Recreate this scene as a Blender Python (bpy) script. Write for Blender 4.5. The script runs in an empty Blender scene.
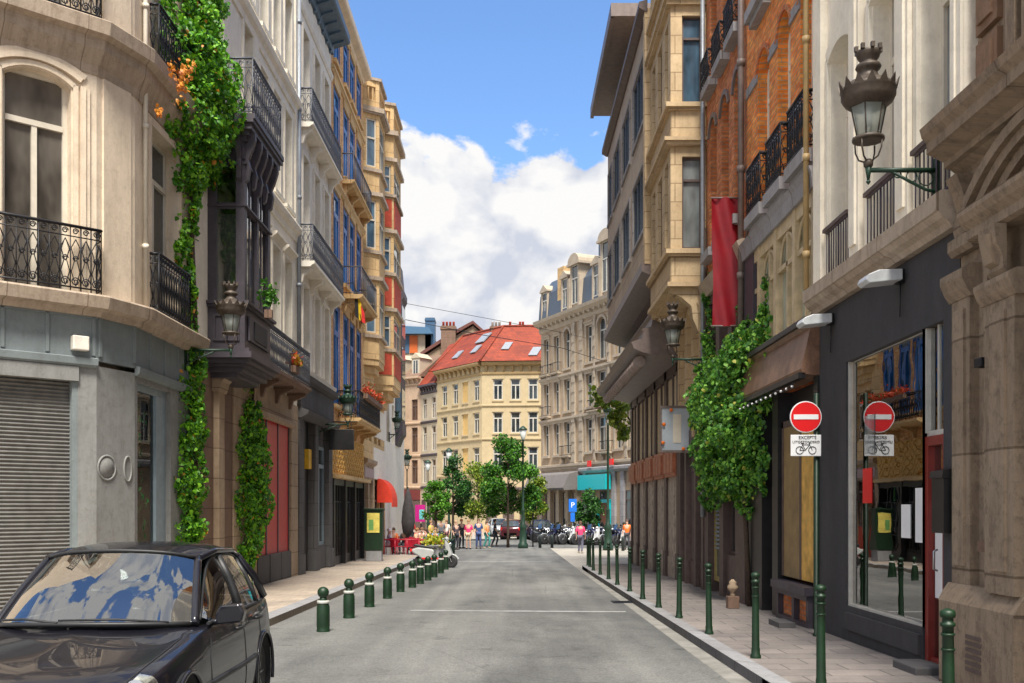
import bpy, bmesh, math, random
from mathutils import Vector, Matrix
R = math.radians
PI = math.pi
rnd = random.Random(7)
scene = bpy.context.scene
COL = scene.collection
GROUP_ORDER = {}

# ------------------------------------------------------------------ materials
def _nt(name):
    m = bpy.data.materials.new(name); m.use_nodes = True
    nt = m.node_tree
    for n in list(nt.nodes): nt.nodes.remove(n)
    out = nt.nodes.new('ShaderNodeOutputMaterial')
    p = nt.nodes.new('ShaderNodeBsdfPrincipled')
    nt.links.new(p.outputs[0], out.inputs[0])
    return m, nt, p, out

def ramp(nt, fac, stops):
    r = nt.nodes.new('ShaderNodeValToRGB')
    el = r.color_ramp.elements
    while len(el) < len(stops): el.new(0.5)
    for e, (p, c) in zip(el, stops):
        e.position = p; e.color = (c[0], c[1], c[2], 1)
    nt.links.new(fac, r.inputs[0])
    return r.outputs[0]

def mixc(nt, fac, a, b, mode='MIX'):
    m = nt.nodes.new('ShaderNodeMix'); m.data_type = 'RGBA'; m.blend_type = mode
    for sock, v in ((m.inputs[0], fac), (m.inputs[6], a), (m.inputs[7], b)):
        if hasattr(v, 'is_linked'): nt.links.new(v, sock)
        elif isinstance(v, (int, float)): sock.default_value = v
        else: sock.default_value = (v[0], v[1], v[2], 1)
    return m.outputs[2]

def noise(nt, vec, scale, detail=4, rough=0.6):
    n = nt.nodes.new('ShaderNodeTexNoise')
    n.inputs['Scale'].default_value = scale; n.inputs['Detail'].default_value = detail
    n.inputs['Roughness'].default_value = rough
    if vec is not None: nt.links.new(vec, n.inputs['Vector'])
    return n.outputs[0]

def mapping(nt, vec, scale=(1, 1, 1), loc=(0, 0, 0)):
    m = nt.nodes.new('ShaderNodeMapping'); nt.links.new(vec, m.inputs[0])
    m.inputs['Scale'].default_value = scale; m.inputs['Location'].default_value = loc
    return m.outputs[0]

def coords(nt): return nt.nodes.new('ShaderNodeTexCoord').outputs['Object']

def wallvec(nt, co):
    s = nt.nodes.new('ShaderNodeSeparateXYZ'); nt.links.new(co, s.inputs[0])
    a = nt.nodes.new('ShaderNodeMath'); a.operation = 'ADD'
    nt.links.new(s.outputs[0], a.inputs[0]); nt.links.new(s.outputs[1], a.inputs[1])
    c = nt.nodes.new('ShaderNodeCombineXYZ')
    nt.links.new(a.outputs[0], c.inputs[0]); nt.links.new(s.outputs[2], c.inputs[1])
    return c.outputs[0]

def bump(nt, p, h, strength=0.3, dist=0.02):
    b = nt.nodes.new('ShaderNodeBump'); b.inputs['Strength'].default_value = strength
    b.inputs['Distance'].default_value = dist
    nt.links.new(h, b.inputs['Height']); nt.links.new(b.outputs[0], p.inputs['Normal'])

def S(c, k): return tuple(min(1, x * k) for x in c)

MATS = {}
def plain(name, c, rough=0.5, metal=0.0, var=0.15, scale=6, coat=0, bumpy=0.0):
    if name in MATS: return MATS[name]
    m, nt, p, _ = _nt(name); co = coords(nt)
    n = noise(nt, co, scale)
    nt.links.new(ramp(nt, n, [(0.3, S(c, 1 - var)), (0.7, S(c, 1 + var))]), p.inputs['Base Color'])
    p.inputs['Roughness'].default_value = rough; p.inputs['Metallic'].default_value = metal
    if coat: p.inputs['Coat Weight'].default_value = coat; p.inputs['Coat Roughness'].default_value = 0.03
    if bumpy: bump(nt, p, noise(nt, co, scale * 8), bumpy, 0.01)
    MATS[name] = m; return m

def plaster(name, c, var=0.12, dirt=0.35, rough=0.85, blocks=None, dirtc=None):
    """painted or bare masonry: mottling, rain streaks, optional joints"""
    if name in MATS: return MATS[name]
    m, nt, p, _ = _nt(name); co = coords(nt); wv = wallvec(nt, co)
    base = ramp(nt, noise(nt, co, 1.7, 10, .72), [(0.3, S(c, 1 - var)), (0.7, S(c, 1 + var))])
    streak = noise(nt, mapping(nt, wv, (3.4, 0.75, 1)), 1.5, 10, 0.8)
    sf = ramp(nt, streak, [(0.47, (0, 0, 0)), (0.70, (dirt, dirt, dirt))])
    d = dirtc or S((c[0] * 0.8, c[1] * 0.72, c[2] * 0.62), 0.55)
    colr = mixc(nt, sf, base, d)
    spots = ramp(nt, noise(nt, co, 7, 10, 0.82), [(0.50, (0, 0, 0)), (0.66, (min(1, dirt * .9),) * 3)])
    colr = mixc(nt, spots, colr, d)
    h = noise(nt, co, 30, 6)
    if blocks:
        b = nt.nodes.new('ShaderNodeTexBrick'); nt.links.new(wv, b.inputs['Vector'])
        b.inputs['Scale'].default_value = 1; b.inputs['Brick Width'].default_value = blocks[0]
        b.inputs['Row Height'].default_value = blocks[1]; b.inputs['Mortar Size'].default_value = 0.012
        b.inputs['Color1'].default_value = (1, 1, 1, 1); b.inputs['Color2'].default_value = (.84, .82, .8, 1)
        b.inputs['Mortar'].default_value = (.5, .46, .42, 1)
        colr = mixc(nt, 1.0, colr, b.outputs[0], 'MULTIPLY')
    nt.links.new(colr, p.inputs['Base Color']); p.inputs['Roughness'].default_value = rough
    bump(nt, p, h, 0.35, 0.01)
    MATS[name] = m; return m

def brick(name, c1, c2, mortar, w=0.22, h=0.075):
    if name in MATS: return MATS[name]
    m, nt, p, _ = _nt(name); co = coords(nt); wv = wallvec(nt, co)
    b = nt.nodes.new('ShaderNodeTexBrick'); nt.links.new(wv, b.inputs['Vector'])
    b.inputs['Scale'].default_value = 1; b.inputs['Brick Width'].default_value = w
    b.inputs['Row Height'].default_value = h; b.inputs['Mortar Size'].default_value = 0.008
    b.inputs['Color1'].default_value = (*c1, 1); b.inputs['Color2'].default_value = (*c2, 1)
    b.inputs['Mortar'].default_value = (*mortar, 1); b.inputs['Bias'].default_value = -0.1
    v = ramp(nt, noise(nt, co, 2.2, 6, 0.7), [(0.3, (0.6, 0.6, 0.6)), (0.7, (1.15, 1.1, 1.05))])
    colr = mixc(nt, 1.0, b.outputs[0], v, 'MULTIPLY')
    fine = ramp(nt, noise(nt, mapping(nt, wv, (4.5, 13, 1)), 1.0, 1), [(0.4, (0.75, 0.7, 0.7)), (0.65, (1.2, 1.25, 1.3))])
    colr = mixc(nt, 0.8, colr, fine, 'MULTIPLY')
    nt.links.new(colr, p.inputs['Base Color']); p.inputs['Roughness'].default_value = 0.85
    bump(nt, p, b.outputs['Fac'], 0.5, 0.01)
    MATS[name] = m; return m

def wglass(name, c=(0.03, 0.04, 0.045), var=0.6, spec=0.9):
    if name in MATS: return MATS[name]
    m, nt, p, _ = _nt(name); co = coords(nt)
    n = noise(nt, mapping(nt, co, (1, 1, 0.4)), 1.7, 3)
    nt.links.new(ramp(nt, n, [(0.35, S(c, 1 - var)), (0.65, S(c, 1 + var))]), p.inputs['Base Color'])
    p.inputs['Roughness'].default_value = 0.04; p.inputs['Specular IOR Level'].default_value = spec
    bump(nt, p, noise(nt, co, 1.1, 1), 0.06, 0.05)
    MATS[name] = m; return m

def clearglass(name, tint=(0.85, 0.92, 0.9), refl=0.18, rough=0.0):
    if name in MATS: return MATS[name]
    m = bpy.data.materials.new(name); m.use_nodes = True; nt = m.node_tree
    for n in list(nt.nodes): nt.nodes.remove(n)
    out = nt.nodes.new('ShaderNodeOutputMaterial')
    t = nt.nodes.new('ShaderNodeBsdfTransparent'); t.inputs[0].default_value = (*tint, 1)
    g = nt.nodes.new('ShaderNodeBsdfGlossy'); g.inputs['Roughness'].default_value = rough
    if name.startswith('shop'):
        bp = nt.nodes.new('ShaderNodeBump'); bp.inputs['Strength'].default_value = .05; bp.inputs['Distance'].default_value = .02
        nt.links.new(noise(nt, coords(nt), 1.6, 2), bp.inputs['Height']); nt.links.new(bp.outputs[0], g.inputs['Normal'])
    lw = nt.nodes.new('ShaderNodeFresnel'); lw.inputs[0].default_value = 1.5
    ad = nt.nodes.new('ShaderNodeMath'); ad.operation = 'ADD'; ad.use_clamp = True
    nt.links.new(lw.outputs[0], ad.inputs[0]); ad.inputs[1].default_value = refl
    mx = nt.nodes.new('ShaderNodeMixShader')
    nt.links.new(ad.outputs[0], mx.inputs[0]); nt.links.new(t.outputs[0], mx.inputs[1]); nt.links.new(g.outputs[0], mx.inputs[2])
    nt.links.new(mx.outputs[0], out.inputs[0])
    MATS[name] = m; return m

def leafmat(name, dark, mid, light, accent=None):
    if name in MATS: return MATS[name]
    m, nt, p, out = _nt(name)
    g = nt.nodes.new('ShaderNodeNewGeometry')
    st = [(0.0, dark), (0.45, mid), (0.85, light)]
    if accent: st += [(0.975, light), (0.982, accent)]
    c = ramp(nt, g.outputs['Random Per Island'], st)
    nt.links.new(c, p.inputs['Base Color']); p.inputs['Roughness'].default_value = 0.5
    tr = nt.nodes.new('ShaderNodeBsdfTranslucent'); nt.links.new(c, tr.inputs[0])
    mx = nt.nodes.new('ShaderNodeMixShader'); mx.inputs[0].default_value = 0.3
    nt.links.new(p.outputs[0], mx.inputs[1]); nt.links.new(tr.outputs[0], mx.inputs[2])
    nt.links.new(mx.outputs[0], out.inputs[0])
    MATS[name] = m; return m

def frosted(name, c, k=.5):
    if name in MATS: return MATS[name]
    m, nt, p, out = _nt(name); p.inputs['Base Color'].default_value = (*c, 1); p.inputs['Roughness'].default_value = .15
    tr = nt.nodes.new('ShaderNodeBsdfTranslucent'); tr.inputs[0].default_value = (*c, 1)
    t = nt.nodes.new('ShaderNodeBsdfTransparent'); m1 = nt.nodes.new('ShaderNodeMixShader'); m1.inputs[0].default_value = .5
    nt.links.new(p.outputs[0], m1.inputs[1]); nt.links.new(tr.outputs[0], m1.inputs[2])
    m2 = nt.nodes.new('ShaderNodeMixShader'); m2.inputs[0].default_value = k
    nt.links.new(t.outputs[0], m2.inputs[1]); nt.links.new(m1.outputs[0], m2.inputs[2]); nt.links.new(m2.outputs[0], out.inputs[0])
    MATS[name] = m; return m

def emit(name, c, s):
    if name in MATS: return MATS[name]
    m, nt, p, _ = _nt(name)
    p.inputs['Base Color'].default_value = (*c, 1)
    p.inputs['Emission Color'].default_value = (*c, 1); p.inputs['Emission Strength'].default_value = s
    MATS[name] = m; return m

# ------------------------------------------------------------------ frames
class Frame:
    def __init__(s, o, u, v, w=(0, 0, 1)):
        s.o, s.u, s.v, s.w = Vector(o), Vector(u).normalized(), Vector(v).normalized(), Vector(w).normalized()
    def __call__(s, a, b, c): return s.o + s.u * a + s.v * b + s.w * c
XL, XR = -6.15, 4.4
WORLD = Frame((0, 0, 0), (1, 0, 0), (0, 1, 0))
FL = Frame((XL, 0, 0), (0, 1, 0), (1, 0, 0))      # left facades: u = distance, v = out into the street
FR = Frame((XR, 0, 0), (0, 1, 0), (-1, 0, 0))     # right facades
EYE = 1.7
def G(Y): return -0.012 * min(Y, 60)               # the street falls gently to the square
def PX(x, y, Y): return Vector(((x - 512) * Y / 1000, Y, EYE + (508 - y) * Y / 1000))

# ------------------------------------------------------------------ mesh builder
class MB:
    def __init__(s, F=WORLD): s.F = F; s.v = []; s.f = []; s.m = []; s.mi = 0; s.sm = []; s.smooth = False
    def mat(s, i): s.mi = i; return s
    def _add(s, pts, faces, world=False):
        b = len(s.v)
        s.v += [Vector(p) if world else s.F(*p) for p in pts]
        for f in faces: s.f.append([b + i for i in f]); s.m.append(s.mi); s.sm.append(s.smooth)
    def box(s, u0, u1, v0, v1, w0, w1):
        p = [(u0, v0, w0), (u1, v0, w0), (u1, v1, w0), (u0, v1, w0), (u0, v0, w1), (u1, v0, w1), (u1, v1, w1), (u0, v1, w1)]
        s._add(p, [(0, 3, 2, 1), (4, 5, 6, 7), (0, 1, 5, 4), (1, 2, 6, 5), (2, 3, 7, 6), (3, 0, 4, 7)]); return s
    def quad(s, *p): s._add(p, [tuple(range(len(p)))]); return s
    def prism(s, poly, axis, a, b):
        """poly: 2-D points; axis 'u': (v,w) points extruded along u; 'v': (u,w); 'w': (u,v)"""
        f = {'u': lambda p, t: (t, p[0], p[1]), 'v': lambda p, t: (p[0], t, p[1]), 'w': lambda p, t: (p[0], p[1], t)}[axis]
        n = len(poly)
        s._add([f(p, a) for p in poly] + [f(p, b) for p in poly],
               [tuple(range(n))[::-1], tuple(range(n, 2 * n))] + [(i, (i + 1) % n, n + (i + 1) % n, n + i) for i in range(n)]); return s
    def mould(s, u0, u1, prof, v0=0.0, ret=True):
        """cornice: prof = [(out, height)...] from bottom to top, closed to the wall at v0"""
        poly = [(v0, prof[0][1])] + [(v0 + a, b) for a, b in prof] + [(v0, prof[-1][1])]
        return s.prism(poly, 'u', u0, u1)
    def tube(s, pts, r, n=6, cap=True):
        pts = [Vector(p) for p in pts]; rs = r if isinstance(r, (list, tuple)) else [r] * len(pts)
        W = [s.F(*p) for p in pts]; b = len(s.v); up = None
        for i, p in enumerate(W):
            d = (W[min(i + 1, len(W) - 1)] - W[max(i - 1, 0)])
            d = d.normalized() if d.length > 1e-9 else Vector((0, 0, 1))
            if up is None: up = d.orthogonal().normalized()
            else:
                up = up - d * up.dot(d)
                up = up.normalized() if up.length > 1e-6 else d.orthogonal().normalized()
            q = d.cross(up)
            for k in range(n):
                a = 2 * PI * k / n
                s.v.append(p + (up * math.cos(a) + q * math.sin(a)) * rs[i])
        for i in range(len(W) - 1):
            for k in range(n):
                s.f.append([b + i * n + k, b + i * n + (k + 1) % n, b + (i + 1) * n + (k + 1) % n, b + (i + 1) * n + k]); s.m.append(s.mi); s.sm.append(True)
        if cap:
            for i in (0, len(W) - 1):
                s.f.append([b + i * n + k for k in range(n)]); s.m.append(s.mi); s.sm.append(False)
        return s
    def lathe(s, c, prof, n=12, axis=None):
        """prof = [(r, h)...] about an axis (w by default) through c"""
        c0 = s.F(*c); ax = Vector(axis) if axis else s.F.w
        a1 = ax.orthogonal().normalized() if axis else s.F.u
        a2 = ax.cross(a1); b = len(s.v)
        for r, h in prof:
            for k in range(n):
                a = 2 * PI * k / n
                s.v.append(c0 + ax * h + (a1 * math.cos(a) + a2 * math.sin(a)) * max(r, 1e-4))
        for i in range(len(prof) - 1):
            for k in range(n):
                s.f.append([b + i * n + k, b + i * n + (k + 1) % n, b + (i + 1) * n + (k + 1) % n, b + (i + 1) * n + k]); s.m.append(s.mi); s.sm.append(True)
        for i in (0, len(prof) - 1):
            s.f.append([b + i * n + k for k in range(n)]); s.m.append(s.mi); s.sm.append(False)
        return s
    def ball(s, c, r, n=10, sq=(1, 1, 1)):
        prof = [(r * math.sin(PI * i / n), -r * math.cos(PI * i / n)) for i in range(n + 1)]
        b = len(s.v); s.lathe(c, prof, n + 2); c0 = s.F(*c)
        for i in range(b, len(s.v)):
            d = s.v[i] - c0; s.v[i] = c0 + Vector((d.x * sq[0], d.y * sq[1], d.z * sq[2]))
        return s
    def ring(s, c, rad, r, plane='uw', n=12, m=4, a0=0, a1=2 * PI):
        pts = []
        for k in range(n + 1):
            a = a0 + (a1 - a0) * k / n; x, y = rad * math.cos(a), rad * math.sin(a)
            pts.append({'uw': (c[0] + x, c[1], c[2] + y), 'vw': (c[0], c[1] + x, c[2] + y), 'uv': (c[0] + x, c[1] + y, c[2])}[plane])
        return s.tube(pts, r, m, cap=False)
    def build(s, name, mats, parent=None, loc=None, bevel=0, sub=0, weld=False, nobm=False):
        if not isinstance(mats, (list, tuple)): mats = [mats]
        if parent is not None:
            r = parent
            while r.parent: r = r.parent
            o0 = Vector(r['_o'])
        else:
            xs = [p.x for p in s.v]; ys = [p.y for p in s.v]; zs = [p.z for p in s.v]
            o0 = Vector(loc) if loc else Vector(((min(xs) + max(xs)) / 2, (min(ys) + max(ys)) / 2, min(zs)))
        me = bpy.data.meshes.new(name)
        me.from_pydata([p - o0 for p in s.v], [], s.f)
        for m in mats: me.materials.append(m)
        me.polygons.foreach_set('material_index', s.m); me.polygons.foreach_set('use_smooth', s.sm)
        if not nobm:
            bm = bmesh.new(); bm.from_mesh(me)
            if weld: bmesh.ops.remove_doubles(bm, verts=bm.verts, dist=weld if isinstance(weld, float) else 1e-4)
            bmesh.ops.recalc_face_normals(bm, faces=bm.faces); bm.to_mesh(me); bm.free()
        me.update()
        o = bpy.data.objects.new(name, me); COL.objects.link(o)
        if parent is not None: o.parent = parent
        else: o.location = o0; o['_o'] = list(o0)
        if bevel:
            b = o.modifiers.new('b', 'BEVEL'); b.width = bevel; b.segments = 2; b.limit_method = 'ANGLE'; b.angle_limit = R(40)
        if sub:
            b = o.modifiers.new('s', 'SUBSURF'); b.levels = sub; b.render_levels = sub
        return o

def tag(o, label, cat, group=None, kind=None):
    o['label'] = label; o['category'] = cat
    if group: o['group'] = group
    if kind: o['kind'] = kind
    return o
def thing(name, label, cat, loc=(0, 0, 0), group=None):
    o = bpy.data.objects.new(name, None); COL.objects.link(o); o.location = loc; o['_o'] = list(loc)
    o.empty_display_size = 0.2
    return tag(o, label, cat, group)
def struct(name, mb, m, **k):
    o = mb.build(name, m, **k); o['kind'] = 'structure'; return o
def copy_thing(o, loc, rz=None, label=None, parent=None):
    c = o.copy(); COL.objects.link(c); c.parent = parent
    if parent is None:
        if loc is not None: c.location = loc
        if rz is not None: c.rotation_euler = (0, 0, rz)
        if label: c['label'] = label
    for ch in list(o.children): copy_thing(ch, None, parent=c)
    return c

# ------------------------------------------------------------------ facade pieces
def wall(mb, u0, u1, w0, w1, holes, t=0.3, v0=0.0, caps=True):
    """wall slab whose front is at v0, with rectangular openings (a,b,c,d) = u-range, w-range"""
    us = sorted({u0, u1} | {x for h in holes for x in h[:2]}); ws = sorted({w0, w1} | {x for h in holes for x in h[2:4]})
    us = [x for x in us if u0 <= x <= u1]; ws = [x for x in ws if w0 <= x <= w1]
    inside = lambda a, b: any(h[0] < a < h[1] and h[2] < b < h[3] for h in holes)
    for j in range(len(ws) - 1):
        i = 0
        while i < len(us) - 1:
            if inside((us[i] + us[i + 1]) / 2, (ws[j] + ws[j + 1]) / 2): i += 1; continue
            k = i
            while k < len(us) - 2 and not inside((us[k + 1] + us[k + 2]) / 2, (ws[j] + ws[j + 1]) / 2): k += 1
            mb.quad((us[i], v0, ws[j]), (us[k + 1], v0, ws[j]), (us[k + 1], v0, ws[j + 1]), (us[i], v0, ws[j + 1]))
            i = k + 1
    for a, b, c, d in [h[:4] for h in holes]:
        mb.quad((a, v0, c), (a, v0 - t, c), (a, v0 - t, d), (a, v0, d)); mb.quad((b, v0, c), (b, v0 - t, c), (b, v0 - t, d), (b, v0, d))
        mb.quad((a, v0, c), (b, v0, c), (b, v0 - t, c), (a, v0 - t, c)); mb.quad((a, v0, d), (b, v0, d), (b, v0 - t, d), (a, v0 - t, d))
    for x in ((u0, u1) if caps else ()): mb.quad((x, v0, w0), (x, v0 - t, w0), (x, v0 - t, w1), (x, v0, w1))
    if caps: mb.quad((u0, v0, w1), (u1, v0, w1), (u1, v0 - t, w1), (u0, v0 - t, w1))
    return mb
def volume(mb, u0, u1, w0, w1, depth, front=-0.3):
    return mb.box(u0, u1, -depth, front, w0, w1)
def archfill(mb, a, b, top, rise, v0, t=0.3, n=8, full=False):
    """fills the corners of an opening so that its head is an arch of given rise below 'top'"""
    c = (a + b) / 2; h = (b - a) / 2; rad = (h * h + rise * rise) / (2 * rise); cy = top - rad
    pts = []
    for k in range(n + 1):
        x = -h + 2 * h * k / n
        pts.append((c + x, cy + math.sqrt(max(rad * rad - x * x, 0))))
    for k in range(n):
        p, q = pts[k], pts[k + 1]
        mb.prism([(p[0], p[1]), (q[0], q[1]), (q[0], top + 0.004), (p[0], top + 0.004)], 'v', v0 - t, v0 - 0.0005)
def archband(mb, a, b, top, rise, v0, wid=0.15, out=0.04, n=10):
    c = (a + b) / 2; h = (b - a) / 2; rad = (h * h + rise * rise) / (2 * rise); cy = top - rad
    th = math.asin(min(1, h / rad)) if rise < h else PI - math.asin(min(1, h / rad))
    for k in range(n):
        t0, t1 = -th + 2 * th * k / n, -th + 2 * th * (k + 1) / n
        P = lambda t, r: (c + r * math.sin(t), cy + r * math.cos(t))
        mb.prism([P(t0, rad), P(t1, rad), P(t1, rad + wid), P(t0, rad + wid)], 'v', v0 - 0.002, v0 + out)
def window(root, F, a, b, c, d, fm, gm, v=-0.18, fw=0.06, trans=None, mull=1, bars=0, blinds=None, name='window'):
    """frame ring + glazing bars as one part, its pane as a sub-part"""
    m = MB(F)
    m.box(a, a + fw, v - 0.03, v + 0.03, c, d).box(b - fw, b, v - 0.03, v + 0.03, c, d)
    m.box(a + fw, b - fw, v - 0.03, v + 0.03, c, c + fw).box(a + fw, b - fw, v - 0.03, v + 0.03, d - fw, d)
    tz = d - fw
    if trans:
        tz = c + (d - c) * trans
        m.box(a + fw, b - fw, v - 0.025, v + 0.045, tz - fw * .6, tz + fw * .6)
    for k in range(mull):
        x = a + (b - a) * (k + 1) / (mull + 1)
        m.box(x - fw * .55, x + fw * .55, v - 0.02, v + 0.035, c + fw, tz - (fw * .6 if trans else 0))
    for k in range(bars):
        z = c + (tz - c) * (k + 1) / (bars + 1)
        m.box(a + fw, b - fw, v - 0.015, v + 0.02, z - 0.015, z + 0.015)
    w = m.build(name, fm, root)
    MB(F).box(a + 0.01, b - 0.01, v - 0.022, v - 0.012, c + 0.01, d - 0.01).build('pane', gm, w)
    if blinds:
        MB(F).box(a + fw, b - fw, v - 0.08, v - 0.06, d - (d - c) * blinds, d - fw).build('blind', M['curtain'], w)
    return w
def surround(mb, a, b, c, d, wd=0.12, out=0.05, v0=0.0, sill=True, head=False):
    mb.box(a - wd, a, v0 - .002, v0 + out, c, d + wd); mb.box(b, b + wd, v0 - .002, v0 + out, c, d + wd); mb.box(a, b, v0 - .002, v0 + out, d, d + wd)
    if sill: mb.box(a - wd - .04, b + wd + .04, v0 - .002, v0 + out + .08, c - 0.1, c)
    if head: mb.mould(a - wd - .04, b + wd + .04, [(0.05, d + wd), (.1, d + wd + .06), (.18, d + wd + .12), (.18, d + wd + .17)], v0)
def railing(root, F, u0, u1, v0, v1, w0, w1, mat, style='curl', step=0.12, sides=True, name='railing'):
    """balcony railing: front run at v1 and returns to v0"""
    m = MB(F)
    def run(P, L):
        """P(t, z) -> frame coords"""
        m.tube([P(0, w1), P(L, w1)], 0.025, 6); m.tube([P(0, w0 + .06), P(L, w0 + .06)], 0.014, 4)
        h = w1 - w0
        if style != 'bars': m.tube([P(0, w1 - .16 * h), P(L, w1 - .16 * h)], 0.01, 4)
        n = max(1, round(L / step)); st = L / n
        for k in range(n + 1):
            m.tube([P(k * st, w0), P(k * st, w1)], 0.009 if k % 4 else 0.013, 4)
        if style == 'curl':
            for k in range(n):
                t = (k + .5) * st
                for zc, rr in ((w0 + .06 + st * .55, st * .45), (w0 + h * .5, st * .3), (w1 - .08 * h, st * .3)):
                    m.tube([P(t + rr * (1 - q * .055) * math.cos(q * PI / 4), zc + rr * (1 - q * .055) * math.sin(q * PI / 4)) for q in range(13)], 0.011, 3, cap=False)
                for sg in (-1, 1): m.tube([P(t, w0 + .08), P(t + sg * st * .42, w0 + h * .3), P(t + sg * st * .1, w0 + h * .48), P(t + sg * st * .44, w0 + h * .66), P(t, w0 + h * .8)], 0.009, 3, cap=False)
                if k % 2 == 0:
                    m.tube([P(t - st * .4, w0 + h * .62), P(t, w0 + h * .8), P(t + st * .4, w0 + h * .62), P(t, w0 + h * .45), P(t - st * .4, w0 + h * .62)], 0.009, 3, cap=False)
    run(lambda t, z: (u0 + t, v1, z), u1 - u0)
    if sides:
        run(lambda t, z: (u0, v0 + t, z), v1 - v0); run(lambda t, z: (u1, v0 + t, z), v1 - v0)
    return m.build(name, mat, root)
def balcony(root, F, u0, u1, v, z, h, slabm, ironm, t=0.14, style='curl', step=0.14, brackets=True, v0=0.0):
    m = MB(F); m.mould(u0, u1, [(v - .12, z - t), (v - .05, z - t * .6), (v, z - t * .5), (v, z)], v0)
    if brackets:
        n = max(2, round((u1 - u0) / 1.3))
        for k in range(n):
            c = u0 + .2 + (u1 - u0 - .4) * k / (n - 1)
            m.prism([(v0, z - t - .45), (v0 + .1, z - t - .42), (v0 + .16, z - t - .22), (v0 + v * .8, z - t - .08), (v0 + v * .8, z - t), (v0, z - t)], 'u', c - .07, c + .07)
    b = m.build('balcony', slabm, root)
    railing(b, F, u0 + .03, u1 - .03, v0, v0 + v - .05, z, z + h, ironm, style, step)
    return b
# ------------------------------------------------------------------ palette
M = {}
M['cream'] = plaster('cream_plaster', (.70, .58, .44), dirt=.35)
M['cream_stone'] = plaster('cream_stone_ledge', (.46, .37, .285), dirt=.7, blocks=(1.6, 2.0))
M['greypaint'] = plaster('blue_grey_paint', (.19, .22, .225), dirt=.3, dirtc=(.09, .09, .085))
M['greypaint2'] = plaster('weathered_grey_paint', (.235, .235, .225), dirt=.5, dirtc=(.1, .09, .075))
M['bluegrey'] = plain('blue_grey_frame_paint', (.22, .28, .32), .45)
M['shutter'] = plain('roller_shutter_metal', (.145, .14, .13), .5, .3, .2)
M['iron'] = plain('wrought_iron', (.018, .018, .022), .45, .4)
M['irongrey'] = plain('grey_painted_iron', (.10, .105, .125), .5, .2)
M['ivory'] = plain('ivory_window_paint', (.62, .56, .46), .4, var=.08)
M['curtain'] = plain('curtain_cloth', (.5, .46, .4), .9, var=.12, scale=3)
M['glass'] = wglass('window_glass'); M['glassdusk'] = wglass('dusky_window_glass', (.10, .088, .075), .6)
M['glassblue'] = wglass('blue_window_glass', (.06, .11, .16))
M['glasspale'] = wglass('pale_window_glass', (.20, .22, .22), .5)
M['glassbrown'] = wglass('brown_window_glass', (.08, .045, .03), .5)
M['clear'] = clearglass('clear_glass')
M['shopglass'] = clearglass('shop_front_glass', (.82, .86, .84), .34)
M['lampglass'] = clearglass('lamp_glass', (.9, .93, .92), .12); M['lampfrost'] = frosted('frosted_lamp_glass', (.62, .68, .62), .62)
M['white'] = plaster('off_white_render', (.86, .79, .66), dirt=.22)
M['white2'] = plaster('pale_grey_render', (.80, .74, .64), dirt=.25)
M['mauve'] = plain('mauve_grey_paint', (.06, .05, .062), .5, var=.2)
M['brownstone'] = plaster('brown_stone_blocks', (.21, .13, .09), dirt=.5, blocks=(1.4, .62))
M['tanstone'] = plaster('tan_stone_pier', (.42, .31, .21), dirt=.5, blocks=(1.2, .62))
M['red'] = plain('red_shutter_paint', (.52, .003, .006), .4, var=.1)
M['darkstone'] = plaster('dark_grey_stone', (.095, .09, .09), dirt=.5, blocks=(1.0, .7), dirtc=(.05, .05, .05))
M['charcoal'] = plaster('charcoal_render', (.042, .04, .043), dirt=.25, dirtc=(.09, .085, .085))
M['blackpaint'] = plain('black_paint', (.018, .017, .018), .4, var=.3)
M['brickyel'] = brick('ochre_brick', (.74, .33, .09), (.82, .50, .20), (.55, .42, .28))
M['bluewin'] = plain('blue_window_paint', (.015, .13, .40), .4, var=.25)
M['eaveblue'] = plain('slate_blue_paint', (.07, .12, .18), .5)
M['yellowstone'] = plaster('yellow_stone', (.66, .45, .22), dirt=.4, blocks=(1.1, .5))
M['brickred'] = plain('brick_red_render', (.42, .055, .025), .8, var=.25)
M['brickorange'] = brick('orange_brick', (.92, .24, .03), (.98, .40, .08), (.52, .35, .2))
M['brickdark'] = brick('russet_brick', (.62, .17, .045), (.72, .27, .09), (.35, .22, .15))
M['bluestone'] = plaster('grey_blue_stone', (.33, .32, .33), dirt=.5, blocks=(1.3, .9), dirtc=(.16, .13, .11))
M['goldstone'] = plaster('golden_sandstone', (.60, .45, .27), dirt=.4, blocks=(1.2, .42))
M['beige'] = plaster('beige_stone_cladding', (.52, .42, .31), dirt=.35, blocks=(2.4, .75))
M['taupe'] = plain('taupe_painted_timber', (.10, .068, .06), .55, var=.25)
M['taupelight'] = plain('light_taupe_timber', (.17, .13, .115), .5, var=.2)
M['brownstone2'] = plaster('old_brown_limestone', (.30, .225, .155), dirt=.8, blocks=(2.2, 1.1), dirtc=(.10, .07, .05))
M['slate'] = plain('blue_slate', (.06, .08, .11), .5, var=.3, scale=20)
M['green'] = plain('dark_green_enamel', (.003, .022, .006), .5, var=.3, coat=0.0)
M['greenlamp'] = plain('green_lamp_iron', (.007, .032, .016), .5, var=.3)
M['lampbrown'] = plain('bronze_lamp_metal', (.085, .065, .05), .55, .3, var=.3, scale=12)
M['steel'] = plain('brushed_steel', (.45, .45, .45), .35, .9)
M['signred'] = plain('sign_red', (.72, .01, .012), .35, var=.04)
M['signwhite'] = plain('sign_white', (.82, .82, .82), .4, var=.03)
M['black'] = plain('black_rubber', (.015, .015, .016), .6)
M['zinc'] = plain('grey_zinc_pipe', (.28, .30, .33), .45, .3)

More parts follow.
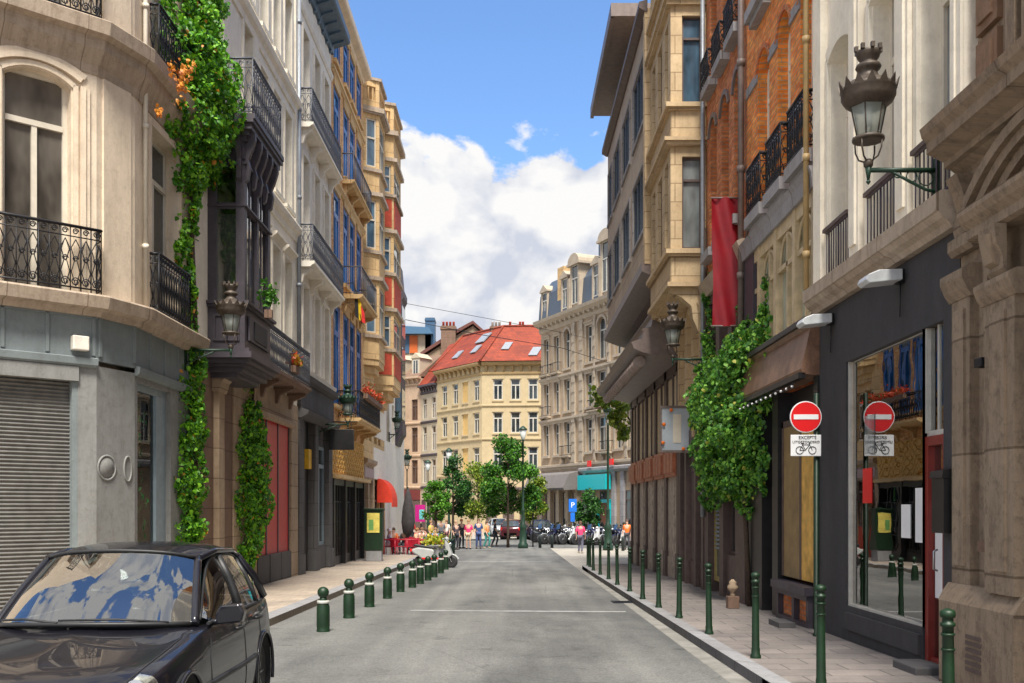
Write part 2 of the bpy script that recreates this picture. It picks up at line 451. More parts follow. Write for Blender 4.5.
# ------------------------------------------------------------------ world: daylight sky with clouds
SUN_EL, SUN_AZ = R(60), R(177)      # azimuth: compass direction the light comes from, clockwise from +Y (behind the camera, slightly left)
W = bpy.data.worlds.new('World'); scene.world = W; W.use_nodes = True
nt = W.node_tree
for n in list(nt.nodes): nt.nodes.remove(n)
out = nt.nodes.new('ShaderNodeOutputWorld'); bg = nt.nodes.new('ShaderNodeBackground')
sky = nt.nodes.new('ShaderNodeTexSky'); sky.sky_type = 'NISHITA'; sky.sun_disc = False
sky.sun_elevation = SUN_EL; sky.sun_rotation = SUN_AZ; sky.air_density = 1.0; sky.dust_density = 0.6; sky.ozone_density = 1.6
tc = nt.nodes.new('ShaderNodeTexCoord').outputs['Generated']
def vmath(op, a, b=None, c=None):
    n = nt.nodes.new('ShaderNodeMath'); n.operation = op
    for i, x in enumerate((a, b, c)):
        if x is None: continue
        if hasattr(x, 'is_linked'): nt.links.new(x, n.inputs[i])
        else: n.inputs[i].default_value = x
    return n.outputs[0]
sep = nt.nodes.new('ShaderNodeSeparateXYZ'); nt.links.new(tc, sep.inputs[0])
dx, dy, dz = sep.outputs
def puff(off, det=10):
    v = mapping(nt, tc, (1, 1, 1.35), (3.1, 1.7, .4 + off))
    w = nt.nodes.new('ShaderNodeTexNoise'); w.inputs['Scale'].default_value = 5; w.inputs['Detail'].default_value = 3; nt.links.new(v, w.inputs['Vector'])
    vv = mixc(nt, .06, v, w.outputs['Color'], 'ADD')
    acc = vmath('MULTIPLY', noise(nt, vv, 3.0, 9 if det > 6 else 5, .60), .80)
    for sc, k in (((7.5, .19), (17.0, .10)) if det > 6 else ((7.5, .19),)):
        vo = nt.nodes.new('ShaderNodeTexVoronoi'); vo.feature = 'F1'; vo.inputs['Scale'].default_value = sc; nt.links.new(vv, vo.inputs['Vector'])
        acc = vmath('ADD', acc, vmath('MULTIPLY', vmath('SUBTRACT', .75, vo.outputs['Distance']), k))
    return acc
body = puff(0.0)
# cumulus bank: coverage falls with height; cloud above the view added for fill light
cov = vmath('MAXIMUM', vmath('MINIMUM', vmath('MULTIPLY_ADD', dz, -1.75, 1.12), 0.63), vmath('MULTIPLY', vmath('MULTIPLY', vmath('MAXIMUM', vmath('SUBTRACT', vmath('MINIMUM', dz, .62), .5), 0), 8.3), .565))
dens = vmath('ADD', body, vmath('SUBTRACT', cov, 1.0))
cov2 = vmath('MULTIPLY', vmath('MAXIMUM', vmath('SUBTRACT', 0, dy), 0), .3)  # extra unseen cloud behind the camera, added to raise the fill light
dens = vmath('ADD', dens, cov2)
cm = ramp(nt, vmath('MULTIPLY_ADD', dens, 12.0, 0.5), [(0.36, (0, 0, 0)), (0.66, (1, 1, 1))])
nh = vmath('MULTIPLY_ADD', vmath('SUBTRACT', body, puff(.045, 6)), 7.0, .5)
shade = ramp(nt, nh, [(0.30, (1.6, 1.7, 1.95)), (0.80, (2.45, 2.43, 2.41))])
skyc = mixc(nt, 1.0, sky.outputs[0], (.43, .53, .64), 'MULTIPLY')
col = mixc(nt, cm, skyc, shade)
nt.links.new(col, bg.inputs[0]); bg.inputs[1].default_value = 0.15
nt.links.new(bg.outputs[0], out.inputs[0])

sl = bpy.data.lights.new('sun', 'SUN'); sl.energy = 3.0; sl.angle = R(17); sl.color = (1.0, .95, .86)
so = bpy.data.objects.new('sun', sl); COL.objects.link(so)
d = Vector((math.sin(SUN_AZ) * math.cos(SUN_EL), math.cos(SUN_AZ) * math.cos(SUN_EL), math.sin(SUN_EL)))
so.rotation_euler = d.to_track_quat('Z', 'Y').to_euler(); so.location = (0, -20, 60)

cam = bpy.data.cameras.new('camera'); co_ = bpy.data.objects.new('camera', cam); COL.objects.link(co_)
cam.lens = 36 * 1000 / 1024; cam.sensor_width = 36; cam.shift_y = (508 - 341.5) / 1024
co_.location = (0, 0, EYE); co_.rotation_euler = (R(90), 0, 0); cam.clip_end = 2000
scene.camera = co_
scene.view_settings.view_transform = 'Standard'; scene.view_settings.look = 'None'
scene.view_settings.exposure = 1.42; scene.view_settings.gamma = 1

# ------------------------------------------------------------------ ground
def slope_sheet(mb, x0, x1, ys, dz):
    for a, b in zip(ys[:-1], ys[1:]):
        mb.quad((x0, a, G(a) + dz), (x1, a, G(a) + dz), (x1, b, G(b) + dz), (x0, b, G(b) + dz))
def asphalt():
    m, nt, p, _ = _nt('worn_asphalt'); co = coords(nt)
    base = ramp(nt, noise(nt, co, .55, 7, .65), [(.3, (.118, .118, .113)), (.7, (.168, .167, .16))])
    patch_shade = ramp(nt, noise(nt, mapping(nt, co, (.9, .25, 1)), .5, 4, .6), [(.46, (1.05, 1.05, 1.04)), (.60, (.68, .68, .69))])  # worn patches, contrast raised to paint blotchy shadow bands into the road
    grit = ramp(nt, noise(nt, co, 60, 4, .8), [(.35, (.78, .78, .78)), (.65, (1.16, 1.16, 1.16))])
    c = mixc(nt, 1, mixc(nt, 1, base, patch_shade, 'MULTIPLY'), grit, 'MULTIPLY')
    v = nt.nodes.new('ShaderNodeTexVoronoi'); v.feature = 'DISTANCE_TO_EDGE'; v.inputs['Scale'].default_value = .33
    wob = mixc(nt, .12, co, nt.nodes.new('ShaderNodeTexNoise').outputs['Color'])
    nt.links.new(wob, v.inputs['Vector'])
    cr = ramp(nt, v.outputs['Distance'], [(.0, (.62, .62, .62)), (.006, (1, 1, 1))])
    c = mixc(nt, .7, c, cr, 'MULTIPLY')
    trk = ramp(nt, noise(nt, mapping(nt, co, (1.6, .03, 1)), 1.3, 3, .5), [(.35, (.84, .84, .85)), (.65, (1.1, 1.1, 1.09))])
    c = mixc(nt, 1, c, trk, 'MULTIPLY')
    vp = nt.nodes.new('ShaderNodeTexVoronoi'); vp.inputs['Scale'].default_value = 55; nt.links.new(co, vp.inputs['Vector'])
    c = mixc(nt, .55, c, ramp(nt, vp.outputs['Color'], [(.2, (.6, .6, .6)), (.8, (1.35, 1.35, 1.33))]), 'MULTIPLY')
    oil = ramp(nt, noise(nt, co, 2.6, 5, .7), [(.57, (1, 1, 1)), (.72, (.5, .49, .48))])
    c = mixc(nt, .8, c, oil, 'MULTIPLY')
    nt.links.new(c, p.inputs['Base Color']); p.inputs['Roughness'].default_value = .8
    bump(nt, p, noise(nt, co, 90, 4), .5, .008)
    return m
def paving(name, c1, c2, mort, w, h, rot=0):
    m, nt, p, _ = _nt(name); co = coords(nt)
    mp = nt.nodes.new('ShaderNodeMapping'); nt.links.new(co, mp.inputs[0]); mp.inputs['Rotation'].default_value = (0, 0, rot)
    b = nt.nodes.new('ShaderNodeTexBrick'); nt.links.new(mp.outputs[0], b.inputs['Vector']); b.inputs['Scale'].default_value = 1
    b.inputs['Brick Width'].default_value = w; b.inputs['Row Height'].default_value = h; b.inputs['Mortar Size'].default_value = .009
    b.inputs['Color1'].default_value = (*c1, 1); b.inputs['Color2'].default_value = (*c2, 1); b.inputs['Mortar'].default_value = (*mort, 1)
    v = ramp(nt, noise(nt, co, 1.1, 7, .7), [(.3, (.68, .68, .7)), (.7, (1.2, 1.17, 1.12))])
    g = ramp(nt, noise(nt, co, 22, 5, .8), [(.35, (.86, .86, .86)), (.65, (1.1, 1.1, 1.1))])
    c = mixc(nt, 1, mixc(nt, 1, b.outputs[0], v, 'MULTIPLY'), g, 'MULTIPLY')
    nt.links.new(c, p.inputs['Base Color']); p.inputs['Roughness'].default_value = .75
    bump(nt, p, b.outputs['Fac'], .4, .01)
    return m
M['asphalt'] = asphalt()
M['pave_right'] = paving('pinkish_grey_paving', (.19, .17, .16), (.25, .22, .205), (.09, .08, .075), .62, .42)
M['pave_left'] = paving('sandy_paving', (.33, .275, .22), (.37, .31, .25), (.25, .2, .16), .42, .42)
M['pave_square'] = paving('pale_square_paving', (.33, .31, .27), (.38, .355, .31), (.3, .27, .23), .5, .5)
M['kerb'] = plaster('blue_stone_kerb', (.27, .27, .28), dirt=.5, blocks=(1.0, 4.0), dirtc=(.13, .12, .11))
M['gutter'] = plain('concrete_gutter', (.21, .2, .18), .8, var=.3, scale=3, bumpy=.3)
M['paint'] = plain('worn_road_paint', (.25, .25, .245), .7, var=.3, scale=5)

g = MB()
ys = [-60, 0, 60, 500]
slope_sheet(g, -250, 250, ys, 0)
struct('ground', g, M['pave_square'], nobm=True)
g = MB(); slope_sheet(g, -9, 2.28, [-30, 0, 13.4], .004); slope_sheet(g, -3.86, 2.28, [13.4, 60], .004)
g.quad((-60, 60, G(60) + .004), (60, 60, G(60) + .004), (60, 78, G(60) + .004), (-60, 78, G(60) + .004))
struct('road', g, M['asphalt'], nobm=True)
g = MB(); slope_sheet(g, 2.27, 2.5, [-30, 0, 36], .006)
struct('gutter', g, M['gutter'], nobm=True)
g = MB()
for (y, x0, x1, w) in ((18.6, -1.9, 2.1, .22), (40.5, -2.6, 1.6, .35)):
    g.quad((x0, y, G(y) + .008), (x1, y - .25, G(y - .25) + .008), (x1, y + w - .25, G(y + w - .25) + .008), (x0, y + w, G(y + w) + .008))
struct('road_marking', g, M['paint'], nobm=True)

def kerbed(name, outline, dz=.12, kerb_edge=None, mat=None):
    """pavement as a raised slab following the fall of the street; outline = [(x,y)...]"""
    m = MB()
    n = len(outline)
    m._add([(x, y, G(y) + dz) for x, y in outline], [tuple(range(n))])
    for i in range(n):
        a, b = outline[i], outline[(i + 1) % n]
        m.quad((a[0], a[1], G(a[1]) - .1), (b[0], b[1], G(b[1]) - .1), (b[0], b[1], G(b[1]) + dz), (a[0], a[1], G(a[1]) + dz))
    return struct(name, m, mat)
def kerbline(name, pts, w, side):
    m = MB(); L = []
    for i, p in enumerate(pts):
        a = Vector(pts[max(i - 1, 0)]); b = Vector(pts[min(i + 1, len(pts) - 1)]); d = (b - a).normalized(); nrm = Vector((-d.y, d.x)) * side
        L.append((Vector(p), Vector(p) + nrm * w))
    for (a, b), (c, d) in zip(L[:-1], L[1:]):
        t = .126
        m._add([(a.x, a.y, G(a.y) - .1), (b.x, b.y, G(b.y) - .1), (d.x, d.y, G(d.y) - .1), (c.x, c.y, G(c.y) - .1),
                (a.x, a.y, G(a.y) + t), (b.x, b.y, G(b.y) + t), (d.x, d.y, G(d.y) + t), (c.x, c.y, G(c.y) + t)],
               [(0, 3, 2, 1), (4, 5, 6, 7), (0, 1, 5, 4), (1, 2, 6, 5), (2, 3, 7, 6), (3, 0, 4, 7)])
    o = struct(name, m, M['kerb']); return o
def arc(cx, cy, r, a0, a1, n=8): return [(cx + r * math.cos(R(a0 + (a1 - a0) * k / n)), cy + r * math.sin(R(a0 + (a1 - a0) * k / n))) for k in range(n + 1)]
rk = [(2.5, -30), (2.5, 10), (2.46, 20), (2.42, 32)] + arc(3.92, 34.5, 1.5, 180, 90, 6) + [(14, 36)]
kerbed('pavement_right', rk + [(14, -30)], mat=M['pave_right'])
kerbline('kerb_right', rk, .2, -1)
lk = [(-4.55, -30), (-4.55, 10.6), (-4.35, 12.4), (-3.98, 14.2), (-3.86, 16), (-3.86, 44)] + arc(-5.36, 44, 1.5, 0, 90, 6) + [(-9, 45.5)]
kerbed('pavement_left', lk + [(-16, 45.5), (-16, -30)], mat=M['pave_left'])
kerbline('kerb_left', lk, .28, 1)
# ================================================================== LEFT SIDE
# ---- corner building: faces that turn the corner, then the street face
def left_corner():
    r = thing('corner_building', 'cream corner house with blue-grey shopfront and closed roller shutter, left edge', 'building', (-6.5, 16, G(16) + .12))
    A0, A1, A2 = Vector((-7.46, 14.57)), Vector((-6.44, 15.5)), Vector((-6.15, 16.3))
    d = (A1 - A0).normalized(); L1 = (A1 - A0).length
    F1 = Frame((A0.x, A0.y, 0), (d.x, d.y, 0), (d.y, -d.x, 0))         # u runs from -4 (off frame) to L1
    e = (A2 - A1).normalized(); L2 = (A2 - A1).length
    F2 = Frame((A1.x, A1.y, 0), (e.x, e.y, 0), (e.y, -e.x, 0))
    B0 = Vector((-9.46, 12.74))   # start of that face off frame
    u0 = -2.72; top = 15.5
    # wall above the shop
    w = MB(F1)
    h1 = [(.04, 1.0, 4.95, 8.25), (.04, 1.0, 9.25, 12.4), (-2.3, -1.3, 4.95, 8.25), (-2.3, -1.3, 9.25, 12.4)]
    wall(w, u0, L1, 4.8, top, h1, .32)
    for a, b, c, dd in h1:
        archfill(w, a, b, dd, .16, 0, .3); 
    w.F = F2; wall(w, 0, L2, 4.8, top, [], .1)
    w.F = FL
    h3 = [(16.95, 18.35, 4.95, 8.2), (16.95, 18.35, 9.2, 12.4)]
    wall(w, 16.3, 19.28, 4.8, top, h3, .32)
    w.F = WORLD
    # solid body behind
    w.prism([(-9.2, 13.4), (-6.75, 15.6), (-6.48, 16.35), (-6.48, 19.28), (-14, 19.28), (-14, 13.4)], 'w', -.1, top)
    w.build('wall', M['cream'], r)
    # casings and pilaster mouldings
    s = MB(F1)
    for a, b, c, dd in h1:
        for k, (wd, o) in enumerate(((.10, .03), (.2, .07), (.27, .04))):
            s.box(a - wd, a - wd + .075, -.002, o, c, dd - .1); s.box(b + wd - .075, b + wd, -.002, o, c, dd - .1)
            archband(s, a - wd + .08, b + wd - .08, dd + wd - .08, .17, 0, .08, o)
    s.F = F2; s.box(.12, L2 - .12, 0, .035, 5.0, 8.4); s.box(.12, L2 - .12, 0, .035, 9.25, 14)
    s.F = FL
    for a, b, c, dd in h3: surround(s, a, b, c, dd, .13, .05, sill=False)
    s.build('window_surround', M['cream'], r)
    # ledges: first-floor and second-floor string courses, following the three faces
    for z, name in ((4.95, 'lower'), (9.15, 'upper')):
        m = MB()
        prof = [(.02, -.75), (.05, -.62), (.14, -.5), (.2, -.42), (.22, -.26), (.34, -.22), (.36, -.02), (.34, 0)] if name == 'upper' else [(.1, -.3), (.14, -.22), (.3, -.2), (.34, -.03), (.32, 0)]
        path = [Vector((B0.x, B0.y)), A0, A1, A2, Vector((XL, 19.28))]
        N = []
        for i, p in enumerate(path):
            ns = []
            for q, t in ((i - 1, i), (i, i + 1)):
                if 0 <= q and t < len(path):
                    dd = (path[t] - path[q]).normalized(); ns.append(Vector((dd.y, -dd.x)))
            n = sum(ns, Vector((0, 0))); n = n.normalized(); n = n / max(.5, n.dot(ns[0])); N.append(n)
        rows = [[(p.x + n.x * a, p.y + n.y * a, z + b) for a, b in [(-.15, prof[0][1])] + prof + [(-.15, 0)]] for p, n in zip(path, N)]
        k = len(rows[0])
        m._add([q for row in rows for q in row], [(i * k + j, i * k + j + 1, (i + 1) * k + j + 1, (i + 1) * k + j) for i in range(len(rows) - 1) for j in range(k - 1)] + [tuple(range(k)), tuple(range((len(rows) - 1) * k, len(rows) * k))])
        m.build('ledge', M['cream_stone'] if name == 'lower' else M['cream_stone'], r)
    # windows
    for a, b, c, dd in h1: window(r, F1, a, b, c, dd, M['ivory'], M['glassdusk'], -.2, .07, .77, 1)
    for a, b, c, dd in h3: window(r, FL, a, b, c, dd, M['ivory'], M['glass'], -.22, .07, .77, 1)
    # railings
    for c in (4.97, 9.17):
        railing(r, F1, -.75, 1.38, .0, .2, c, c + .98, M['iron'], 'curl', .15)
        railing(r, F1, -2.9, -1.1, .0, .2, c, c + .98, M['iron'], 'curl', .15)
        railing(r, FL, 16.85, 18.5, .0, .2, c, c + 1.02, M['iron'], 'curl', .13)
    # shopfront: fascia panels, piers with roundels
    s = MB(F1); g0 = G(15) + .1
    s.box(u0, L1, -.1, .02, 3.98, 4.7)
    s.mould(u0, L1, [(.03, 3.86), (.08, 3.9), (.09, 4.0), (.03, 4.02)], 0)
    for a, b in ((-2.6, -1.85), (-1.75, -.85), (-.75, .12), (.2, .92)): pass
    for k, x in enumerate((-2.55, -1.7, -.85, 0, .62, 1.3)):
        s.box(x, x + .05, .02, .045, 4.05, 4.66)
    s.box(u0, L1, .02, .045, 4.62, 4.68)
    s.F = F2; s.box(0, L2, -.1, .02, 3.98, 4.7); s.box(.02, .07, .02, .05, 4.05, 4.66); s.box(L2 - .07, L2 - .02, .02, .05, 4.05, 4.66)
    s.F = FL; s.box(16.3, 19.0, -.1, .02, 3.98, 4.7); s.mould(16.3, 19.0, [(.03, 3.86), (.08, 3.9), (.09, 4.0), (.03, 4.02)], 0)
    for x in (16.9, 17.6, 18.3, 18.85): s.box(x, x + .05, .02, .045, 4.05, 4.66)
    s.build('shop_fascia', M['greypaint'], r)
    s = MB(F1)
    s.box(1.1, L1, -.3, .0, g0, 3.86)                 # pier beside the shutter
    s.box(u0, 1.1, -.3, .05, 3.64, 3.86)
    s.F = F2; s.box(0, L2, -.2, 0, g0, 3.9)
    s.F = FL; s.box(16.3, 16.42, -.3, 0, g0, 3.9); s.box(18.02, 19.28, -.3, 0, g0, 3.9)
    s.box(16.42, 18.02, -.3, 0, 3.78, 3.9); s.box(16.42, 18.02, -.3, 0, g0, .45)
    s.build('pier', M['greypaint2'], r)
    s = MB(F1)
    for c, F, rad in ((.22, F2, .19),):
        s.F = F; s.ring((c, .0, 2.33), rad, .02, 'uw', 24, 6); 
        cc = F(c, .0, 2.33); s.lathe((c, 0, 2.33), [(rad - .03, -.01), (rad - .035, .012), (.01, .014)], 24, axis=F.v)
    s.build('roundel', M['greypaint2'], r)
    s = MB(F2); s.tube([(.68 + .085 * math.cos(PI * k / 12), .01, 2.33 + .2 * math.sin(PI * k / 12)) for k in range(25)], .016, 6, cap=False); s.build('roundel', M['greypaint2'], r)
    # roller shutter
    s = MB(F1)
    z = g0
    while z < 3.62:
        s.prism([(-.14, z), (-.115, z + .03), (-.14, z + .058)], 'u', -1.62, 1.02); z += .06
    s.box(-1.62, 1.02, -.2, -.14, g0, 3.64)
    sh = s.build('roller_shutter', M['shutter'], r)
    for x in (1.02, -1.7): s = MB(F1); s.box(x, x + .08, -.2, -.01, g0, 3.64); s.build('shutter_rail', M['greypaint'], r)
    s = MB(F1); s.box(u0, -1.7, -.3, 0, g0, 3.86); s.build('pier', M['greypaint2'], r)
    # display window on the street face
    fr = window(r, FL, 16.42, 18.02, .45, 3.78, M['bluegrey'], clearglass('thin_clear_glass', (.8, .9, .85), .0), -.12, .12, None, 0, name='display_window')
    s = MB(FL); s.box(17.5, 17.9, -.14, -.08, .57, 3.66); s.build('door_leaf', M['bluegrey'], fr)
    # small alarm box
    s = MB(F1); s.box(.98, 1.22, .02, .16, 4.1, 4.32); o = s.build('alarm_box', plain('cream_plastic', (.7, .66, .58), .4), r, bevel=.015)
    # drainpipe
    s = MB(FL); s.tube([(16.62, .06, 4.95), (16.62, .06, 15.2)], .04, 8)
    for z in (6, 8, 10, 12, 14): s.tube([(16.62, .06, z), (16.62, .06, z + .08)], .055, 8)
    s.build('drainpipe', M['ivory'], r)
    return r
left_corner()

# ---- pale house with the grey oriel
def oriel_house():
    r = thing('oriel_house', 'off-white house with mauve-grey timber oriel and red shop panels', 'building', (XL, 24, G(24) + .12))
    a, b = 19.28, 28.6; g0 = G(24) - .1
    f1 = [(24.0, 24.8, 5.1, 8.5), (25.6, 26.45, 5.1, 8.5), (26.95, 27.8, 5.1, 8.5)]
    f2 = [(22.85, 23.65, 9.9, 12.9), (24.35, 25.1, 9.9, 12.5), (25.7, 26.45, 9.9, 12.5), (27.0, 27.8, 9.9, 12.5)]
    f3 = [(x[0], x[1], 13.5, 15.7) for x in f2]
    f2b = [(20.4, 21.2, 9.9, 12.9)]; f3b = [(20.4, 21.2, 13.5, 15.7)]
    hs = f1 + f2 + f3 + f2b + f3b
    w = MB(FL); wall(w, a, b, 4.6, 17.5, hs, .3); volume(w, a, b, g0, 17.6, 9, -.3)
    w.build('wall', M['white'], r)
    s = MB(FL)
    for h in hs: surround(s, *h, wd=.1, out=.04, sill=h[2] > 9, head=h in f1)
    for z in (9.6, 13.2):
        s.mould(22.7 if z < 10 else a, b - .1, [(.04, z - .35), (.06, z - .2), (.14, z - .12), (.18, z), (.16, z + .06)], 0)
    for u in (23.95, 28.4): s.box(u - .18, u + .18, .0, .05, 9.75, 17.2)
    s.build('cornice', M['white'], r)
    for h in hs: window(r, FL, *h, M['ivory'], M['glasspale'], -.2, .06, .75, 1)
    # oriel (mauve-grey timber): u 20.2..22.3, projects .75
    q = MB(FL); P = .75; o0, o1 = 20.2, 22.35
    # base mouldings, stepping down to a flat soffit
    def tier(e, z0, z1, ex=0): q.prism([(o0 - e, 0), (o0 - e, P + e), (o1 + e, P + e), (o1 + e, 0)], 'w', z0, z1)
    for e, z0, z1 in ((-.2, 4.36, 4.46), (-.06, 4.46, 4.56), (.03, 4.56, 4.62), (.10, 4.62, 4.72), (.18, 4.72, 4.84), (.12, 4.84, 4.92), (.0, 4.92, 5.76), (.06, 5.76, 5.82), (.11, 5.82, 5.88)): tier(e, z0, z1)
    q.box(o0 - .03, o0, .12, P - .1, 5.08, 5.12); q.box(o0 - .03, o0, .12, P - .1, 5.58, 5.62); q.box(o0 - .03, o0, .12, .16, 5.12, 5.58); q.box(o0 - .03, o0, P - .14, P - .1, 5.12, 5.58)
    # corner posts and mullions
    def post(u, v, t=.09): q.box(u - t, u + t, v - t, v + t, 5.86, 8.75)
    post(o0 + .09, P - .09); post(o1 - .09, P - .09); post(o0 + .09, .09); post(o1 - .09, .09); post((o0 + o1) / 2, P - .07, .07)
    for z in (7.75, 8.6): 
        q.box(o0 + .02, o1 - .02, .0, P - .02, z, z + .13); q.box(o0 - .02, o1 + .02, 0, P + .04, z + .05, z + .09)
    # lesser glazing bars
    for u in (o0 + .6, o1 - .6): q.box(u - .03, u + .03, P - .1, P - .05, 5.86, 8.7)
    q.box(o0, o1, 0, P, 8.72, 8.95)
    # entablature with consoles
    for e, z0, z1 in ((.0, 8.95, 9.1), (.06, 9.1, 9.2), (.12, 9.2, 9.3), (.18, 9.3, 9.42), (.23, 9.42, 9.5)): tier(e, z0, z1)
    for u in (o0 + .1, (o0 + o1) / 2, o1 - .1, o0 + .62, o1 - .62):
        q.prism([(P, 8.3), (P + .06, 8.35), (P + .1, 8.6), (P + .06, 8.75), (P + .14, 8.95), (P + .2, 9.15), (P + .2, 9.3), (P, 9.3)], 'u', u - .06, u + .06)
    for v in (.12, P - .1):
        q.prism([(o0, 8.3), (o0 - .06, 8.35), (o0 - .1, 8.6), (o0 - .06, 8.75), (o0 - .14, 8.95), (o0 - .2, 9.15), (o0 - .2, 9.3), (o0, 9.3)], 'v', v - .05, v + .05)
    # side panels of the base
    for z0, z1 in ((5.12, 5.62),): q.box(o0 + .2, o1 - .2, P + .02, P + .05, z0, z1)
    oo = q.build('oriel', M['mauve'], r)
    q = MB(FL)
    q.box(o0 + .03, o0 + .05, .18, P - .18, 5.88, 8.6); 
    q.box(o0 + .18, o1 - .18, P - .08, P - .065, 5.88, 8.6); q.box(o1 - .05, o1 - .03, .18, P - .18, 5.88, 8.6)
    q.build('pane', M['clear'], oo)
    q = MB(FL); q.box(o0 + .22, o0 + .24, .16, P - .16, 5.88, 7.7); q.box(o0 + .3, o1 - .2, P - .24, P - .22, 5.88, 7.7); q.build('inner_blind', plain('taupe_curtain', (.32, .26, .24), .9), oo)
    q = MB(FL); q.box(o0 + .55, o1 - .55, P + .05, P + .07, 5.18, 5.56); q.build('base_grille', M['black'], oo)
    # roof slab of the oriel = balcony
    q = MB(FL); q.box(o0 - .2, o1 + .2, 0, P + .26, 9.5, 9.6); bb = q.build('balcony', M['mauve'], r)
    railing(bb, FL, o0 - .15, o1 + .15, .0, P + .2, 9.6, 10.72, M['irongrey'], 'curl', .16)
    # long first-floor balcony
    balcony(r, FL, 22.6, 27.6, .62, 5.0, .95, M['brownstone'], M['irongrey'], .16, 'curl', .15)
    # ground floor: rusticated piers, red shutters, stone fascia
    s = MB(FL); s.box(19.3, 22.0, -.3, -.0, g0, 4.6); s.build('pier', M['brownstone'], r)
    s = MB(FL)
    s.box(20.6, 20.98, -.0, .12, g0, 4.2); s.mould(20.5, 21.08, [(.14, 4.1), (.2, 4.3), (.3, 4.42)], 0)
    s.box(22.0, 24.0, -.3, .03, g0, 4.6); s.box(27.75, 28.6, -.3, .03, g0, 4.6)
    s.box(24.0, 27.75, -.3, .04, 3.95, 4.75); s.mould(24, 27.75, [(.06, 3.9), (.12, 3.95), (.12, 4.05), (.05, 4.1)], .04)
    s.build('pilaster', M['tanstone'], r)
    s = MB(FL); 
    for k in range(3): s.box(24.0 + k * 1.25, 25.25 + k * 1.25 - .14, -.3, .06, g0, .52); 
    s.box(24, 27.75, -.3, -.02, g0, .5); s.build('plinth', M['darkstone'], r)
    for k in range(3):
        s = MB(FL); x0 = 24.06 + k * 1.25
        s.box(x0, x0 + 1.1, -.12, -.05, .52, 3.95)
        s.build('red_panel', M['red'], r)
        s = MB(FL); s.box(x0 + 1.1, x0 + 1.19, -.15, -.03, .5, 3.95); s.build('mullion', M['mauve'], r)
    # drainpipe at the party wall
    s = MB(FL); s.tube([(28.5, .08, 4.8), (28.5, .08, 16.8)], .06, 8)
    for z in (5.5, 8, 10.5, 13, 15.5): s.tube([(28.5, .08, z), (28.5, .08, z + .1)], .08, 8)
    s.build('drainpipe', M['zinc'], r)
    return r
oriel_house()

def grey_white_house():
    r = thing('terraced_house', 'pale grey house with slate-blue bracketed eaves, two long iron balconies and dark shopfront', 'building', (XL, 31, G(31) + .12))
    a, b = 28.6, 34.0; g0 = G(31) - .1
    U = [(29.3, 30.15), (31.0, 31.85), (32.6, 33.4)]
    hs = [(u0, u1, z0, z1) for z0, z1 in ((5.9, 8.3), (8.9, 12.1), (12.85, 15.8)) for u0, u1 in U]
    w = MB(FL); wall(w, a, b, 4.7, 17.2, hs, .3); volume(w, a, b, g0, 17.3, 9, -.3); w.build('wall', M['white2'], r)
    s = MB(FL)
    for h in hs: surround(s, *h, wd=.1, out=.05, sill=False)
    s.mould(a, b, [(.03, 16.2), (.08, 16.3), (.08, 16.4), (.03, 16.45)], 0)
    s.mould(a, b, [(.1, 5.5), (.16, 5.6), (.2, 5.75), (.1, 5.8)], 0)
    s.build('cornice', M['white2'], r)
    for h in hs: window(r, FL, *h, M['ivory'], M['glasspale'], -.2, .06, .76, 1)
    e = MB(FL); e.mould(a, b, [(.1, 17.1), (.12, 17.3), (.6, 17.45), (.65, 17.5), (.65, 17.72)], 0)
    for k in range(8):
        u = a + .35 + k * .67
        e.prism([(0, 17.0), (.08, 17.05), (.14, 17.25), (.5, 17.36), (.5, 17.46), (0, 17.4)], 'u', u - .07, u + .07)
    e.build('eaves', M['eaveblue'], r)
    rf = MB(FL); rf.prism([(.55, 17.72), (-4, 20.2), (-9, 17.75)], 'u', a, b); rf.build('roof', M['slate'], r)
    balcony(r, FL, a + .25, b - .2, .42, 12.85, .98, M['white2'], M['irongrey'], .14, 'curl', .17)
    balcony(r, FL, a + .1, b - .1, .48, 8.8, 1.05, M['white2'], M['irongrey'], .16, 'curl', .17)
    s = MB(FL)
    s.box(a + .05, b - .05, -.3, .1, 4.35, 5.5); s.mould(a + .02, b - .02, [(.12, 4.3), (.3, 4.4), (.34, 4.5), (.12, 4.58)], 0)
    s.mould(a + .02, b - .02, [(.1, 5.35), (.26, 5.42), (.3, 5.55), (.1, 5.6)], 0)
    for u0, u1 in ((a + .05, a + .7), (31.0, 31.5), (33.3, b - .05)): s.box(u0, u1, -.3, .06, g0, 4.35); s.box(u0 - .05, u1 + .05, -.3, .1, g0, .35)
    s.build('shopfront', M['darkstone'], r)
    s = MB(FL); s.box(31.5, 33.3, -.3, -.05, g0, .5); s.box(31.5, 33.3, -.3, -.12, 3.7, 4.35); s.build('stall_riser', M['darkstone'], r)
    window(r, FL, 31.5, 33.3, .5, 3.7, M['bluegrey'], M['glass'], -.14, .1, .8, 1, name='shop_window')
    d = MB(FL); d.box(29.3, 31.0, -.3, -.18, g0, 4.35); d = d.build('door', M['blackpaint'], r)
    s = MB(FL); s.box(30.5, 30.95, -.18, -.05, 2.9, 3.5); s.build('notice', plain('amber_notice', (.75, .42, .02), .5), r)
    return r
grey_white_house()

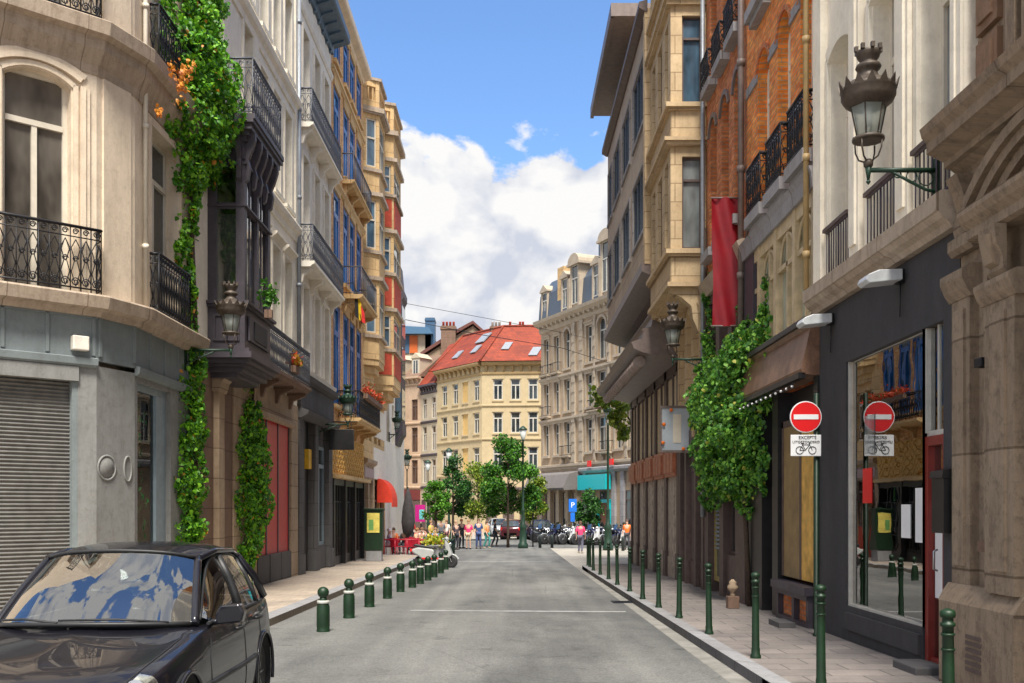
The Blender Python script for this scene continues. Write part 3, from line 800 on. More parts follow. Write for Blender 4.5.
def blue_window_house():
    r = thing('brick_house', 'ochre brick house with bright blue windows and a black shopfront', 'building', (XL, 37.6, G(37) + .12))
    a, b = 34.0, 41.2; g0 = G(37) - .1
    U = [(34.5, 35.6), (36.5, 37.5), (37.95, 38.95), (39.6, 40.6)]
    hs = [(u0, u1, z0, z1) for z0, z1 in ((5.3, 8.8), (9.9, 12.7), (13.8, 16.3), (17.2, 18.9)) for u0, u1 in U]
    w = MB(FL); wall(w, a, b, 4.2, 19.4, hs, .3); volume(w, a, b, g0, 19.4, 9, -.3); w.build('wall', M['brickyel'], r)
    s = MB(FL)
    for h in hs:
        s = MB(FL); s.box(h[0] - .1, h[1] + .1, -.002, .05, h[3], h[3] + .3); s.build('lintel', M['yellowstone'], r)
        s = MB(FL); s.box(h[0] - .1, h[1] + .1, -.002, .12, h[2] - .15, h[2]); s.build('sill', M['yellowstone'], r)
    for z in (9.3, 13.1, 16.8): s = MB(FL); s.mould(a, b, [(.04, z - .2), (.12, z - .1), (.12, z), (.04, z + .04)], 0); s.build('string_course', M['yellowstone'], r)
    for h in hs: window(r, FL, *h, M['bluewin'], M['glassblue'], -.05, .15, .72, 1)
    q = MB(FL)
    for h in hs[:16]:
        for x in (h[0] - .03, h[1]): q.box(x, x + .03, .0, .02, h[2], h[3])
    q.build('blue_trim', M['bluewin'], r)
    e = MB(FL); e.mould(a, b, [(.05, 19.15), (.1, 19.25), (.32, 19.33), (.36, 19.38), (.36, 19.6)], 0); e.build('eaves', M['cream'], r)
    rf = MB(FL); rf.prism([(.3, 19.6), (-4, 22.4), (-9, 19.6)], 'u', a, b); rf.build('roof', M['slate'], r)
    balcony(r, FL, 36.2, 40.9, .45, 13.6, .95, M['yellowstone'], M['irongrey'], .14, 'bars', .14)
    balcony(r, FL, 36.2, 40.2, .75, 9.45, 1.0, M['yellowstone'], M['irongrey'], .16, 'bars', .14)
    balcony(r, FL, 35.4, 40.9, .8, 4.9, .95, M['yellowstone'], M['iron'], .16, 'curl', .16)
    # ground floor: golden herringbone fascia over black folding doors
    s = MB(FL); s.box(a, b, -.3, .05, 2.85, 4.3)
    nrow = 8
    for j in range(nrow):
        for k in range(26):
            u = a + .15 + k * .265; z = 2.93 + j * .17
            s.prism([(u, z), (u + .2, z + .1), (u + .2, z + .15), (u, z + .05)] if (j + k) % 2 else [(u, z + .1), (u + .2, z), (u + .2, z + .05), (u, z + .15)], 'v', .05, .08)
    s.build('woven_fascia', plain('golden_timber', (.62, .36, .09), .6, var=.4, scale=18), r)
    s = MB(FL); s.box(a, b, -.3, .35, 2.72, 2.85); s.build('ledge', M['yellowstone'], r)
    s = MB(FL)
    for u in (a + .05, 36.4, 38.6, b - .25): s.box(u, u + .2, -.3, .1, g0, 2.72)
    s.box(a, b, -.3, .05, 2.5, 2.72); s.box(a, b, -.3, -.06, g0, .12)
    for u in [a + .3 + .55 * k for k in range(12)]:
        s.box(u, u + .07, -.14, -.04, 0, 2.5)
        for z in (.6, 1.2, 1.9): s.box(u, u + .55, -.12, -.06, z, z + .04)
    for u in [a + .35 + .14 * k for k in range(46)]: s.tube([(u, -.05, 0), (u, -.05, 1.9)], .012, 4)
    s.build('folding_door', M['blackpaint'], r)
    s = MB(FL); s.box(a + .3, b - .3, -.2, -.18, .1, 2.5); s.build('pane', M['glass'], r)
    return r
blue_window_house()

def bow(mb, a, b, v, z0, z1, c=.35):
    """canted bay body between heights"""
    mb.prism([(a, 0), (a + c, v), (b - c, v), (b, 0)], 'w', z0, z1)
def bay_house(name, label, a, b, V, levels, top, panel, mat, mat2, base_z, g0mat, redpanels=False):
    r = thing(name, label, 'building', (XL, (a + b) / 2, G(a) + .12)); g0 = G(b) - .1
    c = .45; a2, b2 = a + .15, b - .15
    w = MB(FL); hs = [(a + .4, a + 1.3, 4.6, 6.7), (a + 1.7, a + 2.6, 4.6, 6.7)]
    wall(w, a, b, 3.6, top - 1.3, hs, .3); volume(w, a, b, g0, top - 1.3, 9, -.3); w.build('wall', mat, r)
    for h in hs: window(r, FL, *h, M['ivory'], M['glassbrown'], -.15, .08, .75, 1)
    body = MB(FL); LED = []
    class _L:
        def prism(self, *a): m = MB(FL); m.prism(*a); LED.append(m)
    led = _L()
    # corbel
    for k, (z0, z1, vv) in enumerate(((base_z - .9, base_z - .55, .35), (base_z - .55, base_z - .25, .65), (base_z - .25, base_z, .95))):
        body.prism([(a2 + (1 - vv) * .8, 0), (a2 + (1 - vv) * .8 + c, V * vv), (b2 - (1 - vv) * .8 - c, V * vv), (b2 - (1 - vv) * .8, 0)], 'w', z0, z1)
    prev = base_z
    wins = []
    for (z0, z1) in levels:
        bow(body, a2, b2, V, prev, z0, c)
        # window storey: posts at the corners
        for F_, L in facets(a2, b2, V, c):
            body.F = F_
            body.box(0, .14, -.14, 0, z0, z1); body.box(L - .14, L, -.14, 0, z0, z1); wins.append((F_, L, z0, z1))
            body.F = FL
        bow(body, a2 + .2, b2 - .2, V - .25, z0, z1, c)
        led.prism([(a2 - .08, 0), (a2 + c - .05, V + .12), (b2 - c + .05, V + .12), (b2 + .08, 0)], 'w', z0 - .22, z0 - .08)
        led.prism([(a2 - .1, 0), (a2 + c - .06, V + .16), (b2 - c + .06, V + .16), (b2 + .1, 0)], 'w', z1 + .18, z1 + .34)
        prev = z1
    bow(body, a2, b2, V, prev, top - 1.2, c)
    # belvedere top
    for F_, L in facets(a2, b2, V, c):
        body.F = F_; body.box(0, .16, -.16, 0, top - 1.2, top); body.box(L - .16, L, -.16, 0, top - 1.2, top); body.box(.16, L - .16, -.14, -.02, top - .25, top); body.box(.16, L - .16, -.14, -.02, top - 1.2, top - .8)
        n = max(2, int((L - .3) / .22))
        for k in range(n): body.box(.16 + (L - .32) * (k + .5) / n - .03, .16 + (L - .32) * (k + .5) / n + .03, -.11, -.05, top - .8, top - .25)
    body.F = FL
    led.prism([(a2 - .14, 0), (a2 + c - .08, V + .22), (b2 - c + .08, V + .22), (b2 + .14, 0)], 'w', top - 1.35, top - 1.15)
    led.prism([(a2 - .06, -.2), (a2 + c - .04, V + .1), (b2 - c + .04, V + .1), (b2 + .06, -.2)], 'w', top, top + .12)
    by = body.build('bay', mat2, r)
    for m_ in LED: m_.build('ledge', M['cream_stone'], by)
    for F_, L, z0, z1 in wins:
        window(by, F_, .14, L - .14, z0, z1, M['ivory'], M['glassblue'], -.07, .06, .6, 1 if L > 1 else 0)
    if redpanels:
        q = MB(FL); z = base_z
        for F_, L in facets(a2, b2, V, c):
            q.F = F_
            prev = base_z
            for z0, z1 in levels:
                q.box(.1, L - .1, 0, .03, prev + .45, z0 - .3) if z0 - .3 > prev + .45 else None
                prev = z1
        q.build('red_panel', M['brickred'], by)
    return r, g0
def facets(a, b, V, c):
    P = [(a, 0), (a + c, V), (b - c, V), (b, 0)]; out = []
    for p, q in zip(P[:-1], P[1:]):
        o = FL(p[0], p[1], 0); e = FL(q[0], q[1], 0); d = (e - o); L = d.length; d.normalize()
        n = Vector((d.y, -d.x, 0)); out.append((Frame(o, d, n), L))
    return out
r, g0 = bay_house('bay_house', 'yellow stone house with tall canted window bay and belvedere on top', 41.2, 44.2, .6, [(9.0, 11.0), (12.5, 14.5), (15.9, 17.9)], 19.5, None, M['yellowstone'], M['yellowstone'], 7.9, None)
s = MB(FL)
for u in (41.2, 42.5, 43.9): s.box(u, u + .3, -.3, .05, g0, 3.6)
s.box(41.2, 44.2, -.3, .03, 2.9, 3.6); s.mould(41.2, 44.2, [(.05, 3.5), (.2, 3.6), (.22, 3.75), (.05, 3.8)], 0)
s.build('shopfront', M['tanstone'], r)
s = MB(FL); s.box(41.4, 44.0, .032, .07, 3.0, 3.4); s.build('fascia_board', plain('pale_mauve_board', (.42, .3, .3), .6), r)
s = MB(FL)
for u in (41.54, 42.84): s.box(u - .04, u + 1.06, -.28, -.1, g0, .9)
s.build('brick_riser', M['brickred'], r)
for u in (41.5, 42.8): window(r, FL, u, u + 1.1, .9, 2.9, M['taupe'], M['glassbrown'], -.15, .08, .75, 1)
r, g0 = bay_house('bay_house', 'yellow bay house with red panels between the windows, next to the square', 44.2, 48.2, .85, [(8.9, 10.3), (12.3, 13.8), (15.8, 17.0)], 19.7, None, M['yellowstone'], M['yellowstone'], 7.2, None, True)
s = MB(FL); s.box(44.2, 48.2, -.3, .03, 4.9, 6.2); s.box(44.2, 48.2, -.3, .04, 3.0, 4.4); s.build('white_storey', M['white2'], r)
for u in (44.7, 46.4): window(r, FL, u, u + 1.3, G(50) + .3, 2.8, M['taupe'], M['glassbrown'], -.1, .08, .75, 1)
for u in (44.25, 46.05, 47.9): s = MB(FL); s.box(u, u + .28, -.3, .03, g0, 3.0); s.build('pier', M['yellowstone'], r)

# dark narrow house at the end of the row
r = thing('narrow_house', 'white house with dark iron oriel, last of the left row', 'building', (XL, 52, G(52) + .12))
w = MB(FL); hs = [(u, u + 1.0, z, z + 2) for z in (5, 8, 11) for u in (49.0, 51.2, 55.2)]; wall(w, 48.2, 57.0, G(60) - .1, 14.0, hs, .3); volume(w, 48.2, 57.0, G(60) - .1, 14, 9, -.3); w.build('wall', M['white2'], r)
for h in hs: window(r, FL, *h, M['ivory'], M['glass'], -.15, .08, .75, 1)
o = MB(FL); o.mould(52.6, 54.4, [(.1, 5.0), (.25, 5.4), (.4, 5.6), (.4, 6.2), (.34, 6.25), (.34, 12.6), (.45, 12.8), (.45, 13.1), (.3, 13.5), (.2, 14.6)], 0); oo = o.build('oriel', M['mauve'], r)
for z in (6.4, 8.6, 10.8): 
    q = MB(FL); q.box(52.7, 54.3, .34, .36, z, z + 1.6); q.box(52.585, 52.6, .06, .3, z, z + 1.6); q.build('pane', M['glassblue'], oo)
# ================================================================== RIGHT SIDE
# ---- stone portal building at the near right
def portal():
    r = thing('stone_portal', 'weathered brown stone portal with arched hood and heavy cornice, right edge', 'building', (XR, 9, G(9) + .12))
    g0 = G(9) - .1; b = 9.8; a = 3.0
    w = MB(FR)
    holes = [(6.9, 8.4, g0, 4.12)]
    wall(w, a, b, g0, 5.3, holes, .5); volume(w, a, b, g0, 15, 9, -.5)
    w.box(a, 9.7, -.5, -.12, 5.3, 15)
    w.build('wall', M['brownstone2'], r)
    s = MB(FR); s.box(9.42, b, 0, .09, .95, 3.75); s.box(9.5, 9.72, .09, .115, 1.15, 3.6)
    s.mould(9.36, b + .04, [(.1, 3.7), (.15, 3.78), (.19, 3.88), (.19, 3.95), (.1, 4.0)], 0); s.mould(9.36, b + .03, [(.08, 4.15), (.12, 4.2), (.12, 4.3), (.06, 4.34)], 0); s.build('pilaster', M['brownstone2'], r)
    s = MB(FR); s.box(8.42, 8.95, 0, .17, .95, 3.55); s.box(8.55, 8.82, .17, .195, 1.15, 3.4)
    for x in (9.02, 9.14): s.box(x, x + .06, 0, .06, .95, 4.1)
    s.mould(8.36, 9.0, [(.18, 3.5), (.22, 3.56), (.25, 3.64), (.25, 3.68), (.18, 3.72)], 0); s.build('pilaster', M['brownstone2'], r)
    s = MB(FR)
    s.box(8.38, b + .04, 0, .2, g0, .8); s.mould(8.36, b + .06, [(.2, .8), (.16, .88), (.1, .97)], 0)
    pl = s.build('plinth', M['brownstone2'], r)
    s = MB(FR); s.box(a, 6.9, 0, .26, g0, .9); s.build('plinth', M['brownstone2'], r)
    s = MB(FR)
    for k in range(6): s.box(8.95, 9.25, .202, .21, .2 + k * .06, .235 + k * .06)
    s.build('air_grille', M['taupe'], pl)
    for u in (8.7, 7.2):
        s = MB(FR)
        s.prism([(.17, 3.72), (.2, 3.76), (.2, 3.86), (.26, 3.98), (.28, 4.14), (.17, 4.14)], 'u', u - .15, u + .15)
        s.prism([(.17, 3.78), (.26, 3.82), (.31, 4.06), (.17, 4.1)], 'u', u - .08, u + .08)
        s.build('console', M['brownstone2'], r)
    s = MB(FR); s.prism([(0, 4.2), (.05, 4.24), (.09, 4.4), (.06, 4.6), (.1, 4.75), (.16, 4.9), (0, 4.9)], 'u', 9.55, 9.78); s.build('cornice_bracket', M['brownstone2'], r)
    s = MB(FR); s.mould(6.6, 9.2, [(.17, 4.14), (.22, 4.16), (.22, 4.24), (.28, 4.3), (.31, 4.36), (.31, 4.41), (.17, 4.44)], 0); s.build('entablature', M['brownstone2'], r)
    s = MB(FR)
    for wd, o in ((.0, .07), (.11, .13), (.22, .18)): archband(s, 7.1 - wd, 9.1 + wd, 4.74 + wd * .8, .42, 0, .1, o, 28)
    s.build('arched_hood', M['brownstone2'], r)
    s = MB(FR); s.box(7.3, 8.9, -.0, .02, 4.44, 4.6); s.build('tympanum', M['brownstone'], r)
    s = MB(FR)
    s.mould(a, b + .02, [(.08, 4.9), (.12, 4.96), (.2, 5.02), (.26, 5.03), (.26, 5.09), (.40, 5.16), (.43, 5.17), (.43, 5.27), (.48, 5.33), (.50, 5.41), (.46, 5.44)], -.1)
    s.build('cornice', M['brownstone2'], r)
    for k in range(8):
        s = MB(FR); z = 5.6 + k * .62
        s.box(9.2, 9.62, -.12, -.06, z, z + .54); s.box(9.27, 9.55, -.06, -.03, z + .08, z + .46); s.build('panelled_block', plaster('brown_panel_stone', (.22, .13, .08), dirt=.6), r)
    for u in (8.1, 8.5, 8.8): s = MB(FR); s.box(u, u + .18, -.12, -.02, 5.45, 14); s.build('pilaster_strip', M['brownstone2'], r)
    window(r, FR, 6.6, 7.9, 6.6, 9.8, M['taupe'], M['glassbrown'], -.09, .09, .75, 1)
    d = MB(FR); d.box(6.9, 8.4, -.5, -.4, g0, 4.12)
    for u in (7.0, 7.75):
        for z in (.3, 1.4, 2.5): d.box(u, u + .5, -.4, -.36, z, z + .9)
    dd = d.build('door', M['taupe'], r)
    d = MB(FR); d.ball((7.65, -.34, 1.2), .05); d.build('handle', M['steel'], dd)
    s = MB(FR); s.box(8.98, 9.24, .0, .1, 1.3, 1.4); s.box(9.0, 9.2, .1, .105, 1.33, 1.37); s.build('letter_slot', M['brownstone'], r)
    s = MB(FR); s.box(9.05, 9.1, .0, .16, 2.97, 3.02); s.box(9.0, 9.14, .12, .18, 2.98, 3.06); s.build('spot_lamp', M['iron'], r, bevel=.006)
    return r
portal()

# ---- white upper storeys over the charcoal shopfront
def charcoal_shop():
    r = thing('charcoal_shop', 'cream house over a charcoal shopfront with large mirror-like window', 'building', (XR, 12, G(12) + .12))
    a, b = 9.75, 14.3; g0 = G(13) - .1; gs = G(12) + .12
    U = [(9.95, 10.75), (11.4, 12.2), (12.95, 13.8)]
    hs = [(u0, u1, 4.9, 7.95) for u0, u1 in U] + [(u0, u1, 9.2, 12.2) for u0, u1 in U]
    w = MB(FR); wall(w, a, b, 4.8, 15.5, hs, .34)
    for h in hs: archfill(w, h[0], h[1], h[3], .12, 0, .32)
    w.box(a, b, -9, -.36, 4.62, 15.5)
    w.build('wall', M['white'], r)
    s = MB(FR)
    for h in hs:
        for wd, o in ((.1, .05), (.2, .03)):
            s.box(h[0] - wd, h[0] - wd + .09, -.002, o, h[2], h[3] - .05); s.box(h[1] + wd - .09, h[1] + wd, -.002, o, h[2], h[3] - .05)
        archband(s, h[0], h[1], h[3], .12, 0, .18, .05)
    for u in (11.05, 12.6, 14.12): s.box(u - .17, u + .17, -.002, .1, 4.84, 15)
    for u in (11.05, 12.6): s.box(u - .1, u + .1, .1, .13, 5.0, 15)
    s.build('pilaster', M['white'], r)
    for h in hs:
        window(r, FR, *h, M['ivory'], M['glasspale'], -.24, .07, .72, 1)
    for u0, u1 in U:
        railing(r, FR, u0 - .02, u1 + .02, .0, .05, 4.84, 5.5, plain('aubergine_iron', (.07, .05, .07), .5), 'bars', .1, sides=False)
        q = MB(FR); q.box(u0 - .06, u1 + .06, .02, .1, 5.5, 5.55); q.build('railing', M['taupe'], r)
    # stone ledge between shop and house
    s = MB(FR); s.mould(9.82, b + .05, [(.1, 4.46), (.13, 4.52), (.19, 4.56), (.23, 4.62), (.25, 4.63), (.25, 4.8), (.2, 4.83)], -.02); s.build('ledge', M['cream_stone'], r)
    # charcoal front with the shop opening
    s = MB(FR)
    holes = [(10.72, 13.18, .42, 3.62), (10.2, 10.72, gs - .02, 3.62)]
    wall(s, 9.82, b, g0, 4.45, holes, .26)
    s.box(13.22, 14.3, -.26, -.03, g0, .1); s.box(10.75, 13.15, .0, .04, .12, .34)
    s.build('shopfront', M['charcoal'], r)
    # shop interior: floor, back wall, side walls, ceiling
    s = MB(FR)
    s.box(9.8, 14.25, -4.6, -4.5, 0, 4.5); s.box(9.8, 14.25, -4.5, -.3, -.02, .04); s.box(9.8, 14.25, -4.5, -.3, 3.9, 4.0)
    s.box(9.7, 9.8, -4.5, -.3, 0, 4.5); s.box(14.22, 14.29, -4.5, -.27, 0, 4.5)
    s.build('shop_room', plaster('shop_room_walls', (.55, .42, .28), dirt=.3), r)
    # joinery
    s = MB(FR)
    s.box(13.14, 13.18, -.12, -.03, .42, 3.62); s.box(10.72, 13.14, -.12, -.02, .42, .45); s.box(10.76, 13.1, -.12, -.08, 3.59, 3.62)
    s.box(10.68, 10.73, -.14, -.03, 2.5, 3.62); s.box(10.2, 10.72, -.14, -.05, 2.46, 2.52); s.box(10.2, 10.24, -.14, -.05, 2.5, 3.62); s.box(10.45, 10.48, -.12, -.06, 2.5, 3.62)
    s.box(10.24, 13.1, -.11, -.07, 2.9, 2.93) if False else None
    fr = s.build('window_frame', plain('pale_frame_paint', (.5, .48, .43), .4), r)
    s = MB(FR); s.box(10.73, 13.12, -.085, -.075, .44, 3.6); s.box(10.24, 10.7, -.085, -.075, 2.5, 3.6); s.build('shop_window', M['shopglass'], r)
    # red framed door
    s = MB(FR)
    s.box(10.62, 10.7, -.16, -.02, gs, 2.46); s.box(10.2, 10.27, -.16, -.02, gs, 2.46); s.box(10.27, 10.62, -.16, -.02, 2.36, 2.46); s.box(10.27, 10.62, -.14, -.04, gs, gs + .14)
    dr = s.build('door', plain('oxblood_paint', (.21, .025, .018), .4), r)
    s = MB(FR); s.box(10.27, 10.62, -.1, -.09, gs + .14, 2.36); s.build('door_pane', M['shopglass'], dr)
    s = MB(FR); s.box(10.3, 10.6, -.089, -.085, .75, 1.75); s.build('poster', M['signwhite'], dr)
    s = MB(FR); s.tube([(10.34, -.0, 1.05), (10.34, .04, 1.07), (10.34, .04, 1.25), (10.34, 0, 1.27)], .012, 6); s.build('handle', M['steel'], dr)
    s = MB(FR); s.box(10.16, 10.78, -.1, .3, gs - .2, gs + .1); s.build('doorstep', M['darkstone'], r, bevel=.015)
    # letter box on the pier by the door
    s = MB(FR); s.box(9.87, 10.15, 0, .14, 1.45, 2.0); s.prism([(0, 2.0), (.16, 2.0), (.15, 2.07), (0, 2.1)], 'u', 9.86, 10.16); s.build('letter_box', M['blackpaint'], r)
    # notices on the glass
    for (u, z, du, dz, c, nm) in ((12.58, 1.98, .16, .22, M['signred'], 'red_notice'), (11.35, 1.55, .13, .19, M['signwhite'], 'paper_notice'), (10.98, 1.62, .1, .3, M['signwhite'], 'paper_notice'), (11.0, 3.2, .0, .0, None, ''), (12.5, 2.62, .17, .24, M['glasspale'], 'paper_notice')):
        if c is None: continue
        s = MB(FR); s.box(u - du, u + du, -.072, -.068, z - dz, z + dz); s.build(nm, c, r)
    return r
cs = charcoal_shop()
# shop goods: things standing in the shop
t = thing('display_table', 'wooden table with shelves inside the charcoal shop window', 'table', tuple(FR(12.2, -1.2, .04)))
s = MB(FR); s.box(11.5, 12.9, -1.6, -.8, .82, .88); s.build('tabletop', plain('oak_wood', (.32, .18, .08), .5, var=.3, scale=9), t)
for u in (11.56, 12.8):
    for v in (-1.55, -.87): q = MB(FR); q.box(u, u + .06, v, v + .06, .04, .82); q.build('leg', MATS['oak_wood'], t)
t = thing('hanging_garments', 'green and red cloths hanging inside beside the shop door', 'clothes', tuple(FR(10.95, -.5, .4)))
for u, c in ((10.92, (.0, .22, .13)), (11.12, (.35, .02, .02))):
    q = MB(FR)
    pts = [(u + .12 * math.sin(k) * .4, -.5 + .05 * math.cos(k * 1.7)) for k in range(5)]
    q.prism([(u - .1, -.5), (u - .03, -.44), (u + .03, -.5), (u + .1, -.45), (u + .1, -.53), (u - .1, -.57)], 'w', .5, 1.9)
    q.build('cloth', plain('cloth_%d' % int(u * 100), c, .8), t)
q = MB(FR); q.tube([(10.78, -.5, 1.92), (11.3, -.5, 1.92)], .012); q.tube([(10.8, -.5, .04), (10.8, -.5, 1.92)], .012); q.tube([(11.28, -.5, .04), (11.28, -.5, 1.92)], .012); q.build('rail', M['steel'], t)
t = thing('pendant_lamp', 'small glowing amber lamp hanging inside the charcoal shop', 'lamp', tuple(FR(11.3, -.9, 2.75)))
q = MB(FR); q.ball((11.3, -.9, 2.82), .05); q.build('bulb', emit('amber_bulb', (1, .5, .12), 160), t)
q = MB(FR); q.tube([(11.3, -.9, 2.87), (11.3, -.9, 3.9)], .006, 4); q.build('cord', M['iron'], t)

# ---- orange brick house over the restaurant
def brick_pair():
    r = thing('orange_brick_house', 'bright orange brick house with grey stone bands over a dark restaurant', 'building', (XR, 16.5, G(16) + .12))
    a, b = 14.3, 18.7; g0 = G(18) - .1
    U = [(14.55, 15.25), (15.8, 16.55), (17.1, 17.9)]
    hs = [(u0, u1, 6.9, 9.7) for u0, u1 in U] + [(u0, u1, 10.6, 13.2) for u0, u1 in U]
    w = MB(FR); wall(w, a, b, 6.3, 15.5, hs, .32)
    for h in hs: archfill(w, h[0], h[1], h[3], .3, 0, .3)
    volume(w, a, b, 4.4, 15.6, 9, -.33)
    w.build('wall', M['brickorange'], r)
    s = MB(FR)
    for z0, z1 in ((7.8, 7.98), (9.32, 9.5), (12.75, 12.92)):
        xs = [a] + [x for u in U for x in u] + [b]
        for k in range(0, len(xs), 2): s = MB(FR); s.box(xs[k], xs[k + 1], -.002, .03, z0, z1); s.build('stone_band', M['bluestone'], r)
    for h in hs:
        q = MB(FR); archband(q, h[0] - .02, h[1] + .02, h[3] + .02, .32, 0, .09, .035); q.build('window_arch', M['brickdark'], r)
        q = MB(FR); q.box(h[0] - .14, h[1] + .14, -.002, .22, h[2] - .2, h[2]); q.box(h[0] - .1, h[1] + .1, -.002, .14, h[2] - .3, h[2] - .2); q.build('window_sill', M['bluestone'], r)
    s = MB(FR)
    s.mould(a - .0, b, [(.1, 6.3), (.12, 6.5), (.16, 6.6), (.16, 6.6)], 0)
    s.build('cornice', M['bluestone'], r)
    for h in hs: window(r, FR, *h, M['white'], M['glasspale'], -.2, .07, .72, 1)
    for h in hs[:3]:
        railing(r, FR, h[0] - .08, h[1] + .08, .02, .18, h[2], h[2] + .85, M['iron'], 'curl', .13)
    # mezzanine: cream timber windows under the band
    s = MB(FR)
    for u in (14.35, 15.35, 16.45, 17.55): s.box(u, u + .16, -.12, .06, 4.4, 6.3)
    s.box(a, 18.0, -.12, .04, 6.1, 6.3); s.box(a, 18.0, -.12, .06, 4.38, 4.55); s.box(a, 18.0, -.1, .03, 5.55, 5.63)
    for u in (14.9, 15.9, 17.0): s.box(u - .03, u + .03, -.1, .03, 4.5, 6.2)
    for u in (14.5, 15.5, 16.6): s.ring((u + .45, .0, 5.65), .42, .03, 'uw', 12, 4, 0, PI)
    s.build('mezzanine_frame', plain('cream_mezzanine_paint', (.55, .43, .26), .5, var=.2), r)
    s = MB(FR); s.box(a, 18.0, -.3, -.06, 4.4, 6.3); s.build('pane', wglass('greenish_glass', (.30, .34, .28), .4), r)
    s = MB(FR); s.box(18.0, b, -.3, .06, 4.3, 6.3); s.build('pier', M['mauve'], r)
    s = MB(FR); s.tube([(14.42, .16, 4.85), (14.42, .16, 15.4)], .042, 8)
    for z in (5.3, 6.7, 8.4, 10.4): s.tube([(14.42, .16, z), (14.42, .16, z + .1)], .056, 8)
    s.build('drainpipe', plain('ochre_pipe', (.42, .29, .13), .5), r)
    # restaurant: sloped fascia canopy, dark columns, amber-backed showcase
    s = MB(FR); s.prism([(-.1, 3.6), (.24, 3.62), (.26, 3.7), (.12, 4.3), (.16, 4.36), (.16, 4.42), (-.1, 4.42)], 'u', a + .02, 18.9)
    s.build('fascia', plaster('marbled_brown_board', (.22, .12, .075), var=.5, dirt=.8, rough=.45), r)
    s = MB(FR); s.box(a + .02, 18.92, .14, .22, 4.36, 4.44); s.box(a + .02, 18.92, .2, .3, 3.56, 3.64); s.build('fascia_trim', M['blackpaint'], r)
    s = MB(FR)
    for u0, u1 in ((a, 14.5), (16.45, 16.8), (17.5, 18.2)): s.box(u0, u1, -.3, .03, g0, 3.6)
    s.box(18.2, b, -.3, .02, g0, 3.6)
    s.box(a, b, -.3, -.2, 3.1, 3.6)
    s.build('column', M['blackpaint'], r)
    s = MB(FR); s.box(14.5, 16.45, -.6, -.5, .5, 3.6); s.box(16.8, 17.5, -.5, -.4, g0, 3.6); s.box(14.5, 14.6, -.5, -.3, .5, 3.6); s.build('recess', M['taupe'], r)
    # showcase window with amber backing
    s = MB(FR)
    for u in (14.55, 15.3, 16.3): s.box(u, u + .09, -.2, -.02, .6, 3.1)
    s.box(14.55, 16.39, -.2, -.02, 3.0, 3.1)
    sc = s.build('showcase', M['taupe'], r)
    s = MB(FR); s.box(14.64, 15.3, -.1, -.03, .6, 3.0); s.build('amber_panel', plain('amber_paper', (.62, .36, .08), .6, var=.35, scale=4), sc)
    s = MB(FR); s.box(15.39, 16.3, -.1, -.03, .6, 3.0); s.build('brown_panel', plain('olive_brown_panel', (.26, .17, .07), .5, var=.3, scale=3), sc)
    s = MB(FR); s.box(14.5, 16.4, -.3, .16, .42, .54); s.box(14.54, 16.36, -.3, .12, .34, .42); s.box(14.58, 16.3, -.3, .1, g0, .0)
    for u in (14.55, 15.3, 16.2): s.box(u, u + .12, -.3, .09, g0, .34)
    s.build('stall_riser', M['mauve'], r)
    s = MB(FR); s.box(14.6, 16.3, -.3, -.0, .0, .34); s.build('brick_riser', M['brickdark'], r)
    s = MB(FR); s.box(14.6, 15.2, .26, .5, g0, G(15) + .2); s.build('step', M['darkstone'], r)

    # bulbs on a cable below the fascia
    t = thing('bulb_string', 'string of small white bulbs under the brown restaurant fascia', 'lights', tuple(FR(16.5, .42, 3.45)))
    q = MB(FR); q.tube([(a + .1 + k * .3, .34, 3.5 - .03 * (k % 3)) for k in range(15)], .008, 4); q.build('cable', M['iron'], t)
    for k in range(14):
        q = MB(FR); q.ball((a + .2 + k * .3, .34, 3.46), .02, 6); q.build('bulb', M['signwhite'], t)
    # ---------------- second, darker brick house
    r = thing('russet_brick_house', 'russet brick house hung with the crimson banner', 'building', (XR, 20.7, G(20) + .12))
    a, b = 18.7, 22.65; g0 = G(22) - .1
    U = [(19.1, 19.8), (20.3, 21.0), (21.5, 22.2)]
    hs = [(u0, u1, 7.3, 10.2) for u0, u1 in U] + [(u0, u1, 10.95, 13.4) for u0, u1 in U]
    w = MB(FR); wall(w, a, b, 6.6, 16, hs, .3)
    for h in hs: archfill(w, h[0], h[1], h[3], .3, 0, .28)
    volume(w, a, b, g0, 16, 9, -.3); w.build('wall', M['brickdark'], r)
    s = MB(FR)
    for h in hs:
        q = MB(FR); archband(q, h[0] - .02, h[1] + .02, h[3] + .02, .32, 0, .1, .05); q.build('window_arch', M['taupelight'], r)
        q = MB(FR); q.box(h[0] - .1, h[1] + .1, -.002, .2, h[2] - .18, h[2]); q.build('window_sill', M['bluestone'], r)
    s.mould(a, b, [(.08, 6.4), (.14, 6.55), (.2, 6.7), (.1, 6.75)], 0)
    s.build('stone_band', M['cream_stone'], r)
    for h in hs: window(r, FR, *h, M['taupe'], M['glass'], -.2, .07, .72, 1)
    for h in hs[3:]: railing(r, FR, h[0] - .06, h[1] + .06, .02, .2, h[2], h[2] + .6, M['iron'], 'curl', .13)
    s = MB(FR); s.tube([(18.78, .1, 4.6), (18.78, .1, 15.8)], .06, 8)
    for z in (6, 8, 10, 12): s.tube([(18.78, .1, z), (18.78, .1, z + .12)], .08, 8)
    s.build('drainpipe', M['taupelight'], r)
    s = MB(FR); s.tube([(22.55, .1, 1.5), (22.55, .1, 15.8)], .05, 8); s.build('drainpipe', M['zinc'], r)
    s = MB(FR)
    s.box(a, b, -.3, 0, 3.4, 4.4); s.box(a, b, -.3, 0, 6.2, 6.6)
    for u in (a, 19.9, 21.1, 22.25): s.box(u, u + .35, -.3, .03, 4.4, 6.2)
    s.box(a, b, -.3, .02, 4.4, 4.6)
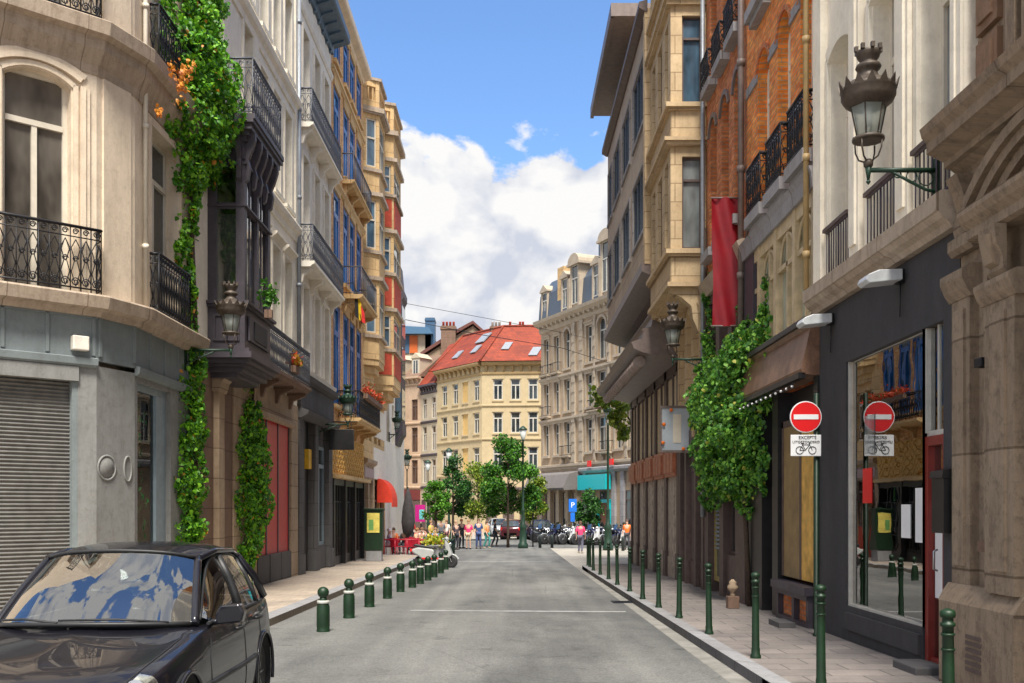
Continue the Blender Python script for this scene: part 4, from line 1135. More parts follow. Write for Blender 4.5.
    for u in (a, 19.1, 20.6, 22.2): s.box(u, u + .4, -.3, .05, g0, 3.4)
    s.box(19.5, 20.6, -.3, -.02, g0, .75); s.box(a, b, -.3, .08, 3.3, 3.45)
    s.build('shopfront', M['taupe'], r)
    for u in (19.05, 20.25, 21.45):
        q = MB(FR)
        for k in range(12): q.box(u, u + .8, -.18, -.14, 4.62 + k * .13, 4.72 + k * .13)
        q.build('louvred_shutter', plain('brown_shutter', (.13, .075, .055), .6), r)
    window(r, FR, 19.5, 20.6, .75, 3.3, M['taupe'], M['glass'], -.12, .07, .8, 0, name='shop_window')
    window(r, FR, 21.0, 22.2, .1, 3.3, plain('yellowish_frame', (.42, .32, .12), .5), M['glassblue'], -.12, .1, .8, 0, name='shop_window')
    q = MB(FR)
    for k in range(11): q.box(21.15, 22.05, -.11, -.09, .8 + k * .09, .85 + k * .09)
    q.build('blue_blind', plain('grey_blue_blind', (.22, .27, .33), .6), r)
brick_pair()

# ---- golden stone house with the canted bay
def bay_tower():
    r = thing('sandstone_bay_house', 'golden sandstone house with tall projecting window bay', 'building', (XR, 24.4, G(24) + .12))
    a, b = 22.65, 26.0; g0 = G(25) - .1; V = .8
    w = MB(FR); wall(w, a, b, 3.4, 17.5, [], .3); volume(w, a, b, g0, 17.5, 9, -.3); w.build('wall', M['goldstone'], r)
    body = MB(FR)
    def solid(z0, z1, v=V, e=0): body.prism([(a + .05 - e, 0), (a + .05 - e, v - .02), (a + .12 - e, v), (b - .02, v), (b - .02, 0)], 'w', z0, z1)
    # window storeys have reveals: cut openings on the camera face and the street face
    FN = Frame(FR(a + .05, 0, 0), (-1, 0, 0), (0, -1, 0))       # camera-facing face, u = outward from wall
    FS = Frame(FR(a + .05, V, 0), (0, 1, 0), (-1, 0, 0))        # street face
    Ls = b - .02 - (a + .05)
    for z0, z1 in ((7.5, 10.0), (10.8, 13.2), (14.0, 16.6)):
        h = [(.08, .54, z0 + .1, z1 - .32)]
        body.F = FN; wall(body, 0, V, z0, z1, h, .2, caps=False)
        hs2 = [(.35, .85, z0 + .1, z1 - .32), (1.3, 2.0, z0 + .1, z1 - .32), (2.4, 2.95, z0 + .1, z1 - .32)]
        body.F = FS; wall(body, 0, Ls, z0, z1, hs2, .2, caps=False)
        body.F = FR; body.prism([(a + .26, 0), (a + .26, V - .22), (b - .02, V - .22), (b - .02, 0)], 'w', z0, z1)
        body.F = FN; window(r, FN, *h[0], M['taupe'], M['glassblue'] if z0 > 10 else M['glasspale'], -.12, .045, .75, 0)
        for x in hs2: window(r, FS, *x, M['taupe'], M['glass'], -.12, .05, .75, 0)
        body.F = FR
    for z0, z1 in ((6.8, 7.45), (10.0, 10.75), (13.2, 14.0), (16.6, 17.5)): solid(z0, z1)
    body.build('bay', M['goldstone'], r)
    s = MB(FR)
    def led(z, o=.12, h=.14):
        s = MB(FR); s.prism([(a - o + .05, 0), (a - o + .05, V + o), (b - .02, V + o), (b - .02, 0)], 'w', z, z + h); s.build('ledge', M['goldstone'], r)
    for z in (7.4, 10.72, 13.95): led(z, .06, .06); led(z + .06, .12, .1)
    for z in (9.9, 13.1, 16.5): led(z, .1, .1); led(z + .1, .16, .08)
    led(6.72, .08, .1)
    # corbelled arch under the bay and tall pilasters below
    s = MB(FR)
    for u in (a + .1, b - .4):
        s.prism([(0, 5.6), (.15, 5.7), (.28, 6.0), (.32, 6.3), (.55, 6.5), (V, 6.6), (V, 6.75), (0, 6.75)], 'u', u, u + .3)
    s.box(a + .16, b - .16, 0, V - .1, 6.61, 6.73)
    for u in (a + .08, 23.7, 24.6, b - .3): s.box(u, u + .26, -.0, .1, 3.4, 6.5); s.mould(u - .05, u + .31, [(.1, 6.2), (.2, 6.35), (.2, 6.45), (.1, 6.5)], 0)
    s.build('pilaster', M['goldstone'], r)
    s = MB(FR); s.box(a, b, -.3, .06, 3.2, 3.6)
    for u in (a + .02, 23.6, 24.9, 25.75): s.box(u, u + .22, -.3, .07, g0, 3.2)
    s.box(a, b, -.3, -.02, g0, .4)
    s.build('shopfront', M['taupe'], r)
    for u, v_ in ((22.9, 23.6), (23.82, 24.9), (25.12, 25.75)): window(r, FR, u, v_, .4, 3.2, M['taupelight'], M['glassbrown'], -.1, .07, .8, 0, name='shop_window')
bay_tower()

# ---- modern beige stone block that overhangs the street
def overhang():
    r = thing('office_block', 'beige stone block with strip windows overhanging a dark colonnade', 'building', (XR, 31, G(31) + .12))
    a, b = 26.02, 36.7; V = .88; g0 = G(36) - .1
    F = Frame(FR(0, V, 0), (0, 1, 0), (-1, 0, 0))
    hs = []
    for z0, z1 in ((9.1, 10.85), (12.0, 13.75)):
        for u0, u1 in ((26.6, 28.9), (29.75, 31.7), (32.5, 34.4), (35.1, 36.4)): hs.append((u0, u1, z0, z1))
    w = MB(F); wall(w, a, b, 8.05, 14.7, hs, .25)
    w.F = FR; w.box(a, b, -9, V - .26, 8.05, 14.7); w.box(a, b, -9, -.3, 3.3, 8.05)
    w.F = F; 
    w.build('wall', M['beige'], r)
    s = MB(F)
    for h in hs: s.box(h[0] - .12, h[1] + .12, -.002, .06, h[2] - .1, h[2]); s.box(h[0] - .08, h[0], 0, .04, h[2], h[3]); s.box(h[1], h[1] + .08, 0, .04, h[2], h[3]); s.box(h[0] - .08, h[1] + .08, 0, .04, h[3], h[3] + .08)
    s.build('window_surround', M['bluestone'], r)
    s = MB(F); s.box(a - .02, a + .3, -.2, .07, 8.05, 14.7); s.build('corner_pier', M['goldstone'], r)
    for h in hs:
        window(r, F, *h, M['slate'], M['glass'], -.04, .06, None, 2)
        q = MB(F); n = 3; L = (h[1] - h[0]) / n
        for k in range(n): q.box(h[0] + L * k + .09, h[0] + L * (k + 1) - .09, -.1, -.06, h[2] + .1, h[2] + (h[3] - h[2]) * .9)
    # eaves strip, recessed attic, flying flat roof
    s = MB(F); s.mould(a - .05, b + .05, [(.05, 14.6), (.22, 14.7), (.22, 14.85), (.05, 14.9)], 0); s.build('gutter', M['taupe'], r)
    s = MB(FR); s.box(29.6, b - .2, -8, .1, 14.8, 16.2); at = s.build('attic', M['goldstone'], r)
    for u in (30.4, 32.2, 34.0): window(at, FR, u, u + 1.3, 15.0, 16.1, M['taupe'], M['glassbrown'], .13, .07, None, 1)
    s = MB(FR); s.box(29.4, b + .3, -8.5, 1.42, 16.2, 16.42); s.box(29.38, b + .32, 1.38, 1.5, 16.12, 16.5); s.box(29.3, 29.42, -8.5, 1.5, 16.12, 16.5)
    s.box(31, b, -8, -1, 16.4, 19); s.build('flat_roof', M['taupelight'], r)
    # underside and first floor, then stepped canopy cornice
    s = MB(FR); s.mould(a, b + .1, [(.1, 7.55), (.5, 7.65), (V + .02, 7.8), (V + .16, 7.86), (V + .16, 8.1), (V, 8.12)], -.02); s.build('ledge', M['taupelight'], r)
    wf = MB(FR); hs = [(26.6 + k * 2.1, 28.1 + k * 2.1, 6.85, 7.5) for k in range(5)]; wall(wf, a, b, 5.9, 7.6, hs, .25); wf.build('wall', M['beige'], r)
    for h in hs: window(r, FR, *h, M['taupe'], M['glassbrown'], -.12, .07, None, 2)
    s = MB(FR)
    s.mould(a - .02, b + .05, [(.1, 5.55), (1.02, 5.75), (1.25, 5.85), (1.32, 6.02), (1.18, 6.06), (1.02, 6.12), (1.0, 6.3), (1.04, 6.36), (.8, 6.42), (.75, 6.7), (.82, 6.78), (.78, 6.85), (.2, 6.9)], -.02)
    s.build('canopy', M['taupelight'], r)
    s = MB(FR); n = 16
    L = 9.2
    s.tube([(26.6, 1.0, 5.6), (26.6 + L, 1.0, 5.6)], .15, 14)
    for k in range(n): s.tube([(26.7 + L * k / n, 1.0, 5.6), (26.7 + L * k / n + .06, 1.0, 5.6)], .162, 14)
    s.build('rolled_awning', plain('pale_awning_cloth', (.36, .29, .26), .7), r)
    # colonnade
    s = MB(FR)
    U = [a + .05 + 2.1 * k for k in range(5)] + [b - .45]
    for u in U: s.box(u, u + .36, -.25, .06, g0, 5.6); s.box(u - .04, u + .4, -.25, .09, g0, .5)
    for u in U[:-1]: s.box(u + 1.05, u + 1.2, -.2, .04, 3.3, 5.6)
    s.box(a, b, -.25, .06, 5.3, 5.6); s.box(a, b, -.25, .0, g0, .0)
    s.build('column', M['taupe'], r)
    for k, u in enumerate(U[:-1]):
        q = MB(FR); q.box(u + .36, U[k + 1], -.22, -.02, 3.3, 5.3); p_ = q.build('window', M['taupelight'], r)
        q = MB(FR); q.box(u + .42, u + 1.04, -.02, -.0, 3.35, 5.25); q.box(u + 1.22, U[k + 1] - .04, -.02, .0, 3.35, 5.25); q.build('blind', plain('straw_blind', (.62, .52, .34), .7), p_)
        q = MB(FR); q.box(u + .36, U[k + 1], -.15, .1, 2.55, 3.3)
        for j in range(3): q.box(u + .45 + j * .56, u + .9 + j * .56, .1, .15, 2.65, 3.2)
        q.build('copper_panel', plain('terracotta_copper', (.44, .15, .075), .5, var=.3, scale=9), r)
        q = MB(FR); q.box(u + .36, U[k + 1], -.22, -.0, .35, 2.55); q.box(u + .36, U[k + 1], -.22, .02, g0, .35)
        q.box(u + .95, u + 1.05, -.2, .03, .36, 2.55); q.build('shopfront', plain('weathered_pale_timber', (.42, .36, .30), .6, var=.45, scale=5), r)
    # end wall round the corner
    s = MB(); s.box(XR - .0, XR + 9, 36.7, 36.75, g0, 16); s.build('end_wall', M['beige'], r)
overhang()
# ================================================================== ACROSS THE SQUARE
def row_windows(r, F, cols, rows, fm, gm, v=-.15, fw=.1, mull=1, trans=.7):
    for z0, z1 in rows:
        for c, w in cols: window(r, F, c - w / 2, c + w / 2, z0, z1, fm, gm, v, fw, trans, mull)
g0 = G(60) - .1
def tile_mat():
    m, nt, p, _ = _nt('orange_roof_tiles'); co = coords(nt)
    b = nt.nodes.new('ShaderNodeTexBrick'); nt.links.new(wallvec(nt, co), b.inputs['Vector']); b.inputs['Scale'].default_value = 1
    b.inputs['Brick Width'].default_value = .3; b.inputs['Row Height'].default_value = .22; b.inputs['Mortar Size'].default_value = .02
    b.inputs['Color1'].default_value = (.30, .040, .010, 1); b.inputs['Color2'].default_value = (.20, .028, .010, 1); b.inputs['Mortar'].default_value = (.16, .025, .01, 1)
    v = ramp(nt, noise(nt, co, .8, 6, .7), [(.3, (.65, .6, .6)), (.7, (1.2, 1.25, 1.2))])
    nt.links.new(mixc(nt, 1, b.outputs[0], v, 'MULTIPLY'), p.inputs['Base Color']); p.inputs['Roughness'].default_value = .7
    return m
M['tiles'] = tile_mat()
M['yellowrender'] = plaster('yellow_render', (.47, .375, .225), dirt=.18)
M['palerender'] = plaster('pale_cream_render', (.46, .39, .29), dirt=.2)
M['pinkstone'] = plaster('pinkish_brown_stone', (.46, .33, .23), dirt=.35)
M['ornate'] = plaster('ornate_limestone', (.42, .31, .205), dirt=.7, dirtc=(.25, .17, .11))
M['ornate2'] = plaster('pale_limestone', (.42, .35, .265), dirt=.7, dirtc=(.28, .22, .17))
M['fwin'] = plain('white_sash_paint', (.5, .48, .43), .5)
M['turq'] = plain('turquoise_board', (.0, .42, .46), .4, var=.06)

def yellow_building():
    r = thing('corner_apartment_house', 'yellow corner building with orange tiled hip roof, across the square', 'building', (-3, 100, G(100)))
    C = Vector((-3.0, 100)); E = Vector((7.5, 99.2)); Wd = Vector((-8.0, 107))
    d = (E - C).normalized(); F1 = Frame((C.x, C.y, 0), (d.x, d.y, 0), (d.y, -d.x, 0)); L1 = (E - C).length
    d2 = (C - Wd).normalized(); F2 = Frame((Wd.x, Wd.y, 0), (d2.x, d2.y, 0), (d2.y, -d2.x, 0)); L2 = (C - Wd).length
    rows = [(12.5, 14.6), (9.2, 11.3), (5.5, 7.8)]; top = 16.2
    cols = [(1.6 + 1.76 * k, .95) for k in range(5)]
    w = MB(F1); hs = [(c - x / 2, c + x / 2, z0, z1) for z0, z1 in rows for c, x in cols]
    wall(w, 0, L1, g0, top, hs, .25)
    t2 = [L2 * k for k in (.17, .42, .64, .88)]
    hs2 = [(t - .5, t + .5, z0, z1) for z0, z1 in rows for t in t2]
    w.F = F2; wall(w, 0, L2, g0, top, hs2, .25)
    w.F = WORLD; w.prism([(-2.9, 100.4), (7.5, 99.6), (7.5, 112), (-3, 116), (-7.8, 107.4)], 'w', g0, top)
    w.build('wall', M['yellowrender'], r)
    for z0, z1 in rows: row_windows(r, F1, cols, [(z0, z1)], M['fwin'], M['glass'])
    for k, t in enumerate(t2):
        for z0, z1 in rows:
            if k == 2: q = MB(F2); q.box(t - .5, t + .5, -.2, -.1, z0, z1); q.build('blind_window', plain('ochre_infill', (.55, .36, .13), .8), r)
            else: window(r, F2, t - .5, t + .5, z0, z1, M['fwin'], M['glass'], -.15, .1, .7, 1)
    for F, L in ((F1, L1), (F2, L2)):
        s = MB(F)
        for z in (5.0, 8.55, 11.9): q = MB(F); q.mould(0, L, [(.03, z - .1), (.12, z), (.12, z + .12), (.03, z + .15)], 0); q.build('string_course', plain('ochre_trim', (.36, .25, .12)) if 0 else M['yellowrender'], r)
        s.mould(0, L, [(.05, 15.0), (.1, 15.1), (.1, 15.25), (.05, 15.3)], 0)
        n = int(L / .85)
        for k in range(n): u = L * (k + .5) / n; s.prism([(0, 15.3), (.1, 15.35), (.45, 15.85), (0, 15.85)], 'u', u - .09, u + .09)
        s.mould(0, L, [(.1, 15.85), (.5, 15.95), (.6, 16.1), (.62, 16.25), (.4, 16.3)], -.05)
        s.build('cornice', MATS.get('ochre_trim') or plaster('ochre_trim', (.36, .25, .12), dirt=.25), r)
    for F, hh in [(F1, h) for h in hs] + [(F2, h) for h in hs2]:
        s = MB(F); s.box(hh[0] - .12, hh[1] + .12, -.002, .08, hh[2] - .16, hh[2]); s.build('sill', M['yellowrender'], r)
        s = MB(F); s.box(hh[0] - .12, hh[1] + .12, -.002, .06, hh[3], hh[3] + .16); s.build('lintel', M['yellowrender'], r)
    # hip roof
    rf = MB(); ez, rz = 16.3, 20.6
    c0, e0, w0 = Vector((-3.2, 99.3)), Vector((7.6, 98.5)), Vector((-8.9, 107.2))
    R0, R1, R2 = Vector((-.9, 104.2, rz)), Vector((7.6, 103.6, rz)), Vector((-5.4, 110.2, rz))
    P = [(c0.x, c0.y, ez), (e0.x, e0.y, ez), tuple(R1), tuple(R0), (w0.x, w0.y, ez), tuple(R2), (7.6, 110, ez), (0, 114, ez)]
    rf._add(P, [(0, 1, 2, 3), (4, 0, 3, 5), (2, 6, 7, 3), (3, 7, 5), (5, 7, 4), (1, 6, 2)])
    roof = rf.build('roof', M['tiles'], r)
    # skylights, lying on the slopes
    def onroof(A, B, Cc, s_, t_): return A + (B - A) * s_ + (Cc - A) * t_
    A = Vector(P[0]); B = Vector(P[1]); D = Vector(P[3]); nrm = (B - A).cross(D - A).normalized()
    if nrm.z < 0: nrm = -nrm
    def sky_l(A, B, D, s0, s1, t0, t1, nrm):
        q = MB(); c = [A + (B - A) * s_ + (D - A) * t_ for s_, t_ in ((s0, t0), (s1, t0), (s1, t1), (s0, t1))]
        q._add([tuple(x + nrm * .03) for x in c] + [tuple(x + nrm * .14) for x in c], [(0, 1, 2, 3), (4, 5, 6, 7), (0, 1, 5, 4), (1, 2, 6, 5), (2, 3, 7, 6), (3, 0, 4, 7)])
        q.build('skylight', plain('grey_skylight', (.25, .27, .3), .35), roof)
    sky_l(A, B, D, .13, .2, .3, .5, nrm); sky_l(A, B, D, .42, .5, .12, .35, nrm)
    A2 = Vector(P[4]); B2 = Vector(P[0]); D2 = Vector(P[5]); n2 = (B2 - A2).cross(D2 - A2).normalized(); n2 = n2 if n2.z > 0 else -n2
    sky_l(A2, B2, D2, .3, .4, .25, .45, n2); sky_l(A2, B2, D2, .62, .72, .3, .5, n2); sky_l(A2, B2, D2, .52, .68, .6, .85, n2)
    # ridge hips
    q = MB(); 
    for a_, b_ in ((0, 3), (3, 2), (3, 5), (4, 5)): q.tube([Vector(P[a_]) + Vector((0, 0, .05)), Vector(P[b_]) + Vector((0, 0, .05))], .12, 6)
    q.build('ridge_tiles', M['tiles'], roof)
    # chimneys
    def chim(x, y, z0, z1, w_, m_, pots, pm):
        q = MB(); q.box(x - w_, x + w_, y - .5, y + .5, z0, z1); q.box(x - w_ - .1, x + w_ + .1, y - .6, y + .6, z1 - .25, z1 - .05); c = q.build('chimney', m_, roof)
        for k in range(pots):
            q = MB(); q.lathe((x - w_ + 2 * w_ * (k + .5) / pots, y, z1), [(.14, 0), (.12, .5), (.15, .55)], 8); q.build('chimney_pot', pm, c)
    chim(-1.7, 106, 18, 20.9, .55, M['brownstone'], 3, M['fwin'])
    chim(-.2, 105, 19, 20.7, .25, M['brickred'], 1, M['brickred']); chim(1.0, 105, 19, 20.7, .3, M['brickred'], 2, M['brickred'])
    chim(3.4, 105, 19, 20.4, .2, M['brownstone'], 2, M['fwin'])
    q = MB(F1)
    for k in range(6): q.box(.4 + k * 1.7, 1.5 + k * 1.7, .0, .1, g0, 3.2)
    q.mould(0, L1, [(.1, 3.3), (.5, 3.5), (.5, 3.7), (.1, 3.8)], 0); q.build('shopfront', M['taupe'], r)
    return Wd
Wd = yellow_building()
def side_row():
    # narrow pale house and pink-brown house continuing the row to the left
    d = (Vector((-3.0, 100)) - Vector((-8.0, 107))).normalized()
    P1 = Vector((-8.0, 107)); P2 = P1 - d * 3.6; P2 = Vector((-10.0, 110.0)); P3 = Vector((-13.4, 112.5))
    for (A, B, nm, lab, m_, top, ncol, glassm, roofz) in (
        (P2, P1, 'narrow_pale_house', 'narrow pale house with dark eaves beside the yellow corner building', 'palerender', 14.9, 2, 'glassbrown', 18.5),
        (P3, P2, 'pinkish_house', 'pinkish stone house with dormers and shop awning, far left of the square', 'pinkstone', 16.0, 2, 'glassbrown', 17.5)):
        dd = (B - A); L = dd.length; dd.normalize(); F = Frame((A.x, A.y, 0), (dd.x, dd.y, 0), (dd.y, -dd.x, 0))
        r = thing(nm, lab, 'building', (A.x, A.y, G(99)))
        rows = [(11.4, 13.7), (7.9, 10.6), (4.4, 7.0)]; cols = [(L * (k + .5) / ncol + (.1 if k else -.1), .9) for k in range(ncol)]
        hs = [(c - x / 2, c + x / 2, z0, z1) for z0, z1 in rows for c, x in cols]
        w = MB(F); wall(w, 0, L, g0, top, hs, .25); w.box(0, L, -8, -.25, g0, top); w.build('wall', M[m_], r)
        for h in hs: window(r, F, *h, M['fwin'] if nm[0] == 'n' else M['taupe'], M[glassm], -.15, .1, .7, 1)
        s = MB(F)
        for z in (3.9, 7.4, 11.0, top - .7): s.mould(0, L, [(.03, z - .1), (.12, z), (.12, z + .15), (.03, z + .2)], 0)
        for k in range(6): u = L * (k + .5) / 6; s.prism([(0, top - .6), (.1, top - .55), (.35, top - .1), (0, top - .1)], 'u', u - .1, u + .1)
        s.mould(0, L, [(.1, top - .1), (.5, top), (.5, top + .2), (.1, top + .25)], 0)
        s.build('cornice', M['mauve'] if nm[0] == 'n' else M[m_], r)
        s = MB(F); s.prism([(.4, top + .2), (-3.6, roofz + 1.5), (-8, top + .2)], 'u', 0, L); rf = s.build('roof', M['tiles'] if nm[0] == 'n' else M['brownstone'], r)
        if nm[0] != 'n':
            for c, x in cols:
                s = MB(F); s.box(c - .6, c + .6, -2.2, -.2, top + .25, top + 2.3); s.prism([(c - .75, top + 2.3), (c + .75, top + 2.3), (c, top + 2.9)], 'v', -2.2, -.1); dm = s.build('dormer', M['palerender'], rf)
                window(dm, F, c - .4, c + .4, top + .5, top + 2.1, M['fwin'], M['glass'], -.18, .08, None, 1)
            s = MB(F); s.box(.1, L - .1, .02, .12, 2.6, 3.7); s.build('shop_sign_board', plain('brown_sign_board', (.14, .03, .03), .5), r)
        s = MB(F)
        for k in range(3): s.box(.2 + L / 3 * k, .2 + L / 3 * (k + 1) - .3, -.02, .06, g0, 2.6)
        s.build('shopfront', M['taupe'], r)
side_row()

# modern house and chimney stack rising behind
r = thing('modern_penthouse', 'white rooftop house with blue roof and orange panel behind the left row', 'building', (-12.4, 128, G(60)))
s = MB(); s.box(-17, -10.2, 126, 134, g0, 23.5); s.build('wall', M['palerender'], r)
s = MB(); s.box(-12.9, -11.9, 125.85, 126, 21.2, 23.4); s.build('orange_panel', plain('orange_panel', (.5, .1, .01), .5), r)
s = MB(); s.box(-13.8, -12.95, 125.85, 126, 21.2, 23.4); s.build('blue_panel', plain('blue_panel', (.035, .09, .17), .5), r)
s = MB(); s.prism([(-17, 23.5), (-9.9, 23.5), (-10.4, 24.3), (-16, 24.6)], 'v', 125, 134.5); rr_ = s.build('roof', plain('steel_blue_roof', (.06, .14, .24), .4), r)
s = MB(); s.box(-10.95, -9.75, 126, 128, 20, 25.7); s.box(-11.0, -9.7, 125.9, 128.1, 25.3, 25.5); s.build('chimney', MATS['blue_panel'], r)
r = thing('gabled_house', 'old brown gabled house with tall chimney of pots behind the orange roof', 'building', (-6.5, 122, G(60)))
s = MB(); s.prism([(-10.5, g0), (-2.0, g0), (-2.0, 20.8), (-4.6, 23.2), (-7.0, 21.8), (-10.5, 19.5)], 'v', 118, 128); s.build('wall', plaster('tan_gable', (.3, .22, .15), dirt=.5), r)
s = MB(); s.prism([(-10.8, 19.6), (-7.0, 22.0), (-4.6, 23.4), (-1.8, 21.0), (-1.8, 21.3), (-4.6, 23.75), (-7.1, 22.4), (-10.8, 20.0)], 'v', 117.6, 128); s.build('roof', plain('dark_tiles', (.12, .04, .03), .7), r)
s = MB(); s.box(-8.3, -6.6, 116.8, 118, 19, 23.0); s.box(-8.4, -6.5, 116.7, 118.1, 22.6, 22.85); ch = s.build('chimney', M['brownstone'], r)
for k in range(4): s = MB(); s.lathe((-8.05 + .4 * k, 117.4, 23), [(.15, 0), (.13, .5), (.16, .55)], 8); s.build('chimney_pot', M['brickred'], ch)

# ---- ornate mansard block on the right of the square
def mansard():
    r = thing('mansard_building', 'ornate limestone building with blue slate mansard and turquoise shop, right of the square', 'building', (5, 80, G(60)))
    A = Vector((2.5, 86.0)); d = Vector((5, -11)).normalized(); F = Frame((A.x, A.y, 0), (d.x, d.y, 0), (d.y, -d.x, 0)); L = 24.0
    top = 17.6
    cols = [(1.1, .9, 0), (3.0, .9, 0), (4.9, 1.0, 1), (8.6, 1.0, 0), (10.6, 1.3, 1), (13.1, 1.0, 1), (15.3, 1.0, 0), (17.5, 1.0, 0), (19.7, 1.0, 0), (22, 1.0, 0)]
    rows = [(13.1, 16.0), (9.6, 12.2), (6.1, 8.7)]
    hs = []
    for i, (z0, z1) in enumerate(rows):
        for c, w_, arch in cols: hs.append((c - w_ / 2, c + w_ / 2, z0, z1 + (.3 if arch and i == 0 else 0), arch and i == 0))
    w = MB(F); wall(w, 0, L, g0, top, [h[:4] for h in hs], .3)
    for h in hs:
        if h[4]: archfill(w, h[0], h[1], h[3], (h[1] - h[0]) / 2 - .02, 0, .28)
    w.box(0, L, -9, -.3, g0, top)
    w.build('wall', M['ornate'], r)
    for z in (5.1, 8.95, 12.5): s = MB(F); s.mould(0, L, [(.05, z - .25), (.1, z - .1), (.25, z), (.25, z + .18), (.05, z + .22)], 0); s.build('string_course', M['ornate2'], r)
    s = MB(F)
    s.mould(-.1, L, [(.06, 16.6), (.15, 16.75), (.15, 17.0), (.5, 17.2), (.7, 17.35), (.75, 17.6), (.5, 17.7)], 0)
    for k in range(30): s.box(.3 + k * .8, .55 + k * .8, 0, .45, 16.95, 17.2)
    s.build('cornice', M['ornate2'], r)
    for u, wd in ((5.9, .5), (7.2, .5), (9.5, .25), (11.7, .25), (14.2, .3)):
        s = MB(F); s.box(u, u + wd, 0, .16, 5.2, 16.6)
        for k in range(14): s.box(u - .02, u + wd + .02, .15, .2, 5.4 + k * .8, 5.9 + k * .8)
        s.build('pilaster', M['ornate2'], r)
    for h in hs:
        s = MB(F); s.box(h[0] - .16, h[0], -.002, .08, h[2], h[3] - (.4 if h[4] else 0)); s.box(h[1], h[1] + .16, -.002, .08, h[2], h[3] - (.4 if h[4] else 0))
        s.box(h[0] - .2, h[1] + .2, -.002, .18, h[2] - .18, h[2])
        if h[4]: archband(s, h[0], h[1], h[3], (h[1] - h[0]) / 2 - .02, 0, .2, .12)
        else: s.mould(h[0] - .2, h[1] + .2, [(.08, h[3]), (.1, h[3] + .15), (.2, h[3] + .22), (.2, h[3] + .3)], 0)
        s.build('window_surround', M['ornate2'], r)
    for h in hs: window(r, F, *h[:4], M['fwin'], M['glass'], -.2, .09, .7, 1)
    for c, z in ((1.1, 13.0), (3.0, 13.0), (1.1, 9.5), (9.6, 9.3), (4.9, 6.0), (11.5, 6.0)):
        balcony(r, F, c - .8, c + .8, .4, z - .05, .8, M['ornate2'], M['iron'], .15, 'bars', .2, True)
    # mansard roof
    s = MB(F); s.prism([(.3, top), (.12, top + 2.2), (-1.0, top + 3.6), (-8, top + 3.6), (-9, top)], 'u', .1, L); rf = s.build('roof', M['slate'], r)
    # flank piece: golden party wall
    s = MB(F); s.box(3.5, 4.6, -1.4, .2, top, top + 3.9); s.build('party_wall', M['yellowstone'], rf)
    def dormer(c, w_, h_, v_, ornate):
        q = MB(F)
        q.box(c - w_ / 2 - .15, c - w_ / 2, -1.6, v_, top + .05, top + h_); q.box(c + w_ / 2, c + w_ / 2 + .15, -1.6, v_, top + .05, top + h_)
        q.box(c - w_ / 2, c + w_ / 2, -1.6, v_ - .15, top + .05, top + h_)
        if ornate:
            q.box(c - w_ / 2 - .4, c - w_ / 2 - .15, -.8, v_ + .05, top + .1, top + h_ * .7); q.box(c + w_ / 2 + .15, c + w_ / 2 + .4, -.8, v_ + .05, top + .1, top + h_ * .7)
            n = 8; pts = [(c + (w_ / 2 + .4) * math.cos(PI * k / n), top + h_ + (.75) * math.sin(PI * k / n)) for k in range(n + 1)]
            q.prism(pts, 'v', -1.6, v_ + .12); q.box(c - w_ / 2 - .5, c + w_ / 2 + .5, -1.5, v_ + .18, top + h_ - .18, top + h_)
        else:
            q.prism([(c - w_ / 2 - .25, top + h_), (c + w_ / 2 + .25, top + h_), (c, top + h_ + .5)], 'v', -1.6, v_ + .1); q.box(c - w_ / 2 - .25, c + w_ / 2 + .25, -1.5, v_ + .1, top + h_ - .12, top + h_)
        dm = q.build('dormer', M['ornate2'], rf)
        window(dm, F, c - w_ / 2, c + w_ / 2, top + .35, top + h_ - .15, M['fwin'], M['glass'], v_ - .1, .08, .65, 1)
    dormer(1.2, .9, 2.5, .3, False); dormer(5.0, .9, 2.9, .35, False); dormer(6.9, 1.1, 3.6, .45, True); dormer(10.3, 1.1, 2.9, .35, False); dormer(12.0, 1.3, 4.3, .5, True)
    dormer(15, 1, 3, .35, False); dormer(17.5, 1.2, 4, .45, True); dormer(20, 1, 3, .35, False)
    q = MB(F); q.box(7.9, 9.4, -2.6, -1.2, top + 3.2, top + 5.0); q.build('roof_cabin', M['slate'], rf)
    q = MB(F); q.box(12.2, 14.0, -4, -2.5, top + 3, top + 6.6); q.box(12.1, 14.1, -4.1, -2.4, top + 6.2, top + 6.4); ch = q.build('chimney', M['pinkstone'], rf)
    for k in range(4): q = MB(F); q.lathe((12.5 + k * .42, -3.2, top + 6.6), [(.14, 0), (.12, .7), (.15, .75)], 8); q.build('chimney_pot', M['taupe'], ch)
    # ground floor: columns, canopy, turquoise shop
    q = MB(F)
    for u in (.3, 1.9, 3.5, 5.1, 6.7): q.box(u, u + .42, 0, .3, g0, 3.2)
    q.build('column', M['ornate2'], r)
    q = MB(F); q.prism([(0, 3.2), (1.6, 3.1), (1.7, 3.3), (1.2, 4.4), (0, 4.7)], 'u', 0, 7.4); q.build('canopy', plaster('grey_canopy', (.16, .145, .14), dirt=.3), r)
    q = MB(F)
    for u in (7.8, 12.3, 13.6, 15.8, 18, 20): q.box(u, u + .5, 0, .2, g0, 4.6)
    q.mould(7.4, L, [(.2, 4.4), (.4, 4.6), (.4, 4.8), (.1, 4.9)], 0); q.build('shopfront', M['bluestone'], r)
    for u in (1.0, 2.6, 4.2, 5.9, 8.6, 10.4, 14.2, 16.5): window(r, F, u - .0, u + .85, g0 + .3, 3.0, M['taupe'], M['glass'], .06, .08, .8, 0, name='shop_window')
    q = MB(F); q.box(8.0, 12.4, .3, .75, 3.1, 4.25); q.build('turquoise_sign_board', M['turq'], r)
